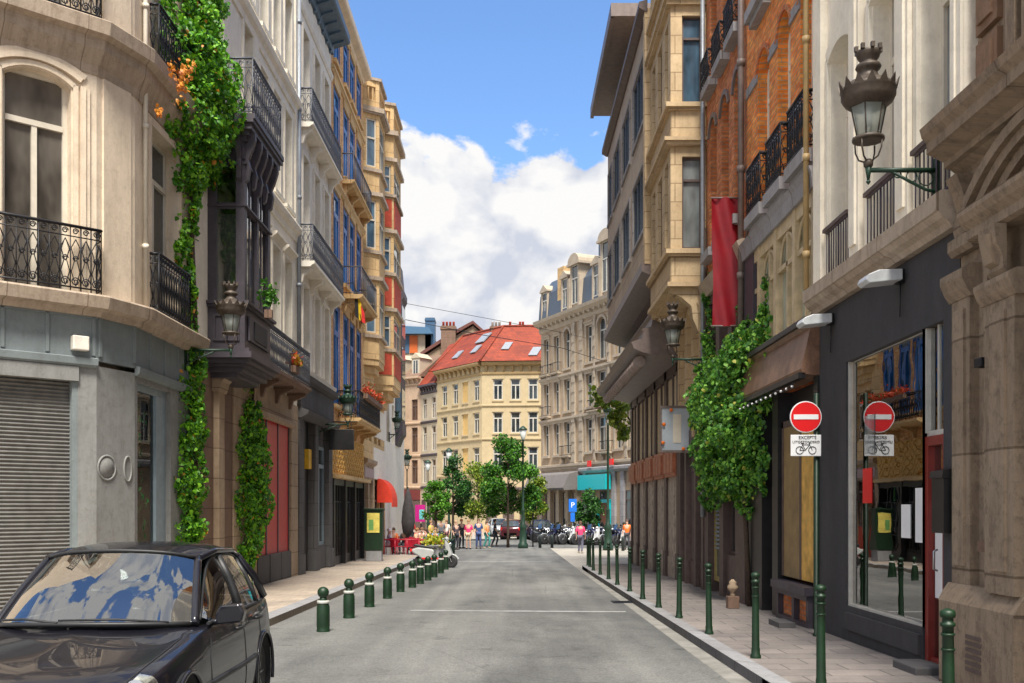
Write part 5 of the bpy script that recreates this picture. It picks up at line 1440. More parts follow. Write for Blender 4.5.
    q = MB(F); q.box(10.2, 10.42, .1, .35, g0, 2.3); q.box(12.0, 12.22, .1, .35, g0, 2.3); q.box(10.2, 12.22, .1, .35, 2.1, 2.35); dr = q.build('turquoise_door_frame', M['turq'], r)
    q = MB(F); q.box(10.42, 12.0, .0, .1, g0, 2.1); q.build('door', plain('rust_brown_door', (.2, .06, .025), .5), r)
    for k, u in enumerate((9.2, 12.6)):
        q = MB(F); q.box(u, u + .5, .45, .55, 4.9, 5.35); q.build('red_sign', M['signred'], r)
mansard()
# a plain backdrop row that closes the square to the far left and right, as seen between gaps
for nm, lab, x0, x1, y, h, mm in (('corner_house', 'plain pale house closing the far left of the square', -34, -14.2, 108, 15, 'palerender'), ('rear_house', 'pale house beyond the corner on the far right of the square', 15, 34, 74, 15, 'white2')):
    r = thing(nm, lab, 'building', (x0, y, G(60)))
    F = Frame((x0, y, 0), (1, 0, 0), (0, -1, 0)); cols = [(1.5 + 2.4 * k, 1.0) for k in range(int((x1 - x0) / 2.4))]
    hs = [(c - .5, c + .5, z, z + 2.2) for z in (4, 7.4, 10.8) for c, _ in cols]
    w = MB(F); wall(w, 0, x1 - x0, g0, h, hs, .25); w.box(0, x1 - x0, -8, -.25, g0, h); w.build('wall', M[mm], r)
    for hh in hs: window(r, F, *hh, M['fwin'], M['glass'], -.15, .09, .7, 1)
    s = MB(F); s.mould(0, x1 - x0, [(.1, h - .4), (.5, h), (.5, h + .2), (.1, h + .3)], 0); s.build('cornice', M[mm], r)
# ================================================================== STREET FURNITURE
# ---- green bollards
def slim_bollard():
    t = thing('bollard', 'x', 'bollard', (0, 0, 0), 'slim green bollards along the right kerb')
    m = MB(); m.lathe((0, 0, 0), [(.062, -.05), (.062, .03), (.05, .05), (.05, .10), (.045, .12), (.04, .6), (.038, .86), (.05, .865), (.05, .885), (.037, .89), (.036, .92), (.05, .925), (.052, .945), (.05, .965), (.034, .975), (.01, .985)], 14)
    m.build('post', M['green'], t)
    m = MB(); m.lathe((0, 0, 0), [(.0405, .80), (.0465, .803), (.0465, .815), (.0405, .818)], 14); m.lathe((0, 0, 0), [(.044, .70), (.0465, .703), (.0465, .712), (.044, .715)], 14); m.build('collar', M['green'], t)
    return t
bp = [(6.75, 2.95), (9.25, 2.86), (11.45, 2.79), (13.85, 2.73), (16.1, 2.69), (18.0, 2.64), (19.9, 2.6), (22.1, 2.6), (24.3, 2.56), (26.6, 2.57), (28.8, 2.54), (31.2, 2.54), (33.6, 2.62)]
near_lab = ['at the foot of the stone portal, nearest the camera', 'in front of the shop window, second from the camera', 'below and left of the no-entry sign', 'fourth from the camera, before the dark restaurant column', 'fifth from the camera, before the ivy wall', 'sixth from the camera, before the russet house door', 'seventh from the camera, beside the louvred shop', 'eighth from the camera, beside the sandstone house', 'ninth from the camera, before the near colonnade', 'tenth from the camera, before the colonnade', 'eleventh from the camera, before the far colonnade', 'second from the green railing', 'next to the green railing at the kerb corner']
proto = slim_bollard()
for i, ((Y, X), l) in enumerate(zip(bp, near_lab)):
    o = proto if i == 0 else copy_thing(proto, None)
    o.location = (X, Y, G(Y) + .12); o['label'] = 'slim dark green bollard ' + l
    o.rotation_euler = (R(rnd.uniform(-.8, .8)), R(rnd.uniform(-.8, .8)), rnd.random())
def ball_bollard():
    t = thing('ball_bollard', 'x', 'bollard', (0, 0, 0), 'stout green ball-top bollards in the road')
    m = MB(); m.lathe((0, 0, 0), [(.10, -.05), (.10, .03), (.095, .04), (.10, .10), (.098, .38), (.085, .42), (.085, .44), (.07, .445), (.055, .50), (.05, .53)], 16); m.build('post', M['green'], t)
    m = MB(); m.ball((0, 0, .60), .088, 12); m.build('ball', M['green'], t)
    m = MB(); m.lathe((0, 0, 0), [(.086, .43), (.094, .435), (.094, .475), (.07, .48)], 16); m.build('band', plain('worn_white_band', (.42, .42, .38), .6), t)
    return t
bb = [(15.2, -2.87), (17.3, -2.82), (19.5, -2.78), (21.6, -2.69), (23.6, -2.63), (25.1, -2.5), (26.6, -2.44), (28.1, -2.36), (29.6, -2.3), (31.8, -2.26), (34.2, -2.26)]
od = ['nearest the car', 'second from the car', 'third from the car', 'fourth from the car', 'fifth from the car', 'sixth from the car', 'fifth from the scooter', 'fourth from the scooter', 'third from the scooter', 'second from the scooter', 'nearest the parked scooter']
proto = ball_bollard()
for i, ((Y, X), l) in enumerate(zip(bb, od)):
    o = proto if i == 0 else copy_thing(proto, None)
    o.location = (X, Y, G(Y)); o['label'] = 'stout green ball-top bollard in the road, ' + l
    o.rotation_euler = (0, 0, rnd.random())
# far bollards on the square
m = MB(); m.lathe((0, 0, 0), [(.09, -.05), (.09, .5), (.1, .52), (.1, .68), (.06, .74), (.01, .76)], 10)
fb = m.build('bollard', plain('dark_bollard', (.02, .03, .03), .5)); fb.location = (0, 0, 0)
spots = [(540, 60.5, 'left of a pair'), (552, 60.5, 'right of a pair'), (545, 44, None), (623, 57, 'near the tall lamp by the colonnade')]
for i, (px, Y, l) in enumerate([(540, 60.5, 'left one of the pair before the motorcycles'), (552, 60.5, 'right one of the pair before the motorcycles'), (623, 55, 'beside the tall crown lamp at the corner')]):
    o = fb if i == 0 else fb.copy()
    if i: COL.objects.link(o)
    o.location = ((px - 512) * Y / 1000, Y, G(Y)); tag(o, 'short black bollard on the square, ' + l, 'bollard', 'black bollards on the square')

# ---- green railing panels at the ends of the bollard rows
def guard(x0, y0, x1, y1, lab):
    t = thing('guard_railing', lab, 'railing', (x0, y0, G(y0))); L = math.hypot(x1 - x0, y1 - y0)
    F = Frame((x0, y0, G(y0)), (x1 - x0, y1 - y0, 0), (-(y1 - y0), x1 - x0, 0))
    for u in (0, L):
        m = MB(F); m.lathe((u, 0, 0), [(.06, -.05), (.06, .1), (.045, .12), (.04, .9), (.06, .92), (.055, 1.0), (.01, 1.04)], 10); m.build('post', M['green'], t)
    m = MB(F)
    m.tube([(0, 0, .9), (L, 0, .9)], .025, 6); m.tube([(0, 0, .2), (L, 0, .2)], .02, 6)
    for k in range(int(L / .11)): m.tube([(.05 + k * .11, 0, .2), (.05 + k * .11, 0, .9)], .016, 5)
    m.build('rail', M['green'], t)
guard(-2.25, 36.6, -2.35, 40.5, 'green iron guard railing behind the parked scooter')
guard(2.62, 34.6, 2.9, 37.6, 'green iron guard railing at the right kerb corner')

# ---- crown-topped lanterns
def lantern_parts(t, z0, k=1.0, metal=None):
    """post-mounted lantern with a crown hood; z0 = its foot"""
    metal = metal or M['lampbrown']; n = 16
    m = MB(); 
    m.lathe((0, 0, z0), [(.02 * k, 0), (.045 * k, .02), (.05 * k, .06), (.03 * k, .09)], 10)
    for i in range(4):
        a = PI / 4 + i * PI / 2; c, s = math.cos(a), math.sin(a)
        m.tube([(.02 * c, .02 * s, z0 + .06), (.10 * k * c, .10 * k * s, z0 + .10 * k), (.135 * k * c, .135 * k * s, z0 + .18 * k), (.14 * k * c, .14 * k * s, z0 + .26 * k)], .009, 5)
    m.lathe((0, 0, z0), [(.12 * k, .26 * k), (.155 * k, .27 * k), (.155 * k, .30 * k), (.12 * k, .305 * k)], n)
    m.build('lamp_basket', metal, t)
    m = MB(); m.lathe((0, 0, z0), [(.105 * k, .30 * k), (.175 * k, .62 * k)], 6); m.build('lamp_glass', M['lampfrost'], t)
    m = MB()
    for i in range(6):
        a = i * PI / 3; c, s = math.cos(a), math.sin(a)
        m.tube([(.108 * k * c, .108 * k * s, z0 + .28 * k), (.18 * k * c, .18 * k * s, z0 + .64 * k)], .008, 5)
    m.build('glazing_bar', metal, t)
    m = MB(); m.lathe((0, 0, z0), [(.035, .62 * k), (.05, .5 * k), (.02, .42 * k)], 8); m.build('bulb', M['signwhite'], t)
    m = MB(); m.lathe((0, 0, z0), [(.16 * k, .60 * k), (.19 * k, .61 * k), (.235 * k, .645 * k), (.26 * k, .69 * k), (.262 * k, .75 * k), (.27 * k, .76 * k), (.27 * k, .78 * k), (.25 * k, .80 * k), (.20 * k, .84 * k), (.13 * k, .875 * k), (.10 * k, .90 * k), (.085 * k, .95 * k), (.11 * k, .97 * k), (.125 * k, .995 * k), (.115 * k, 1.02 * k), (.08 * k, 1.035 * k), (.08 * k, 1.06 * k), (.105 * k, 1.09 * k), (.12 * k, 1.13 * k), (.12 * k, 1.15 * k), (.09 * k, 1.15 * k)], n)
    for i in range(14):      # crown of leaf points round the hood
        a = 2 * PI * i / 14; c, s = math.cos(a), math.sin(a); c1, s1 = math.cos(a - .19), math.sin(a - .19); c2, s2 = math.cos(a + .19), math.sin(a + .19)
        r = .268 * k; z = z0 + .76 * k
        m._add([(r * c1, r * s1, z), (r * c2, r * s2, z), (1.10 * r * c, 1.10 * r * s, z + .10 * k), (.93 * r * c1, .93 * r * s1, z), (.93 * r * c2, .93 * r * s2, z), (1.05 * r * c, 1.05 * r * s, z + .095 * k)],
               [(0, 1, 2), (3, 5, 4), (0, 2, 5, 3), (1, 4, 5, 2), (0, 3, 4, 1)])
    for i in range(8):
        a = 2 * PI * i / 8; c, s = math.cos(a), math.sin(a); r = .12 * k; z = z0 + 1.15 * k
        m.box(r * c - .018, r * c + .018, r * s - .018, r * s + .018, z, z + .05 * k)
    m.build('lamp_hood', metal, t)
def bracket_lamp(x, Y, z, side, L, lab, k=1.05, metal=None, green=True):
    t = thing('wall_lantern', lab, 'street lamp', (0, 0, 0), 'crown-topped lanterns on wall brackets')
    lantern_parts(t, 0, k, metal); gm = M['greenlamp']
    s = side           # +1: wall lies towards +x
    m = MB(); m.tube([(0, 0, -.02), (s * L, 0, -.02)], .026, 8); m.tube([(0, 0, -.14), (0, 0, .04)], [.012, .04], 8); m.lathe((0, 0, -.14), [(.005, -.03), (.025, 0), (.01, .02)], 8)
    m.tube([(s * L * .3, 0, -.02), (s * L * .6, 0, -.14), (s * L * .82, 0, -.22), (s * L, 0, -.25)], .016, 6)
    for q in range(3):
        cx = s * L * (.42 + .2 * q); r = .035 + .02 * q
        m.tube([(cx + r * math.cos(j * PI / 5), 0, -.03 - r + r * math.sin(j * PI / 5)) for j in range(11)], .008, 4)
    m.box(min(s * L, s * (L - .04)), max(s * L, s * (L - .04)), -.05, .05, -.4, .1)
    m.build('bracket', gm, t)
    t.location = (x, Y, z); return t
bracket_lamp(3.67, 10.3, 5.2, 1, .72, 'large bronze crown lantern on green bracket above the charcoal shop', 1.04)
bracket_lamp(-5.27, 18.75, 4.68, -1, .88, 'crown lantern hanging before the mauve oriel, nearest on the left', 1.04)
bracket_lamp(3.6, 22.4, 5.05, 1, .8, 'crown lantern on bracket above the ivy and grey sign', 1.04)
bracket_lamp(-5.22, 31.8, 4.38, -1, .93, 'dark crown lantern beside the black hanging sign board', 1.04, M['greenlamp'])
bracket_lamp(-5.75, 50, 5.4, -1, .4, 'small dark green lantern on the last house of the left row', .95, M['greenlamp'])

# ---- lamp posts on the square
def lamp_post(px, Y, h, lab, crown=False, thick=1.0):
    t = thing('lamp_post', lab, 'street lamp', (0, 0, 0), 'lamp posts on the square')
    k = thick; m = MB(); m.lathe((0, 0, 0), [(.3 * k, -.1), (.3 * k, .25), (.22 * k, .35), (.2 * k, 1.2), (.24 * k, 1.3), (.12 * k, 1.5), (.1 * k, 2.2), (.12 * k, 2.25), (.075 * k, 2.35), (.055 * k, h - .9), (.09 * k, h - .88), (.05 * k, h - .8)], 12); m.build('post', M['greenlamp'], t)
    if crown: lantern_parts(t, h - .85, 1.1, M['greenlamp'])
    else:
        m = MB(); m.lathe((0, 0, 0), [(.05, h - .85), (.12, h - .75), (.22, h - .25), (.2, h - .24)], 10); m.build('lamp_glass', plain('frosted_glass', (.6, .62, .6), .3), t)
        m = MB(); m.lathe((0, 0, 0), [(.26, h - .25), (.24, h - .18), (.1, h - .05), (.03, h)], 10); m.build('lamp_hood', M['greenlamp'], t)
    t.location = ((px - 512) * Y / 1000, Y, G(Y))
lamp_post(523, 60, 7.35, 'tall green lamp post with heavy base right of the large tree')
lamp_post(608, 56, 7.9, 'tall dark lamp post with crown lantern at the colonnade corner', True)
lamp_post(449, 66, 6.4, 'slender lamp post rising behind the small dark green tree', thick=.7)
lamp_post(428, 74, 6.0, 'thin lamp post above the round pale tree, before the pale house', thick=.6)
lamp_post(407, 62, 5.6, 'lamp post with dark crown lantern beside the red awning', True, .6)

# ---- no-entry sign
def text_mesh(txt, size, parent, F, u, v, w, mat, name='lettering', align='CENTER', flip=False):
    c = bpy.data.curves.new('t', 'FONT'); c.body = txt; c.size = size; c.align_x = align; c.align_y = 'CENTER'; c.extrude = .002
    o = bpy.data.objects.new('t', c); COL.objects.link(o); bpy.context.view_layer.update()
    me = bpy.data.meshes.new_from_object(o.evaluated_get(bpy.context.evaluated_depsgraph_get())); bpy.data.objects.remove(o); bpy.data.curves.remove(c)
    m = MB(F); m._add([(u + p.co.x * (-1 if flip else 1), v - p.co.z, w + p.co.y) for p in me.vertices], [tuple(f.vertices) for f in me.polygons])
    bpy.data.meshes.remove(me)
    return m.build(name, mat, parent)
def no_entry():
    Y = 13.6; xp = 4.14; z0 = G(Y) + .12
    t = thing('no_entry_sign', 'round red no-entry sign with white bicycle exemption plate on green post', 'road sign', (xp, Y, z0))
    m = MB(); m.lathe((xp, Y, z0), [(.05, -.02), (.05, .04), (.033, .05), (.033, 3.3), (.01, 3.31)], 12); m.build('post', M['green'], t)
    F = Frame((xp - .16, Y - .05, 0), (1, -.03, 0), (.03, 1, 0))
    zc = 1.7 + 91 * .01355
    m = MB(F); m.lathe((0, 0, zc), [(.21, -.012), (.215, 0), (.21, .012)], 40, axis=-F.v); d = m.build('sign_disc', M['signwhite'], t)
    m = MB(F); m.lathe((0, -.014, zc), [(.2, -.002), (.2, .002)], 40, axis=-F.v); m.build('red_disc', M['signred'], d)
    m = MB(F); m.box(-.165, .165, -.021, -.017, zc - .033, zc + .033); m.build('white_bar', M['signwhite'], d)
    zp = 1.7 + 62.5 * .01355; F2 = F
    m = MB(F); m.box(-.205, .205, -.012, .0, zp - .145, zp + .145); p = m.build('exemption_plate', M['signwhite'], t, bevel=.02)
    ink = plain('sign_black', (.02, .02, .02), .5)
    text_mesh('EXCEPTÉ', .06, p, F, .02, -.015, zp + .105, ink); text_mesh('UITGEZONDERD', .048, p, F, 0, -.015, zp + .045, ink)
    b = MB(F); v = -.016; zb = zp - .065
    for c in (-.085, .085): b.ring((c, v, zb), .05, .005, 'uw', 20, 5)
    A, B, C_, D, E, H = (-.085, zb), (-.01, zb), (-.045, zb + .075), (.05, zb + .075), (.085, zb), (.04, zb + .1)
    for p_, q in ((A, B), (A, C_), (B, C_), (C_, D), (B, D), (D, E), (D, H), (H, (.065, zb + .1)), (C_, (-.05, zb + .09)), ((-.07, zb + .09), (-.03, zb + .09))):
        b.tube([(p_[0], v, p_[1]), (q[0], v, q[1])], .004, 5)
    b.build('bicycle_symbol', ink, p)
    m = MB(); m.tube([(xp - .03, Y - .03, zc - .1), (xp - .13, Y - .05, zc - .1)], .012, 6); m.tube([(xp, Y - .03, zp), (xp - .08, Y - .04, zp)], .012, 6); m.build('clamp', M['steel'], t)
no_entry()

# ---- crimson banner
def banner():
    t = thing('banner', 'long crimson cloth banner hanging from the russet brick facade', 'banner', (4.1, 19.1, 5.24))
    m = MB(); nx, nz = 10, 26; x0, x1 = 3.83, 4.37; z0, z1 = 5.2, 7.63; Y = 19.12
    f = lambda i, j: (x0 + (x1 - x0) * i / nx + .02 * math.sin(j * .22), Y + .035 * math.sin(i * .9 + j * .25) + .02 * math.sin(j * .5 + i), z0 + (z1 - z0) * j / nz - .03 * (1 - j / nz) * math.sin(i / nx * PI))
    m.smooth = True
    P = [f(i, j) for j in range(nz + 1) for i in range(nx + 1)]; n = len(P)
    P += [(x, y + .006, z) for x, y, z in P]
    q = []
    for j in range(nz):
        for i in range(nx):
            a = j * (nx + 1) + i; q.append((a, a + 1, a + nx + 2, a + nx + 1)); q.append((n + a, n + a + nx + 1, n + a + nx + 2, n + a + 1))
    m._add(P, q); m.build('cloth', plain('crimson_cloth', (.24, .002, .010), .6, var=.18, scale=2.5), t)
    for z in (z0 - .02, z1): 
        m = MB(); m.tube([(3.8, Y, z), (4.42, Y, z)], .018, 8); m.build('pole', M['taupelight'], t)
banner()

# ---- hanging signs
t = thing('hanging_sign', 'blank pale grey glass box sign projecting above the ivy pavement', 'sign', (4.05, 24.6, 3.05))
m = MB(); m.box(3.68, 4.36, 24.55, 24.63, 3.12, 4.15); m.build('panel', plain('milky_panel', (.42, .46, .5), .25, var=.12, scale=2), t)
m = MB()
for x in (3.64, 4.36): m.box(x, x + .04, 24.53, 24.65, 3.06, 4.21)
m.box(3.68, 4.36, 24.53, 24.65, 4.15, 4.21); m.box(3.68, 4.36, 24.53, 24.65, 3.06, 3.12); m.build('frame', M['taupelight'], t)
m = MB(); m.box(3.95, 4.15, 24.54, 24.548, 3.3, 4.0); m.build('pale_strip', M['ivory'], t)
for k, (x, z) in enumerate([(3.7, 3.3), (3.72, 3.75), (3.9, 4.1), (4.2, 3.15)]):
    m = MB(); m.ball((x, 24.5, z), .045, 6, (1, .4, 1)); m.build('orange_flower', plain('orange_petals', (.75, .16, .01), .6), t)
t = thing('hanging_sign', 'blank black board hanging under the lantern on the brick house', 'sign', (-5.6, 33.0, 3.8))
m = MB(); m.box(-6.05, -5.22, 33.0, 33.08, 3.62, 4.3); m.build('board', M['blackpaint'], t, bevel=.01)
m = MB(); m.tube([(-6.15, 33.04, 4.55), (-5.1, 33.04, 4.55)], .02, 6); m.tube([(-5.95, 33.04, 4.55), (-5.95, 33.04, 4.3)], .01, 5); m.tube([(-5.32, 33.04, 4.55), (-5.32, 33.04, 4.3)], .01, 5); m.build('bracket', M['iron'], t)

# ---- floodlights on the charcoal fascia
for (Y, lab) in ((11.25, 'white bulkhead floodlight over the charcoal shop window'), (13.7, 'white bulkhead floodlight at the far end of the charcoal fascia')):
    t = thing('floodlight', lab, 'lamp', (XR - .3, Y, 4.1), 'floodlights on the charcoal fascia')
    z = 4.3 if Y < 12 else 4.28
    m = MB(); m.prism([(4.34, z - .06), (3.98, z - .1), (3.93, z - .06), (3.96, z), (4.08, z + .05), (4.34, z + .06)], 'v', Y - .12, Y + .12) if False else m.prism([(.06, z + .06), (.32, z + .05), (.44, z), (.47, z - .06), (.43, z - .1), (.06, z - .06)], 'u', -.13, .13)
    m = MB(FR); m.prism([(.06, z + .06), (.32, z + .05), (.44, z), (.47, z - .06), (.43, z - .1), (.06, z - .06)], 'u', Y - .15, Y + .15); m.build('housing', M['zinc'] if False else plain('pale_metal', (.55, .57, .58), .35), t, bevel=.01)
    m = MB(FR); m.box(Y - .05, Y + .05, 0, .08, z - .08, z + .08); m.tube([(Y, .03, z - .08), (Y + .02, .03, z - .45)], .008, 5); m.build('mount', M['iron'], t)

# ---- advertising column box on the left pavement
t = thing('advertising_stand', 'dark green advertising stand with yellow poster on pale base', 'sign', (-5.3, 38.5, G(38.5) + .12)); z = G(38.5) + .12
m = MB(); m.box(-5.62, -5.0, 38.3, 38.7, z, z + .42); m.build('base', M['kerb'], t, bevel=.02)
m = MB(); m.box(-5.66, -4.96, 38.28, 38.72, z + .42, z + 1.95); m.box(-5.7, -4.92, 38.24, 38.76, z + 1.95, z + 2.03); m.build('case', M['green'], t, bevel=.01)
m = MB(); m.box(-5.55, -5.07, 38.26, 38.28, z + 1.1, z + 1.85); pn = m.build('poster', plain('yellow_poster', (.66, .55, .12), .5, var=.3, scale=5), t)
m = MB(); m.box(-5.48, -5.3, 38.25, 38.26, z + 1.2, z + 1.6); m.build('poster_figure', plain('green_figure', (.15, .35, .1), .5), pn)

# ---- things at the entrance to the square, left
def awning():
    t = thing('awning', 'round-ended red cloth awning over the cafe terrace', 'awning', (-5.7, 46.7, 1.9))
    m = MB(FL); n = 8; P = [(49.2, 0), (51.8, 0)]
    prof = [(.7 * math.sin(PI / 2 * k / n), 3.05 - 1.1 * (1 - math.cos(PI / 2 * k / n))) for k in range(n + 1)]
    m.prism([(0, prof[0][1])] + prof[1:] + [(.7, 1.75), (.66, 1.75), (.66, 1.95), (0, 1.95)], 'u', 45.6, 47.6)
    m.build('cloth', plain('red_awning_cloth', (.75, .05, .02), .7, var=.1), t)
awning()
m = MB(FL); m.tube([(38.9, .8, 10.9), (39.0, 1.3, 9.4)], .02, 6)
t = thing('flag', 'black, yellow and red tricolour flag on the blue-windowed brick house', 'flag', (-5.4, 36.5, 8.2))
m = MB(); m.tube([(-5.45, 36.3, 8.4), (-5.75, 36.4, 9.9)], .018, 6); m.tube([(-5.75, 36.4, 9.9), (-6.1, 36.5, 9.9)], .018, 6); m.build('pole', M['iron'], t)
for k, c in enumerate(((.01, .01, .01), (.75, .5, .0), (.65, .02, .02))):
    m = MB(); x0 = -5.72 + k * .12
    m.prism([(x0, 9.75 - k * .35), (x0 + .12, 9.5 - k * .35), (x0 + .16, 8.55 - k * .08), (x0 + .03, 8.65 - k * .1)], 'v', 36.28 + .03 * (k % 2), 36.31 + .03 * (k % 2)); m.build('stripe', plain('flag_%s' % 'kyr'[k], c, .7), t)
t = thing('poster_board', 'bright pink poster panel with turquoise picture, beside the closed parasol', 'poster', (-5.9, 62, 1.5))
m = MB(); m.box(-6.0, -5.4, 62, 62.08, .85, 1.9); m.build('panel', plain('hot_pink', (.6, .012, .24), .5), t)
m = MB(); m.box(-5.75, -5.45, 61.985, 62, 1.0, 1.6); m.build('picture', plain('turquoise_print', (.15, .55, .55), .5, var=.4, scale=9), t)
m = MB(); m.box(-5.68, -5.6, 62, 62.06, G(62), .75); m.build('stand', M['iron'], t)
t = thing('parasol', 'closed dark grey parasol on the cafe terrace', 'parasol', (-5.2, 50, G(50)))
m = MB(); m.lathe((-5.2, 50, 0), [(.03, G(50)), (.03, 2.75)], 8); m.build('pole', M['iron'], t)
m = MB(); m.lathe((-5.2, 50, 0), [(.04, .25), (.26, .45), (.34, 1.0), (.28, 1.7), (.14, 2.4), (.02, 2.7)], 9); m.build('canopy', plain('charcoal_cloth', (.05, .045, .045), .8, var=.3), t)
t = thing('blue_sign', 'blue and white parking sign on a post before the motorcycles', 'road sign', (4.0, 66, G(66)))
m = MB(); m.lathe((4.0, 66, 0), [(.04, G(66)), (.04, 2.3)], 8); m.build('post', M['zinc'], t)
m = MB(); m.box(3.74, 4.26, 65.9, 65.95, 1.45, 2.3); m.box(3.86, 4.14, 65.9, 65.95, .8, 1.4); p = m.build('panel', plain('traffic_blue', (.01, .15, .62), .4), t)
text_mesh('P', .5, p, Frame((0, 65.89, 0), (1, 0, 0), (0, 1, 0)), 4.0, 0, 1.88, M['signwhite'])
t = thing('panel_sign', 'narrow dark green panel on a post right of the tall green lamp post', 'sign', (1.25, 62, G(62)))
m = MB(); m.box(1.1, 1.5, 62, 62.1, 1.55, 2.9); m.build('panel', M['green'], t)
m = MB(); m.tube([(1.3, 62.05, G(62)), (1.3, 62.05, 1.6)], .04, 8); m.build('post', M['iron'], t)
# overhead cables across the street
t = tag(MB().tube([(-6.15, 55.5, 12.2), (-2, 57.5, 11.7), (3, 60, 11.3), (7.2, 75, 12.6)], .02, 5).build('overhead_cable', M['iron']), 'thin dark cable across the sky, lower of the two at the square', 'cable')
t = tag(MB().tube([(-6.15, 55.5, 13.1), (-2, 58, 12.8), (3, 62, 12.6), (6.0, 79, 15.1)], .014, 5).build('overhead_cable', M['iron']), 'faint thin cable across the sky, upper of the two', 'cable')
# pot plant on the left balcony and shop statuette on the right pavement
t = thing('stone_urn', 'small stone urn on the pavement beside the ivy wall', 'urn', (3.95, 17.9, G(18) + .12)); z = G(18) + .12
m = MB(); m.box(3.85, 4.05, 17.8, 18.0, z, z + .22); m.build('plinth', M['brownstone'], t, bevel=.01)
m = MB(); m.lathe((3.95, 17.9, z + .22), [(.06, 0), (.04, .04), (.04, .07), (.09, .12), (.1, .17), (.06, .22), (.07, .25), (.02, .3)], 12); m.build('body', M['tanstone'], t)

t = thing('drain_cover', 'cast-iron drain grate in the right gutter beside the white road line', 'drain', (2.3, 20.6, G(20.6)))
m = MB()
for x in (2.06, 2.42): m.box(x, x + .04, 20.35, 20.85, G(20.6), G(20.6) + .018)
for k in range(8): m.box(2.1, 2.42, 20.36 + k * .065, 20.39 + k * .065, G(20.6), G(20.6) + .016)
m.build('grate', M['iron'], t)
m = MB(); m.box(2.1, 2.42, 20.35, 20.85, G(20.6), G(20.6) + .008); m.build('pit', M['black'], t)
# ================================================================== CARS
def cr(p, t):
    """Catmull-Rom through a list of values/vectors, t in 0..1"""
    n = len(p) - 1; x = min(max(t, 0), 1) * n; i = min(int(x), n - 1); f = x - i
    p0, p1, p2, p3 = p[max(i - 1, 0)], p[i], p[i + 1], p[min(i + 2, n)]
    return ((p1 * 2) + (p2 - p0) * f + (p0 * 2 - p1 * 5 + p2 * 4 - p3) * f * f + (p1 * 3 - p0 - p2 * 3 + p3) * f ** 3) * .5
class Patch:
    def __init__(s, rows): s.r = [[Vector(p) for p in row] for row in rows]
    def __call__(s, a, b): return cr([cr(row, b) for row in s.r], a)
    def mesh(s, m, na, nb, keep=None, off=0, a0=0, a1=1, b0=0, b1=1):
        P = [[s(a0 + (a1 - a0) * i / na, b0 + (b1 - b0) * j / nb) for j in range(nb + 1)] for i in range(na + 1)]
        b = len(m.v)
        for row in P: m.v += [m.F(*p) for p in row]
        for i in range(na):
            for j in range(nb):
                c = (P[i][j] + P[i + 1][j] + P[i + 1][j + 1] + P[i][j + 1]) / 4
                if keep and not keep(c): continue
                q = b + i * (nb + 1) + j; m.f.append([q, q + nb + 1, q + nb + 2, q + 1]); m.m.append(m.mi); m.sm.append(True)
        return m
def paintmat(name, c, flake=.15):
    if name in MATS: return MATS[name]
    m, nt, p, _ = _nt(name); co = coords(nt)
    nt.links.new(ramp(nt, noise(nt, co, 3, 3), [(.3, S(c, .9)), (.7, S(c, 1.1))]), p.inputs['Base Color'])
    p.inputs['Roughness'].default_value = .4; p.inputs['Coat Weight'].default_value = .8; p.inputs['Coat Roughness'].default_value = .015; p.inputs['Specular IOR Level'].default_value = .2
    MATS[name] = m; return m
M['carblack'] = paintmat('black_car_paint', (.006, .006, .010)); M['carsilver'] = paintmat('silver_car_paint', (.4, .42, .44)); M['carblue'] = paintmat('dark_blue_car_paint', (.02, .025, .07)); M['carred'] = paintmat('dark_red_car_paint', (.06, .006, .012))
M['carglass'] = clearglass('car_glass', (.42, .5, .47), .32)
M['trim'] = plain('black_plastic_trim', (.015, .015, .016), .5)
M['chrome'] = plain('chrome', (.75, .75, .76), .12, 1.0, var=.03)
M['seat'] = plain('dark_seat_cloth', (.03, .03, .032), .9)
M['alloy'] = plain('alloy_wheel', (.4, .41, .42), .3, .8)
def body_rows(sx):
    """control grid of the lower body: stations from front to tail; each from sill to centre line"""
    st = [ # y, halfwidth, bottom, bumper/side bulge height, shoulder z, near-centre z, centre z, bow
        (.02, .52, .24, .40, .50, .54, .55, .34),
        (.0, .70, .20, .42, .62, .65, .66, .33),
        (.10, .76, .20, .46, .70, .735, .745, .26),
        (.30, .81, .20, .50, .765, .80, .81, .17),
        (.65, .835, .19, .52, .825, .865, .88, .09),
        (1.05, .845, .18, .54, .885, .93, .95, .05),
        (1.35, .85, .18, .54, .925, .965, .985, .0),
        (1.8, .855, .18, .54, .94, .94, .94, 0), (2.4, .86, .18, .54, .95, .95, .95, 0), (3.0, .855, .18, .55, .965, .965, .965, 0),
        (3.45, .845, .2, .56, .98, .98, .98, 0), (3.72, .82, .24, .56, .98, 1.0, 1.0, -.05), (3.86, .78, .26, .56, .90, .93, .93, -.10), (3.95, .70, .28, .5, .72, .76, .76, -.16), (3.93, .5, .3, .45, .5, .5, .5, -.16)]
    rows = []
    for y, w, b, m_, sh, nc, c, bow in st:
        Y = lambda x: y + bow * (x / .85) ** 2
        pts = [(w * .86, b), (w * .965, b + .05), (w * .995, (b + m_) / 2), (w, m_), (w * .985, (m_ + sh) / 2), (w * .95, sh - .035), (w * .89, sh + .0), (w * .72, sh + (nc - sh) * .6), (w * .4, nc), (0, c)]
        rows.append([(sx * x, Y(x), z) for x, z in pts])
    return rows
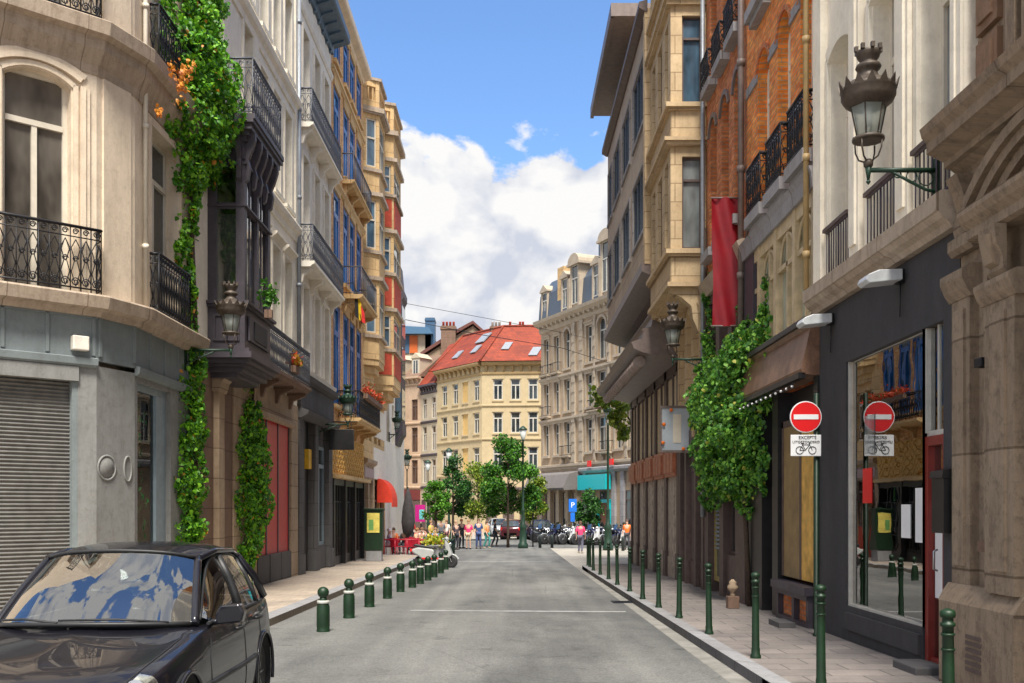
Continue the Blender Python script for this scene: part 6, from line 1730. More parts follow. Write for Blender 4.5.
def make_car(name, label, paint, group=None):
    ZG = lambda z: .96 + (z - .96) * 1.2 if z > .99 else z
    up = lambda rows: [[(x, y, ZG(z)) for x, y, z in row] for row in rows]
    t = thing(name, label, 'car', (0, 0, 0), group)
    WF, WR, wr = .78, 3.26, .315
    def keep(c):
        for yc in (WF, WR):
            if abs(c.x) > .6 and (c.y - yc) ** 2 + (c.z - .33) ** 2 < .365 ** 2 and c.z < .75: return False
        return True
    m = MB(); 
    for sx in (1, -1): Patch(body_rows(sx)).mesh(m, 150, 40, keep)
    m.box(-.72, .72, .4, 3.7, .2, .26)
    bd = m.build('body', paint, t, weld=.0005)
    Sf = {sx: Patch(body_rows(sx)) for sx in (1, -1)}
    # greenhouse: windscreen, roof, side glass
    A0 = [(-.73, 1.40, .955), (-.45, 1.18, .975), (0, 1.08, .985), (.45, 1.18, .975), (.73, 1.40, .955)]
    A1 = [(-.665, 1.66, 1.15), (-.42, 1.47, 1.18), (0, 1.40, 1.195), (.42, 1.47, 1.18), (.665, 1.66, 1.15)]
    A2 = [(-.585, 1.98, 1.345), (-.38, 1.84, 1.385), (0, 1.79, 1.40), (.38, 1.84, 1.385), (.585, 1.98, 1.345)]
    A0, A1, A2 = up([A0, A1, A2]); ws = Patch([A0, A1, A2])
    m = MB(); ws.mesh(m, 10, 24, a1=.97, b0=.035, b1=.965); wsc = m.build('windscreen', M['carglass'], t)
    # roof skin
    R_ = [A2, [(-.60, 2.4, 1.385), (-.39, 2.35, 1.43), (0, 2.3, 1.445), (.39, 2.35, 1.43), (.60, 2.4, 1.385)], [(-.59, 3.0, 1.375), (-.38, 3.0, 1.42), (0, 3.0, 1.435), (.38, 3.0, 1.42), (.59, 3.0, 1.375)], [(-.55, 3.42, 1.32), (-.35, 3.48, 1.36), (0, 3.5, 1.375), (.35, 3.48, 1.36), (.55, 3.42, 1.32)]]
    m = MB(); Patch([A2] + up(R_[1:])).mesh(m, 24, 24)
    # pillars and cant rails as body-coloured strips
    for s in (1, -1):
        a = [ws(k / 8, .965 if s > 0 else .035) for k in range(9)]
        m.tube([tuple(p + Vector((s * .012, .01, -.005))) for p in a], .032, 8)
        m.tube([(s * .592, 1.98, ZG(1.345)), (s * .607, 2.4, ZG(1.383)), (s * .60, 3.0, ZG(1.373)), (s * .558, 3.42, ZG(1.318))], .028, 8)
        m.tube([(s * .56, 3.40, ZG(1.32)), (s * .66, 3.58, ZG(1.16)), (s * .735, 3.66, .985)], [.035, .05, .06], 8)
    m.build('roof', paint, t)
    m = MB(); B0 = up([[(-.56, 3.47, 1.33), (0, 3.53, 1.36), (.56, 3.47, 1.33)]])[0]; B1 = [(-.70, 3.74, 1.0), (0, 3.84, 1.0), (.70, 3.74, 1.0)]
    Patch([B0, B1]).mesh(m, 6, 10); m.build('rear_window', M['carglass'], t)
    for s in (1, -1):
        def side(y, f):   # f: 0 belt .. 1 rail
            top = cr([Vector((.735, 1.42, .965)), Vector((.66, 1.70, 1.16)), Vector((.60, 2.02, 1.335)), Vector((.607, 2.4, 1.36)), Vector((.60, 3.0, 1.35)), Vector((.57, 3.35, 1.30))], (y - 1.42) / 1.93)
            bot = Vector((.80 - .0 * y, y, .955 + .012 * (y - 1.4)))
            top = Vector((top.x, y, ZG(top.z))); q = bot.lerp(top, f); q.x += .025 * math.sin(PI * f); return Vector((s * q.x, q.y, q.z))
        for y0, y1, nm in ((1.50, 2.40, 'front_window'), (2.50, 3.12, 'rear_side_window'), (3.17, 3.34, 'quarter_window')):
            m = MB(); n = 12; P = []
            for i in range(n + 1):
                y = y0 + (y1 - y0) * i / n; P.append([side(y, f) for f in (0.02, .25, .5, .75, .95)])
            m.v = [v for r_ in P for v in r_]; m.f = [(i * 5 + j, (i + 1) * 5 + j, (i + 1) * 5 + j + 1, i * 5 + j + 1) for i in range(n) for j in range(4)]; m.m = [0] * len(m.f); m.sm = [True] * len(m.f)
            m.build(nm, M['carglass'], t)
        m = MB()
        for y in (2.45, 3.145): m.tube([side(y, f) for f in (0, .3, .6, .95)], .04 if y < 3 else .022, 6)
        m.tube([side(1.45 + 1.9 * k / 12, 0) for k in range(13)], .014, 6); m.tube([side(1.46 + 1.88 * k / 16, .97) for k in range(17)], .012, 6)
        m.build('window_seal', M['trim'], t)
        # mirror
        m = MB(); m.prism([(s * .83, .93), (s * 1.02, .95), (s * 1.04, 1.03), (s * 1.0, 1.09), (s * .86, 1.08), (s * .82, 1.0)], 'v', 1.56, 1.67); m.tube([(s * .79, 1.58, .95), (s * .88, 1.6, .96)], .03, 6)
        mr = m.build('mirror', paint, t, bevel=.03)
        m = MB(); m.box(s * .93 - .08, s * .93 + .08, 1.672, 1.678, .95, 1.05); m.build('mirror_glass', M['chrome'], mr)
        # seams, strip, handles
        def surf(y, z):
            best = min(((Sf[s](i / 90, j / 40)) for i in range(20, 90) for j in range(4, 26)), key=lambda p: (p.y - y) ** 2 + (p.z - z) ** 2); return best
        m = MB()
        for y0, y1 in ((1.42, 1.36), (2.45, 2.47), (3.12, 2.95)): m.tube([surf(y0 + (y1 - y0) * k / 6, .93 - .68 * k / 6) + Vector((s * .001, 0, 0)) for k in range(7)], .005, 4)
        m.build('door_gap', M['black'], t)
        m = MB(); m.tube([surf(1.2 + 1.65 * k / 10, .52) for k in range(11)], .022, 6); m.build('rubbing_strip', M['trim'], t)
        for y in (2.25, 3.0):
            p = surf(y, .84); m = MB(); m.tube([p + Vector((s * .0, -.09, 0)), p + Vector((s * .03, -.05, 0)), p + Vector((s * .03, .06, 0)), p + Vector((0, .09, 0))], .014, 6); m.build('door_handle', M['trim'], t)
        # headlight: reflector bowl with clear lens following the wing
        L = Sf[s]; m = MB(); L.mesh(m, 14, 14, a0=.078, a1=.186, b0=.50, b1=.715)
        c = sum(m.v, Vector((0, 0, 0))) / len(m.v)
        m.v = [v + Vector((s * .006, -.012, .004)) for v in m.v]
        m2 = MB(); m2.v = [v + Vector((-s * .0, .0, -.0)) for v in m.v]; m2.f = list(m.f); m2.m = list(m.m); m2.sm = list(m.sm)
        m2.v = [v + Vector((0, .002, -.002)) for v in m2.v]; hl = m2.build('headlight', plain('headlight_reflector', (.62, .60, .55), .18, .6, var=.5, scale=22), t)
        m.v = [v + Vector((s * .004, -.006, .004)) for v in m.v]; m.build('lens', M['lampglass'], hl)
        m = MB(); m.lathe((c.x - s * .02, c.y - .03, c.z + .0), [(.045, 0), (.06, .025)], 14, axis=(0, -1, .25)); m.build('lamp_ring', M['chrome'], hl)
        # tail light
        m = MB(); m.box(s * .68 - .06, s * .68 + .06, 3.80, 3.86, .68, .92); m.build('tail_light', plain('tail_light_red', (.5, .01, .01), .2), t, bevel=.02)
    # wheels
    for s in (1, -1):
        for yc in (WF, WR):
            m = MB(); m.lathe((s * .70, yc, .315), [(.20, -.1), (.27, -.105), (.305, -.09), (.315, -.06), (.315, .06), (.305, .09), (.27, .105), (.20, .1)], 32, axis=(s, 0, 0)); w = m.build('tyre', M['black'], t)
            m = MB(); m.lathe((s * .70, yc, .315), [(.20, -.09), (.2, .06), (.185, .095), (.20, .1), (.2, .09)], 28, axis=(s, 0, 0)); m.lathe((s * .70, yc, .315), [(.02, .05), (.055, .075), (.05, .09), (.01, .1)], 14, axis=(s, 0, 0))
            for k in range(7):
                a = 2 * PI * k / 7; m.tube([(s * .775, yc + .04 * math.cos(a), .315 + .04 * math.sin(a)), (s * .785, yc + .19 * math.cos(a), .315 + .19 * math.sin(a))], [.028, .02], 6)
            m.lathe((s * .70, yc, .315), [(.19, .0), (.01, .02)], 20, axis=(s, 0, 0)); m.build('rim', M['alloy'], w)
            m = MB(); pts = [(s * .853, yc + .365 * math.cos(R(a)), .33 + .365 * math.sin(R(a))) for a in range(-18, 199, 9)]; m.tube(pts, .018, 6); m.build('wheel_arch', M['trim'] if False else paint, t)
            m = MB(); m.lathe((s * .45, yc, .33), [(.01, 0), (.37, .001), (.37, .385), (.36, .385), (.36, .01), (.01, .012)], 28, axis=(s, 0, 0)); m.build('arch_liner', M['black'], t)
    for sx in (1, -1):
        m = MB(); m.tube([tuple(Sf[sx](.125 + .23 * k / 14, .735 - .03 * k / 14) + Vector((0, 0, .0015))) for k in range(15)], .0045, 4); m.build('bonnet_gap', M['black'], t)
    m = MB(); m.tube([tuple(ws(.985, .04 + .92 * k / 16) + Vector((0, -.004, .004))) for k in range(17)], .014, 5); m.build('screen_seal', M['trim'], t)
    # cowl, wipers, dashboard, seats, wheel
    m = MB(); m.box(-.66, .66, 1.35, 1.75, .88, .95); m.box(-.6, .6, 1.6, 3.4, .3, .5); m.build('dashboard', M['trim'], t)
    m = MB(); m.tube([tuple(ws(-.0, .05 + .9 * k / 10) + Vector((0, -.015, .004))) for k in range(11)], .018, 6); m.build('cowl', M['trim'], t)
    for b0, b1, a1 in ((.1, .42, .16), (.42, .84, .13)):
        m = MB(); m.tube([ws(.02, b1) + Vector((0, -.03, .012)), ws(a1 * .4, (b0 + b1) / 2) + Vector((0, -.022, .022)), ws(a1 * .3, b0) + Vector((0, -.02, .02))], .009, 5); m.build('wiper', M['black'], wsc)
    for sx in (-.36, .36):
        m = MB(); m.prism([(2.25, .45), (2.4, .45), (2.62, 1.12), (2.5, 1.12)], 'u', sx - .24, sx + .24); m.box(sx - .24, sx + .24, 1.95, 2.4, .4, .52); m.box(sx - .13, sx + .13, 2.52, 2.62, 1.14, 1.32); m.build('seat', M['seat'], t, bevel=.04)
    m = MB(); m.ring((.36, 1.85, .98), .18, .015, 'uw', 20, 6); m.tube([(.36, 1.85, .98), (.36, 1.7, .9)], .02); m.build('steering_wheel', M['trim'], t)
    m = MB(); m.ball((0, 1.92, 1.37), .05, 8, (2.0, .5, .7)); m.build('rear_view_mirror', M['trim'], t)
    # grille, bumper strip, plate-less front
    m = MB(); m.tube([(x / 10 * .6, Sf[1](.07, .9).y + .3 * (x / 10 * .6) ** 2 - .005, .60) for x in range(-10, 11)], .02, 6); m.build('grille', M['trim'], t)
    m = MB(); m.tube([(x / 10 * .7, -.005 + .33 * (x / 10 * .7 / .85) ** 2, .40) for x in range(-10, 11)], .03, 6); m.build('bumper_strip', M['trim'], t)
    return t
car = make_car('parked_car', 'glossy black hatchback parked at the left kerb, nearest the camera', M['carblack'])
car.location = (-3.0, 5.95, G(8)); car.rotation_euler = (R(.7) * -1, 0, R(2.4))
def recolor(o, frm, to):
    for c in o.children:
        if c.type == 'MESH' and frm in [s for s in c.data.materials]:
            c.data = c.data.copy()
            for i, s_ in enumerate(c.data.materials):
                if s_ == frm: c.data.materials[i] = to
        recolor(c, frm, to)
for (px, Y, rz, mm, lab) in ((502, 83, 8, 'carsilver', 'silver hatchback parked behind the large tree'), (517, 80, 172, 'carred', 'dark red hatchback between the large tree and green lamp post'), (536, 78, 186, 'carblue', 'dark blue hatchback parked right of the tall green lamp post')):
    c = copy_thing(car, ((px - 512) * Y / 1000, Y, G(Y) + .02), R(rz), lab); c['group'] = 'cars parked across the square'; recolor(c, M['carblack'], M[mm]); recolor(c, M['carglass'], M['glass']); c.rotation_euler[0] = 0

# ================================================================== TWO-WHEELERS (local x = forward)
def wheel(t, x, r, w, name='wheel', spokes=6):
    m = MB(); m.lathe((x, 0, r), [(r * .68, -w / 2), (r * .92, -w / 2), (r, -w * .25), (r, w * .25), (r * .92, w / 2), (r * .68, w / 2)], 22, axis=(0, 1, 0)); o = m.build('tyre', M['black'], t)
    m = MB(); m.lathe((x, 0, r), [(r * .7, -w * .3), (r * .6, -w * .3), (r * .6, w * .3), (r * .7, w * .3)], 22, axis=(0, 1, 0)); m.lathe((x, 0, r), [(.01, -w * .5), (r * .17, -w * .5), (r * .17, w * .5), (.01, w * .5)], 10, axis=(0, 1, 0))
    for k in range(spokes): a = 2 * PI * k / spokes; m.tube([(x, 0, r), (x + r * .62 * math.cos(a), 0, r + r * .62 * math.sin(a))], r * .05, 4)
    m.build('rim', M['alloy'], o)
def motorbike(label, paint, fairing=True):
    t = thing('motorcycle', label, 'motorcycle', (0, 0, 0), 'motorcycles parked in a row across the square')
    wheel(t, .72, .31, .11); wheel(t, -.70, .31, .15)
    m = MB()
    for y in (-.1, .1): m.tube([(.72, y, .31), (.52, y, .75), (.44, y, .95)], .026, 6)
    m.build('fork', M['chrome'], t)
    m = MB(); m.tube([(.42, 0, .9), (.1, 0, .72), (-.35, 0, .6), (-.7, 0, .31)], .035, 6); m.tube([(.42, 0, .85), (.3, 0, .42), (-.1, 0, .3), (-.3, 0, .55)], .03, 6); m.build('frame', M['black'], t)
    m = MB(); m.box(-.18, .26, -.15, .15, .26, .56); m.lathe((.05, 0, .4), [(.13, -.19), (.13, .19)], 12, axis=(0, 1, 0)); m.prism([(.1, .5), (.3, .45), (.36, .62), (.16, .68)], 'v', -.11, .11); m.build('engine', M['steel'], t, bevel=.015)
    m = MB(); m.ball((.16, 0, .82), .2, 12, (1.35, .72, .7)); m.build('tank', paint, t)
    m = MB(); m.prism([(-.05, .74), (-.1, .82), (-.4, .80), (-.78, .92), (-.8, .86), (-.45, .70)], 'v', -.13, .13); m.build('seat', M['trim'], t, bevel=.03)
    m = MB(); m.prism([(-.3, .68), (-.82, .85), (-.88, .78), (-.5, .58)], 'v', -.09, .09); m.build('tail', paint, t, bevel=.02)
    m = MB(); m.tube([(.2, .14, .3), (.0, .17, .24), (-.4, .18, .26), (-.85, .19, .38)], [.03, .03, .05, .055], 8); m.build('exhaust', M['chrome'], t)
    m = MB(); m.tube([(.36, -.36, 1.0), (.44, -.2, 1.03), (.44, .2, 1.03), (.36, .36, 1.0)], .018, 6); m.build('handlebar', M['black'], t)
    m = MB(); m.ring((.72, 0, .31), .35, .03, 'uw', 10, 5, R(35), R(140)); m.build('mudguard', paint, t)
    m = MB(); m.ball((.56, 0, .88), .1, 10); m.build('headlight', M['chrome'], t)
    for y in (-.3, .3): m = MB(); m.ball((.4, y, 1.16), .06, 8, (.3, 1, .7)); m.tube([(.38, y * .9, 1.02), (.4, y, 1.12)], .008, 4); m.build('mirror', M['black'], t)
    if fairing:
        m = MB(); m.prism([(.48, .98), (.66, .95), (.52, 1.25), (.46, 1.27)], 'v', -.14, .14); m.build('windshield', M['carglass'], t)
        m = MB(); m.prism([(.4, .55), (.6, .78), (.68, .95), (.46, 1.0), (.3, .8)], 'v', -.17, .17); m.build('fairing', paint, t, bevel=.04)
    return t
def scooter(label, paint, group=None):
    t = thing('scooter', label, 'scooter', (0, 0, 0), group)
    wheel(t, .62, .22, .1, spokes=5); wheel(t, -.55, .22, .11, spokes=5)
    m = MB(); 
    for y in (-.07, .07): m.tube([(.62, y, .22), (.52, y, .5)], .02, 6)
    m.build('fork', M['chrome'], t)
    m = MB(); m.smooth = False
    m.prism([(.58, .40), (.66, .46), (.54, .80), (.42, 1.0), (.36, .98), (.42, .70), (.44, .40), (.36, .28), (-.02, .27), (-.02, .22), (.42, .22)], 'v', -.17, .17); m.build('leg_shield', paint, t, bevel=.03)
    m = MB(); m.prism([(-.05, .25), (.0, .62), (-.1, .68), (-.6, .74), (-.85, .66), (-.82, .55), (-.6, .42), (-.4, .28)], 'v', -.17, .17); m.build('body', paint, t, bevel=.05)
    m = MB(); m.prism([(.02, .68), (.0, .76), (-.35, .80), (-.72, .86), (-.8, .78), (-.6, .73)], 'v', -.15, .15); m.build('seat', M['trim'], t, bevel=.03)
    m = MB(); m.ring((.62, 0, .22), .26, .04, 'uw', 10, 6, R(20), R(150)); m.build('mudguard', paint, t)
    m = MB(); m.tube([(.34, -.34, 1.03), (.40, -.15, 1.05), (.40, .15, 1.05), (.34, .34, 1.03)], .022, 6); m.ball((.42, 0, 1.04), .09, 8); m.build('handlebar', paint, t)
    m = MB(); m.ball((.55, 0, .86), .07, 8); m.build('headlight', M['chrome'], t)
    m = MB(); m.box(-.92, -.84, -.08, .08, .58, .68); m.build('tail_light', M['signred'], t, bevel=.01)
    for y in (-.26, .26): m = MB(); m.ball((.42, y, 1.24), .06, 8, (.3, 1, .8)); m.tube([(.38, y, 1.05), (.42, y, 1.2)], .008, 4); m.build('mirror', M['black'], t)
    m = MB(); m.tube([(-.2, .16, .2), (-.5, .17, .2), (-.85, .18, .28)], [.03, .05, .05], 8); m.build('exhaust', M['chrome'], t)
    m = MB(); m.box(-.45, .35, -.18, -.172, .3, .36); m.build('side_stripe', M['signred'], t)
    return t
s1 = scooter('white scooter with red stripe parked at the end of the ball-top bollards', paintmat('scooter_white', (.36, .37, .36)))
s1.location = (-2.75, 35.6, G(35.6)); s1.rotation_euler = (R(-5), 0, R(-8)); s1.scale = (.98, .98, .98)
pa = [M['carblack'], M['carsilver'], M['carblue'], M['carred'], paintmat('bike_white', (.5, .5, .5))]
protos = [motorbike('x', M['carblack'], True), motorbike('x', M['carsilver'], False), scooter('x', pa[4], 'motorcycles parked in a row across the square'), motorbike('x', M['carblue'], True)]
pos = [548, 555, 561, 567, 573, 580, 586, 592, 598, 604, 611, 617, 624, 631]
kinds = [0, 1, 3, 0, 1, 2, 0, 1, 3, 2, 1, 0, 3, 2]
nm = {0: 'black faired motorcycle', 1: 'silver naked motorcycle', 2: 'white scooter', 3: 'dark blue faired motorcycle'}
plc = ['beside the dark blue car, leftmost of the row', 'second in the row from the dark blue car', 'left of the blue parking sign', 'under the blue parking sign', 'right of the blue parking sign', 'left of the pink-shirted woman', 'right behind the pink-shirted woman', 'below the small bushy tree', 'before the turquoise door, left side', 'before the turquoise door, at the crown lamp post', 'right of the crown lamp post', 'second right of the crown lamp post', 'nearly hidden at the colonnade corner', 'last of the row behind the colonnade corner']
used = set()
for i, (px, k, l) in enumerate(zip(pos, kinds, plc)):
    Y = 67 - .35 * i * .6; o = protos[k] if k not in used else copy_thing(protos[k], None)
    used.add(k); o.location = ((px - 512) * Y / 1000, Y, G(Y)); o.rotation_euler = (R(9), 0, R(-140 + rnd.uniform(-12, 12))); o['label'] = nm[k] + ' ' + l; o.scale = (1.1, 1.1, 1.1)

back = ['left end of the rear row', 'rear row, behind the pair of black bollards', 'rear row, left of the blue parking sign', 'rear row, behind the blue parking sign', 'rear row, right of the blue parking sign', 'rear row, left of the small bushy tree', 'rear row, at the trunk of the small bushy tree', 'rear row, under the turquoise sign', 'rear row, at the turquoise door', 'rear row, behind the tall crown lamp post', 'rear row, right of the crown lamp post', 'rear row, by the colonnade corner']
for i, l in enumerate(back):
    k = (1, 0, 2, 3, 1, 0, 1, 3, 2, 1, 0, 1)[i]; Y = 69.5 - .1 * i; px = 545 + 7.2 * i
    o = copy_thing(protos[k], None); o.location = ((px - 512) * Y / 1000, Y, G(Y)); o.rotation_euler = (R(9), 0, R(-35 + rnd.uniform(-14, 14))); o['label'] = nm[k] + ' in the ' + l; o.scale = (1.15, 1.15, 1.15)
# ================================================================== PEOPLE
def skinmesh(name, V, E, rad, mats, parent, root=0, sub=1, smooth=True):
    me = bpy.data.meshes.new(name); me.from_pydata([Vector(v) for v in V], E, [])
    for m in (mats if isinstance(mats, list) else [mats]): me.materials.append(m)
    o = bpy.data.objects.new(name, me); COL.objects.link(o); o.parent = parent
    md = o.modifiers.new('s', 'SKIN'); md.use_smooth_shade = True
    for i, r in enumerate(rad):
        sv = me.skin_vertices[0].data[i]; sv.radius = r if isinstance(r, tuple) else (r, r); sv.use_root = (i == root)
    s = o.modifiers.new('d', 'SUBSURF'); s.levels = sub; s.render_levels = sub
    return o
SK = [plain('skin_fair', (.62, .36, .26), .5, var=.06), plain('skin_tan', (.50, .27, .17), .5, var=.06)]
def cloth(c): return plain('cloth_%02d_%02d_%02d' % tuple(int(x * 99) for x in c), c, .8, var=.12)
def person(label, pos, face, pose, shirt, legs, hair, h=1.7, skin=0, shorts=False, sleeves=True, group=None, step=0, bag=None):
    """face: heading in degrees of the way the person looks (0 = +Y). local: x right, y forward"""
    t = thing('person', label, 'person', (0, 0, 0), group); k = h / 1.7; sk = SK[skin]
    if pose == 'stand':
        hip, st = .92, step
        J = dict(pel=(0, 0, .93), bel=(0, .01, 1.08), che=(0, 0, 1.27), nek=(0, -.01, 1.44), hd0=(0, .01, 1.54), hd1=(0, .015, 1.64),
                 hl=(-.09, 0, .90), kl=(-.10, .03 + st, .49), al=(-.11, -.02 + st * .6, .09), tl=(-.12, .13 + st * .6, .03),
                 hr=(.09, 0, .90), kr=(.10, .03 - st * .4, .49), ar=(.11, -.04 - st * 1.2, .09), tr=(.12, .11 - st * 1.2, .03),
                 sl=(-.17, 0, 1.38), el=(-.23, -.03 - st * .3, 1.12), wl=(-.22, .06 - st * .5, .88), sr=(.17, 0, 1.38), er=(.23, -.03 + st * .3, 1.12), wr=(.22, .08 + st * .6, .88))
    else:
        J = dict(pel=(0, 0, .50), bel=(0, .02, .64), che=(0, .04, .84), nek=(0, .05, 1.01), hd0=(0, .08, 1.11), hd1=(0, .09, 1.21),
                 hl=(-.09, .02, .50), kl=(-.13, .44, .50), al=(-.12, .42, .09), tl=(-.12, .56, .03),
                 hr=(.09, .02, .50), kr=(.13, .42, .50), ar=(.12, .34, .09), tr=(.12, .48, .03),
                 sl=(-.17, .04, .95), el=(-.22, .12, .72), wl=(-.14, .34, .74), sr=(.17, .04, .95), er=(.22, .12, .72), wr=(.14, .33, .76))
    J = {a: Vector(b) * k for a, b in J.items()}
    names = ['pel', 'bel', 'che', 'nek', 'hd0', 'hd1', 'hl', 'kl', 'al', 'tl', 'hr', 'kr', 'ar', 'tr', 'sl', 'el', 'wl', 'sr', 'er', 'wr']
    rad = dict(pel=(.13, .10), bel=(.125, .095), che=(.15, .10), nek=.052, hd0=(.068, .08), hd1=(.078, .095), hl=.085, kl=.056, al=.038, tl=.034, hr=.085, kr=.056, ar=.038, tr=.034, sl=.055, el=.040, wl=.027, sr=.055, er=.040, wr=.027)
    V = [J[n] for n in names]; Rr = [tuple(x * k for x in rad[n]) if isinstance(rad[n], tuple) else rad[n] * k for n in names]; ix = {n: i for i, n in enumerate(names)}
    E = [(ix[a], ix[b]) for a, b in (('pel', 'bel'), ('bel', 'che'), ('che', 'nek'), ('nek', 'hd0'), ('hd0', 'hd1'), ('pel', 'hl'), ('hl', 'kl'), ('kl', 'al'), ('al', 'tl'), ('pel', 'hr'), ('hr', 'kr'), ('kr', 'ar'), ('ar', 'tr'), ('che', 'sl'), ('sl', 'el'), ('el', 'wl'), ('che', 'sr'), ('sr', 'er'), ('er', 'wr'))]
    for w, e in (('wl', 'el'), ('wr', 'er')):      # palm, four fingers and a thumb
        d = (J[w] - J[e]).normalized(); side = d.cross(Vector((1, 0, 0))).normalized()
        b = len(V); V.append(J[w] + d * .06 * k); Rr.append(.028 * k); E.append((ix[w], b))
        for q, L in enumerate((.07, .08, .078, .06)):
            p = V[b] + side * (.033 - .022 * q) * k + d * .025 * k; c = len(V); V += [p, p + d * L * k + Vector((0, .012, 0))]; Rr += [.010 * k, .008 * k]; E += [(b, c), (c, c + 1)]
        c = len(V); V += [V[b] + side * .05 * k, V[b] + side * .065 * k + d * .04 * k]; Rr += [.011 * k, .009 * k]; E += [(b, c), (c, c + 1)]
    skinmesh('body', V, E, Rr, sk, t)
    def sub(ns, edges, grow, name, mat, over={}):
        vs = [over.get(n, J[n] if n in J else None) for n in ns]; rr = []
        for n in ns:
            r = rad.get(n, .05) if n in rad else over[n + '_r']; r = tuple((x + grow) * k for x in r) if isinstance(r, tuple) else (r + grow) * k; rr.append(r)
        return skinmesh(name, vs, [(ns.index(a), ns.index(b)) for a, b in edges], rr, mat, t)
    es = {n: J[a].lerp(J[b], .6) for n, a, b in (('xl', 'sl', 'el'), ('xr', 'sr', 'er'))}
    if sleeves: ns = ['bel', 'che', 'pel', 'sl', 'el', 'sr', 'er']; eg = [('pel', 'bel'), ('bel', 'che'), ('che', 'sl'), ('sl', 'el'), ('che', 'sr'), ('sr', 'er')]
    else: ns = ['bel', 'che', 'pel', 'sl', 'sr']; eg = [('pel', 'bel'), ('bel', 'che'), ('che', 'sl'), ('che', 'sr')]
    sub(ns, eg, .022, 'shirt', cloth(shirt))
    if shorts: sub(['pel', 'hl', 'kl', 'hr', 'kr'], [('pel', 'hl'), ('hl', 'kl'), ('pel', 'hr'), ('hr', 'kr')], .02, 'shorts', cloth(legs))
    else: sub(['pel', 'hl', 'kl', 'al', 'hr', 'kr', 'ar'], [('pel', 'hl'), ('hl', 'kl'), ('kl', 'al'), ('pel', 'hr'), ('hr', 'kr'), ('kr', 'ar')], .017, 'trousers', cloth(legs))
    for a, b in (('al', 'tl'), ('ar', 'tr')):
        m = MB(); p, q = J[a], J[b]; m.tube([(p.x, p.y - .05 * k, .05 * k), (p.x, p.y + .03 * k, .055 * k), (q.x, q.y + .02 * k, .04 * k)], [.05 * k, .052 * k, .04 * k], 8); m.build('shoe', M['trim'] if step == 0 else cloth((.3, .25, .2)), t)
    hc = (J['hd0'] + J['hd1']) / 2 + Vector((0, 0, .02 * k))
    m = MB(); m.ball(tuple(hc + Vector((0, -.028, .035)) * k), .1 * k, 10, (.92, 1.02, .95)); 
    if hair[0] < .2 or hair[1] > 2: m.ball(tuple(hc + Vector((0, -.06, -.04)) * k), .075 * k, 8)
    m.build('hair', cloth(tuple(min(x, 1) for x in hair)), t)
    m = MB()
    for s in (-1, 1): m.ball(tuple(hc + Vector((s * .03, .083, -.005)) * k), .010 * k, 6)
    m.build('eyes', M['black'], t)
    m = MB(); m.ball(tuple(hc + Vector((0, .095, -.03)) * k), .014 * k, 6, (.8, 1, 1.4)); m.build('nose', sk, t)
    if bag:
        m = MB(); m.prism([(-.12, -.16), (.12, -.16), (.14, .14), (-.14, .14)], 'v', -.26, -.12); m.v = [v + Vector((0, 0, 1.2 * k)) for v in m.v]; m.build('backpack', cloth(bag), t, bevel=.04)
    t.location = pos; t.rotation_euler = (0, 0, -R(face)); return t
def at(px, Y, dz=0): return ((px - 512) * Y / 1000, Y, G(Y) + dz)
ped = 'pedestrians standing on the square'
person('woman in a bright pink shirt and beige shorts standing among the pedestrians', at(468.5, 58), 190, 'stand', (.75, .04, .18), (.55, .42, .28), (.35, .2, .1), 1.68, shorts=True, group=ped)
person('man in navy top and jeans standing right of the pink shirt', at(478.5, 59), 170, 'stand', (.03, .07, .2), (.05, .08, .2), (.12, .07, .04), 1.76, group=ped)
person('person in dark clothes with red-brown hair left of the pink shirt', at(461.5, 60), 150, 'stand', (.03, .025, .03), (.04, .04, .05), (.35, .12, .05), 1.74, group=ped)
person('person in dark grey top at the trunk of the dark tree', at(456, 57), 140, 'stand', (.07, .05, .06), (.03, .03, .04), (.4, .25, .15), 1.65, group=ped)
person('walker in orange vest with teal trousers right of the man in navy', at(487, 60), 120, 'stand', (.75, .3, .1), (.05, .25, .22), (.1, .06, .04), 1.62, step=.12, group=ped)
person('person in a black jacket bending past the trunk left of the large tree', at(495, 63), 90, 'stand', (.04, .04, .05), (.05, .05, .06), (.05, .03, .02), 1.7, step=.15, group=ped)
person('woman in pink top walking away behind the right guard railing', at(580.5, 51), 15, 'stand', (.80, .05, .16), (.1, .1, .14), (.12, .06, .04), 1.62, step=.14)
person('person in an orange top at the colonnade corner', at(627, 57), 200, 'stand', (.8, .17, .02), (.05, .05, .06), (.1, .05, .03), 1.7)
person('man in grey shirt standing behind the terrace under the pale tree', at(441, 60), 170, 'stand', (.35, .36, .4), (.1, .1, .14), (.1, .06, .04), 1.78, group=ped)
person('woman in white top standing left of the dark tree trunk', at(446.5, 62), 200, 'stand', (.7, .68, .65), (.25, .1, .1), (.2, .1, .05), 1.66, group=ped)
person('man in red polo standing behind the closed parasol', at(411, 56), 185, 'stand', (.6, .04, .04), (.08, .08, .1), (.05, .03, .02), 1.76, group=ped)
person('woman in yellow dress top passing the poster board', at(431, 58), 120, 'stand', (.7, .5, .12), (.3, .2, .1), (.3, .16, .07), 1.64, step=.12, group=ped)
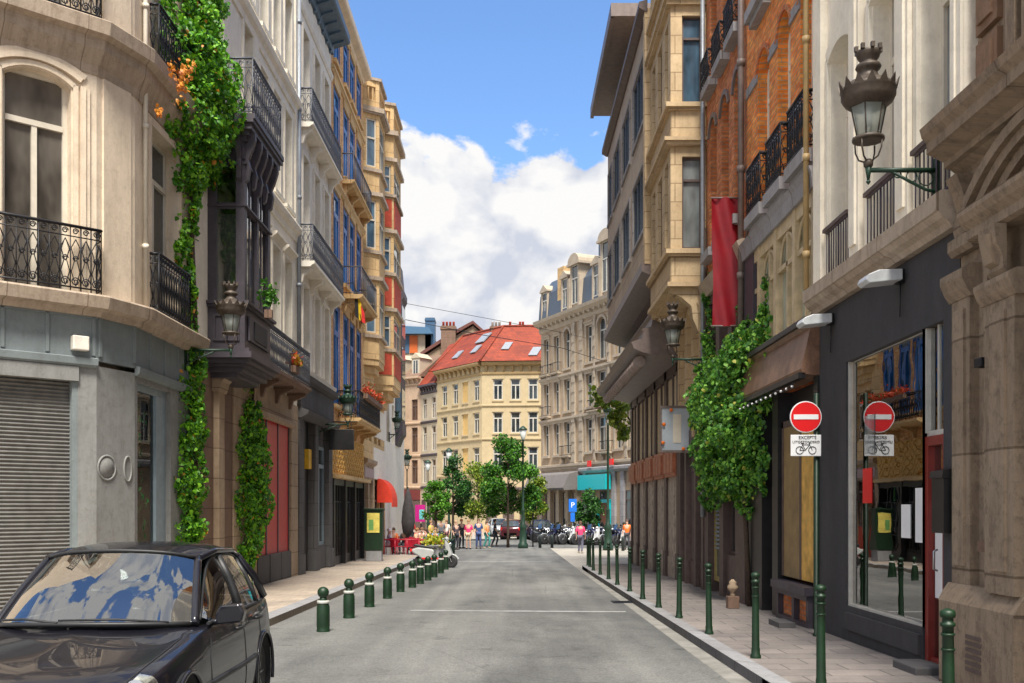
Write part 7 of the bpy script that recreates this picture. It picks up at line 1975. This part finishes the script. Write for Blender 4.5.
# terrace: red chairs and tables, seated guests
def chair(label, x, Y, rz, z):
    t = thing('terrace_chair', label, 'chair', (0, 0, 0), 'red chairs of the cafe terrace'); rd = plain('dark_red_enamel', (.42, .01, .03), .4)
    m = MB(); m.box(-.22, .22, -.22, .22, .43, .46); m.build('seat', rd, t, bevel=.01)
    m = MB(); m.prism([(-.22, .46), (-.19, .46), (-.26, .86), (-.29, .86)], 'u', -.22, .22) ; m.build('backrest', rd, t, bevel=.01)
    for a in (-.19, .19):
        for b in (-.19, .19): m = MB(); m.tube([(a, b, .43), (a * 1.1, b * 1.1, 0)], .014, 5); m.build('leg', rd, t)
    t.location = (x, Y, z); t.rotation_euler = (0, 0, rz); return t
def table(label, x, Y, z):
    t = thing('terrace_table', label, 'table', (0, 0, 0), 'round red tables of the cafe terrace'); rd = MATS.get('dark_red_enamel') or plain('dark_red_enamel', (.42, .01, .03), .4)
    m = MB(); m.lathe((0, 0, 0), [(.36, .71), (.37, .72), (.37, .735), (.01, .74)], 18); m.build('tabletop', rd, t)
    m = MB(); m.lathe((0, 0, 0), [(.22, 0), (.2, .03), (.03, .05), (.03, .71)], 12); m.build('leg', M['iron'], t); t.location = (x, Y, z); return t
zt = G(47)
def hz(Y): return G(Y)
Cx = lambda px, Y: (px - 512) * Y / 1000
seat = [(388, 48.0, 80, (.55, .45, .62), (.5, .3, .3), (2.0, 2.0, 2.0), 'woman in lavender top with white hair seated at the terrace edge'),
        (427, 48.5, 250, (.04, .09, .4), (.05, .06, .15), (.08, .05, .03), 'seated man in royal blue shirt leaning over the terrace table'),
        (416, 49.6, 110, (.75, .4, .25), (.2, .15, .15), (.3, .15, .06), 'guest in peach top seated behind the red tables'),
        (405, 50.6, 200, (.05, .05, .06), (.05, .05, .06), (.05, .03, .02), 'guest in black seated under the closed parasol'),
        (422, 51.5, 180, (.75, .75, .72), (.1, .1, .15), (.2, .1, .05), 'guest in white seated behind the man in royal blue'),
        (394, 51.5, 190, (.8, .2, .05), (.1, .1, .12), (.1, .05, .03), 'guest in orange seated behind the lavender top'),
        (436, 52, 200, (.12, .25, .5), (.1, .1, .12), (.25, .14, .07), 'guest in pale blue seated near the round pale tree'),
        (419, 54.5, 190, (.7, .05, .08), (.1, .1, .12), (.08, .04, .02), 'guest in red seated at the back of the terrace')]
for px, Y, f, sh, lg, hr, l in seat:
    x = Cx(px, Y); person(l, (x, Y, hz(Y)), f, 'sit', sh, lg, hr, 1.72, group='guests seated on the cafe terrace'); chair('red chair under the ' + l.replace('seated ', ''), x, Y, -R(f), hz(Y))
for px, Y, f, l in ((397, 47.3, 30, 'empty red chair at the front of the terrace, right of the lavender top'), (408, 47.3, -20, 'empty red chair before the black-clad guest'), (418, 47.0, 10, 'empty red chair left of the man in royal blue'), (381, 48.6, 60, 'empty red chair beside the advertising stand')):
    chair(l, Cx(px, Y), Y, -R(f), hz(Y))
for px, Y, l in ((393, 48.2, 'round red table before the woman in lavender'), (412, 48.6, 'round red table in the middle of the terrace front'), (421.5, 48.2, 'round red table before the man in royal blue'), (400, 51, 'round red table behind the closed parasol'), (429, 51.5, 'round red table near the flower tub')):
    table(l, Cx(px, Y), Y, hz(Y))
# low red rail along the terrace front
t = thing('terrace_rail', 'low red rail along the front of the cafe terrace', 'rail', (-5, 46.6, G(46.6)))
m = MB(); m.tube([(Cx(384, 46.6), 46.6, G(46) + .78), (Cx(430, 46.6), 46.6, G(46) + .78)], .03, 6); m.build('rail', MATS['dark_red_enamel'], t)
for px in (384, 395, 407, 419, 430): m = MB(); m.tube([(Cx(px, 46.6), 46.6, G(46)), (Cx(px, 46.6), 46.6, G(46) + .78)], .025, 6); m.build('post', MATS['dark_red_enamel'], t)
# ================================================================== FOLIAGE
def leaves(pts, size, nrm=None, seed=1, jitter=.6):
    """one small folded leaf (4 faces) at each point"""
    r = random.Random(seed); V = []; Fc = []
    for p in pts:
        n = Vector((r.gauss(0, 1), r.gauss(0, 1), r.gauss(0, 1))).normalized()
        if nrm is not None:
            n = (Vector(nrm(p) if callable(nrm) else nrm) + n * jitter).normalized()
        t = Vector((r.gauss(0, .5), r.gauss(0, .5), -1)); t = (t - n * t.dot(n))
        t = t.normalized() if t.length > 1e-5 else n.orthogonal().normalized()
        s = n.cross(t); k = size * r.uniform(.6, 1.35); b = len(V); c = Vector(p)
        # five-pointed ivy-like outline, folded on the midrib
        V += [c - t * k * .5, c + s * k * .5 - t * k * .3 - n * k * .1, c + s * k * .42 + t * k * .15 - n * k * .08, c + t * k * .65 - n * k * .12, c - s * k * .42 + t * k * .15 - n * k * .08, c - s * k * .5 - t * k * .3 - n * k * .1, c]
        Fc += [(b + 6, b, b + 1), (b + 6, b + 1, b + 2, b + 3), (b + 6, b + 3, b + 4, b + 5), (b + 6, b + 5, b)]
    return V, Fc
def foliage(name, pts, size, mat, parent, nrm=None, seed=1, jitter=.6):
    m = MB(); m.v, m.f = leaves(pts, size, nrm, seed, jitter); m.m = [0] * len(m.f); m.sm = [False] * len(m.f)
    return m.build(name, mat, parent, nobm=True)
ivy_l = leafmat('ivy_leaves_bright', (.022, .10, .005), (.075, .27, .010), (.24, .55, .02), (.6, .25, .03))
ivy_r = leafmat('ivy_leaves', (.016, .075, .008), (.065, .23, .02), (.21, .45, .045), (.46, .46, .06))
tree_m = leafmat('tree_leaves', (.010, .05, .005), (.04, .15, .01), (.11, .30, .02))
tree_d = leafmat('dark_tree_leaves', (.008, .04, .008), (.02, .09, .014), (.06, .19, .025))
tree_y = leafmat('yellow_green_leaves', (.05, .10, .008), (.12, .20, .012), (.26, .33, .025))
bark = plain('bark', (.07, .045, .03), .9, var=.4, scale=15, bumpy=.6)

def wall_ivy(name, label, F, blobs, n, size, mat, stems, seed, drop=None):
    """ivy = leaf clumps on a wall: blobs (u, w, ru, rw, depth) in facade coordinates"""
    t = thing(name, label, 'ivy', tuple(F(stems[0][0][0], 0, stems[0][0][2])))
    r = random.Random(seed); tot = sum(b[2] * b[3] for b in blobs); pts = []
    for (u, w, ru, rw, dep) in blobs:
        k = max(8, int(n * ru * rw / tot)); clumps = [(r.gauss(0, .62), r.gauss(0, .62), r.random()) for _ in range(max(3, k // 34))]
        for _ in range(k):
            if r.random() < .86:
                c = r.choice(clumps); a, b, dd = c[0] + r.gauss(0, .11), c[1] + r.gauss(0, .11), c[2]
            else: a, b, dd = r.uniform(-1, 1), r.uniform(-1, 1), r.random() * .6
            q = a * a + b * b
            if q > 1.9: continue
            v = dep * math.sqrt(max(.04, 1.2 - q)) * (.12 + .88 * dd) + .02 + r.uniform(-.04, .04)
            pts.append(F(u + a * ru, max(.015, v), w + b * rw))
    foliage('foliage', pts, size, mat, t, nrm=lambda p: F.v * .8 + Vector((0, -.35, .35)), seed=seed, jitter=.95)
    m = MB(F)
    for s in stems: m.tube(s, [.05 * (1 - .6 * i / len(s)) for i in range(len(s))], 6)
    m.build('stem', bark, t)
    return t
def P2F(F, X0, x, y, v):   # pixel on the plane at v out of a street facade -> (u, w)
    X = (XL + v) if X0 < 0 else (XR - v); u = X * 1000 / (x - 512); return u, EYE + (508 - y) * u / 1000
# left ivy: big mass at the top by the drainpipe of the corner house, then a thin fall to the ground
bl = []
for (x, y, rx, ry, v, dep) in [(200, -10, 16, 30, .1, .5), (196, 30, 20, 34, .1, .55), (198, 70, 24, 38, .15, .8), (206, 105, 24, 38, .2, .8), (196, 132, 22, 34, .1, .65), (205, 160, 16, 18, .1, .6), (191, 165, 14, 30, .1, .35), (168, 90, 10, 24, .1, .22), (176, 112, 10, 22, .1, .3), (187, 205, 8, 30, 0, .2), (182, 245, 6, 28, 0, .16), (186, 285, 5, 28, 0, .14), (188, 330, 5, 26, 0, .14), (190, 375, 9, 32, 0, .26), (189, 425, 10, 34, 0, .28), (188, 475, 11, 34, 0, .3), (188, 520, 10, 28, 0, .26), (222, 150, 14, 12, .4, .4), (236, 165, 6, 8, .6, .2)]:
    u, w = P2F(FL, -1, x, y, v); s = u * u / 6150; bl.append((u, w, rx * s, ry * u / 1000, dep))
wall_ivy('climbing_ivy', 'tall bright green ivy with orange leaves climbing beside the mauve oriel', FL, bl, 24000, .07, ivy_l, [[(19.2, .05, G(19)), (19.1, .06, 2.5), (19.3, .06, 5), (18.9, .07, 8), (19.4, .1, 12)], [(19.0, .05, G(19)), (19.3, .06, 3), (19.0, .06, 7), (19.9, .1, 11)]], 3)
t_ = bpy.data.objects['climbing_ivy']; r_ = random.Random(21); pts = []
for (x, y, rx, ry, n_) in ((178, 84, 4, 16, 90), (183, 70, 6, 8, 45), (155, 113, 2, 4, 18), (168, 68, 3, 8, 20)):
    for _ in range(n_):
        u, w = P2F(FL, -1, x + r_.gauss(0, rx * .6), y + r_.gauss(0, ry * .6), .45); pts.append(FL(u, .45 + r_.uniform(0, .12), w))
foliage('autumn_leaves', pts, .06, leafmat('autumn_leaves', (.35, .09, .01), (.6, .2, .02), (.75, .32, .03)), t_, nrm=lambda p: Vector((.8, -.5, .3)), seed=22)
bl = []
for (x, y, rx, ry, v, dep) in [(251, 405, 6, 14, .1, .25), (252, 430, 11, 22, .1, .35), (255, 462, 15, 28, .1, .42), (254, 500, 16, 30, .1, .45), (251, 535, 12, 26, .1, .35), (246, 562, 8, 18, .1, .25)]:
    u, w = P2F(FL, -1, x, y, v); s = u * u / 6150; bl.append((u, w, rx * s * .8, ry * u / 1000, dep))
wall_ivy('climbing_ivy', 'narrow column of ivy on the pier left of the red shop panels', FL, bl, 8500, .07, ivy_l, [[(23.2, .05, G(23)), (23.4, .08, 1.5), (23.2, .08, 3), (23.5, .08, 4.6)]], 5)
# right ivy
bl = []
for (x, y, rx, ry, v, dep) in [(745, 345, 24, 22, .1, .4), (735, 372, 34, 30, .1, .55), (722, 402, 38, 34, .1, .7), (735, 425, 36, 32, .1, .7), (726, 452, 34, 30, .1, .7), (735, 476, 28, 24, .1, .6), (716, 486, 20, 12, .2, .5), (762, 335, 9, 26, .05, .15), (768, 300, 4, 22, .02, .08), (739, 310, 5, 18, .02, .1), (710, 350, 6, 30, .02, .15), (708, 300, 3, 24, .02, .08), (752, 440, 12, 44, .1, .3), (700, 380, 10, 18, .2, .3), (692, 410, 8, 16, .2, .3), (760, 380, 8, 20, .05, .15), (705, 500, 14, 8, .2, .25), (738, 505, 8, 12, .2, .2), (765, 470, 5, 22, .02, .1), (772, 350, 4, 14, .02, .08)]:
    u, w = P2F(FR, 1, x, y, v); s = u * u / 4400; bl.append((u, w, rx * s * .62, ry * u / 1000, dep))
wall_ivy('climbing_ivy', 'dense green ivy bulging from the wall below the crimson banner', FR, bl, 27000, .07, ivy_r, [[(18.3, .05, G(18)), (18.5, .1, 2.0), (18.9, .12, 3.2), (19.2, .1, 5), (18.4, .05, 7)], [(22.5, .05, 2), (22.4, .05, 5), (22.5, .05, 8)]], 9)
# greenery at the far corner of the colonnade
t = thing('hanging_plant', 'yellow-green leafy branches at the far corner of the dark colonnade', 'plant', (3.9, 41, 3.2))
r_ = random.Random(4); pts = []
for (x, y, rx, ry) in [(599, 396, 7, 8), (621, 408, 8, 9), (606, 402, 7, 5), (624, 432, 6, 8), (616, 418, 7, 6)]:
    for _ in range(130):
        Y = 41 + r_.uniform(-.5, .5); pts.append(PX(x + r_.gauss(0, rx * .55), y + r_.gauss(0, ry * .55), Y))
foliage('foliage', pts, .17, tree_y, t, seed=8)
m = MB(); m.tube([PX(634, 440, 41.3), PX(630, 420, 41.3), PX(618, 405, 41), PX(600, 396, 41)], [.05, .04, .03, .015], 7); m.tube([PX(625, 430, 41.3), PX(624, 440, 41), PX(622, 446, 41)], [.03, .02, .01], 5); m.build('stem', bark, t)

def tree(label, px, Y, h, trunk_h, rad, mat, n, size, seed, zr=1.0, sparse=.0, name='street_tree', lean=0):
    x = (px - 512) * Y / 1000; z = G(Y); t = thing(name, label, 'tree', (x, Y, z)); r = random.Random(seed)
    m = MB(); m.tube([(x, Y, z - .05), (x + lean * .3, Y, z + trunk_h * .5), (x + lean * .6, Y, z + trunk_h), (x + lean, Y, z + h * .82)], [.10, .075, .065, .02], 8); m.build('trunk', bark, t)
    pts = []; cz = z + trunk_h + (h - trunk_h) * .45; hz = (h - trunk_h) * .55
    for k in range(26):
        a = r.uniform(0, 2 * PI); q = r.uniform(-.9, .95); w = math.sqrt(1 - q * q) * (1 - .3 * max(0, q)) * r.uniform(.55, 1.0)
        c = Vector((x + lean + rad * w * math.cos(a), Y + rad * w * math.sin(a), cz + hz * q))
        b = MB(); st = Vector((x + lean * .6, Y, z + trunk_h + (h - trunk_h) * max(0, (q + .6) / 2.4)))
        b.tube([st, (st + c) / 2 + Vector((0, 0, -.05)), c], [.03, .018, .006], 5); b.build('limb', bark, t)
        cr = rad * r.uniform(.25, .5)
        for _ in range(n // 26):
            d = Vector((r.gauss(0, 1), r.gauss(0, 1), r.gauss(0, 1))).normalized() * cr * r.random() ** .6
            pts.append(c + Vector((d.x, d.y, d.z * zr)))
    foliage('crown', pts, size, mat, t, nrm=lambda p: Vector((0, -.2, .7)), seed=seed, jitter=1.1)
    return t
tree('small dark green tree standing left of the group of pedestrians', 453, 58, 5.2, 2.0, 1.05, tree_d, 5200, .105, 11, 1.1)
tree('round pale green tree above the flower tub on the terrace', 436, 54, 3.7, 1.9, .78, tree_y if False else leafmat('fresh_leaves', (.04, .14, .01), (.08, .26, .015), (.16, .38, .03)), 5000, .085, 12, .8)
tree('large leafy green tree in the middle of the square', 508, 61, 6.6, 2.0, 1.75, tree_m, 11000, .125, 13, .9)
tree('yellowing tree behind the pink-shirted pedestrian', 478, 74, 5.6, 2.0, 1.6, tree_y, 4200, .13, 14, 1.0)
tree('small bushy tree before the turquoise shop', 588, 70, 3.6, 1.2, 1.0, tree_d, 5000, .12, 15, 1.1)
tree('yellow-green tree far behind the tall green lamp post', 536, 80, 4.9, 1.6, 1.1, tree_y, 4000, .14, 16, 1.0)
# flower tub
t = thing('flower_tub', 'stone tub of yellow and pink flowers behind the scooter', 'planter', (-3.35, 44, G(44))); z = G(44)
m = MB(); m.lathe((-3.35, 44, z), [(.3, 0), (.34, .1), (.3, .14), (.42, .55), (.46, .6), (.4, .62)], 14); m.build('tub', M['kerb'], t)
r_ = random.Random(5); pts = [Vector((-3.35 + r_.gauss(0, .27), 44 + r_.gauss(0, .25), z + .8 + r_.gauss(0, .14))) for _ in range(700)]
foliage('flowers', pts, .09, leafmat('flower_mix', (.1, .22, .02), (.35, .4, .03), (.6, .5, .03), (.65, .05, .15)), t, seed=6)
# flowers on balconies
for (u, v, w, L, lab, c) in ((36.2, .85, 5.9, 4.2, 'red geraniums in a box on the lowest balcony of the brick house', ((.04, .12, .02), (.5, .05, .02), (.65, .09, .03))), (25.2, .62, 5.35, .5, 'little pot of red and yellow flowers on the long iron balcony', ((.04, .12, .02), (.5, .3, .02), (.55, .04, .02))), (20.9, 1.05, 5.9, .1, 'thin green shoots growing above the lantern at the oriel', ((.02, .1, .01), (.06, .2, .02), (.12, .3, .03)))):
    p0 = FL(u, v, w); t = thing('flower_box', lab, 'flowers', tuple(p0))
    m = MB(FL); m.box(u, u + L, v - .08, v + .08, w - .22, w - .05); m.build('box', M['brownstone'], t)
    r_ = random.Random(int(u)); foliage('flowers', [FL(u + r_.uniform(0, L), v + r_.gauss(0, .09), w + abs(r_.gauss(0, .12)) + (.0 if L > .2 else r_.random() * .3)) for _ in range(int(120 + 130 * L))], .08, leafmat('petals_%d' % int(u), *c), t, seed=3)

t = thing('reflection_plant', 'added leafy plant imitating the green reflection in the blue-grey corner shop window', 'plant', (XL - .25, 16.9, G(17) + .5))  # foliage added behind the pane to imitate a green reflection on the glass
r_ = random.Random(31); foliage('foliage', [FL(16.6 + .6 * r_.random() + .1 * math.sin(q * .05), -.19 + r_.uniform(-.04, .03), .7 + 2.7 * r_.random() ** .9) for q in range(900)], .13, leafmat('reflection_leaves', (.01, .07, .02), (.03, .2, .04), (.1, .4, .1), (.5, .2, .05)), t, nrm=lambda p: Vector((1, -.4, .2)), seed=32)
m = MB(FL); m.tube([(16.9, -.24, .5), (16.85, -.24, 2), (16.95, -.24, 3.3)], .02); m.build('stem', bark, t)
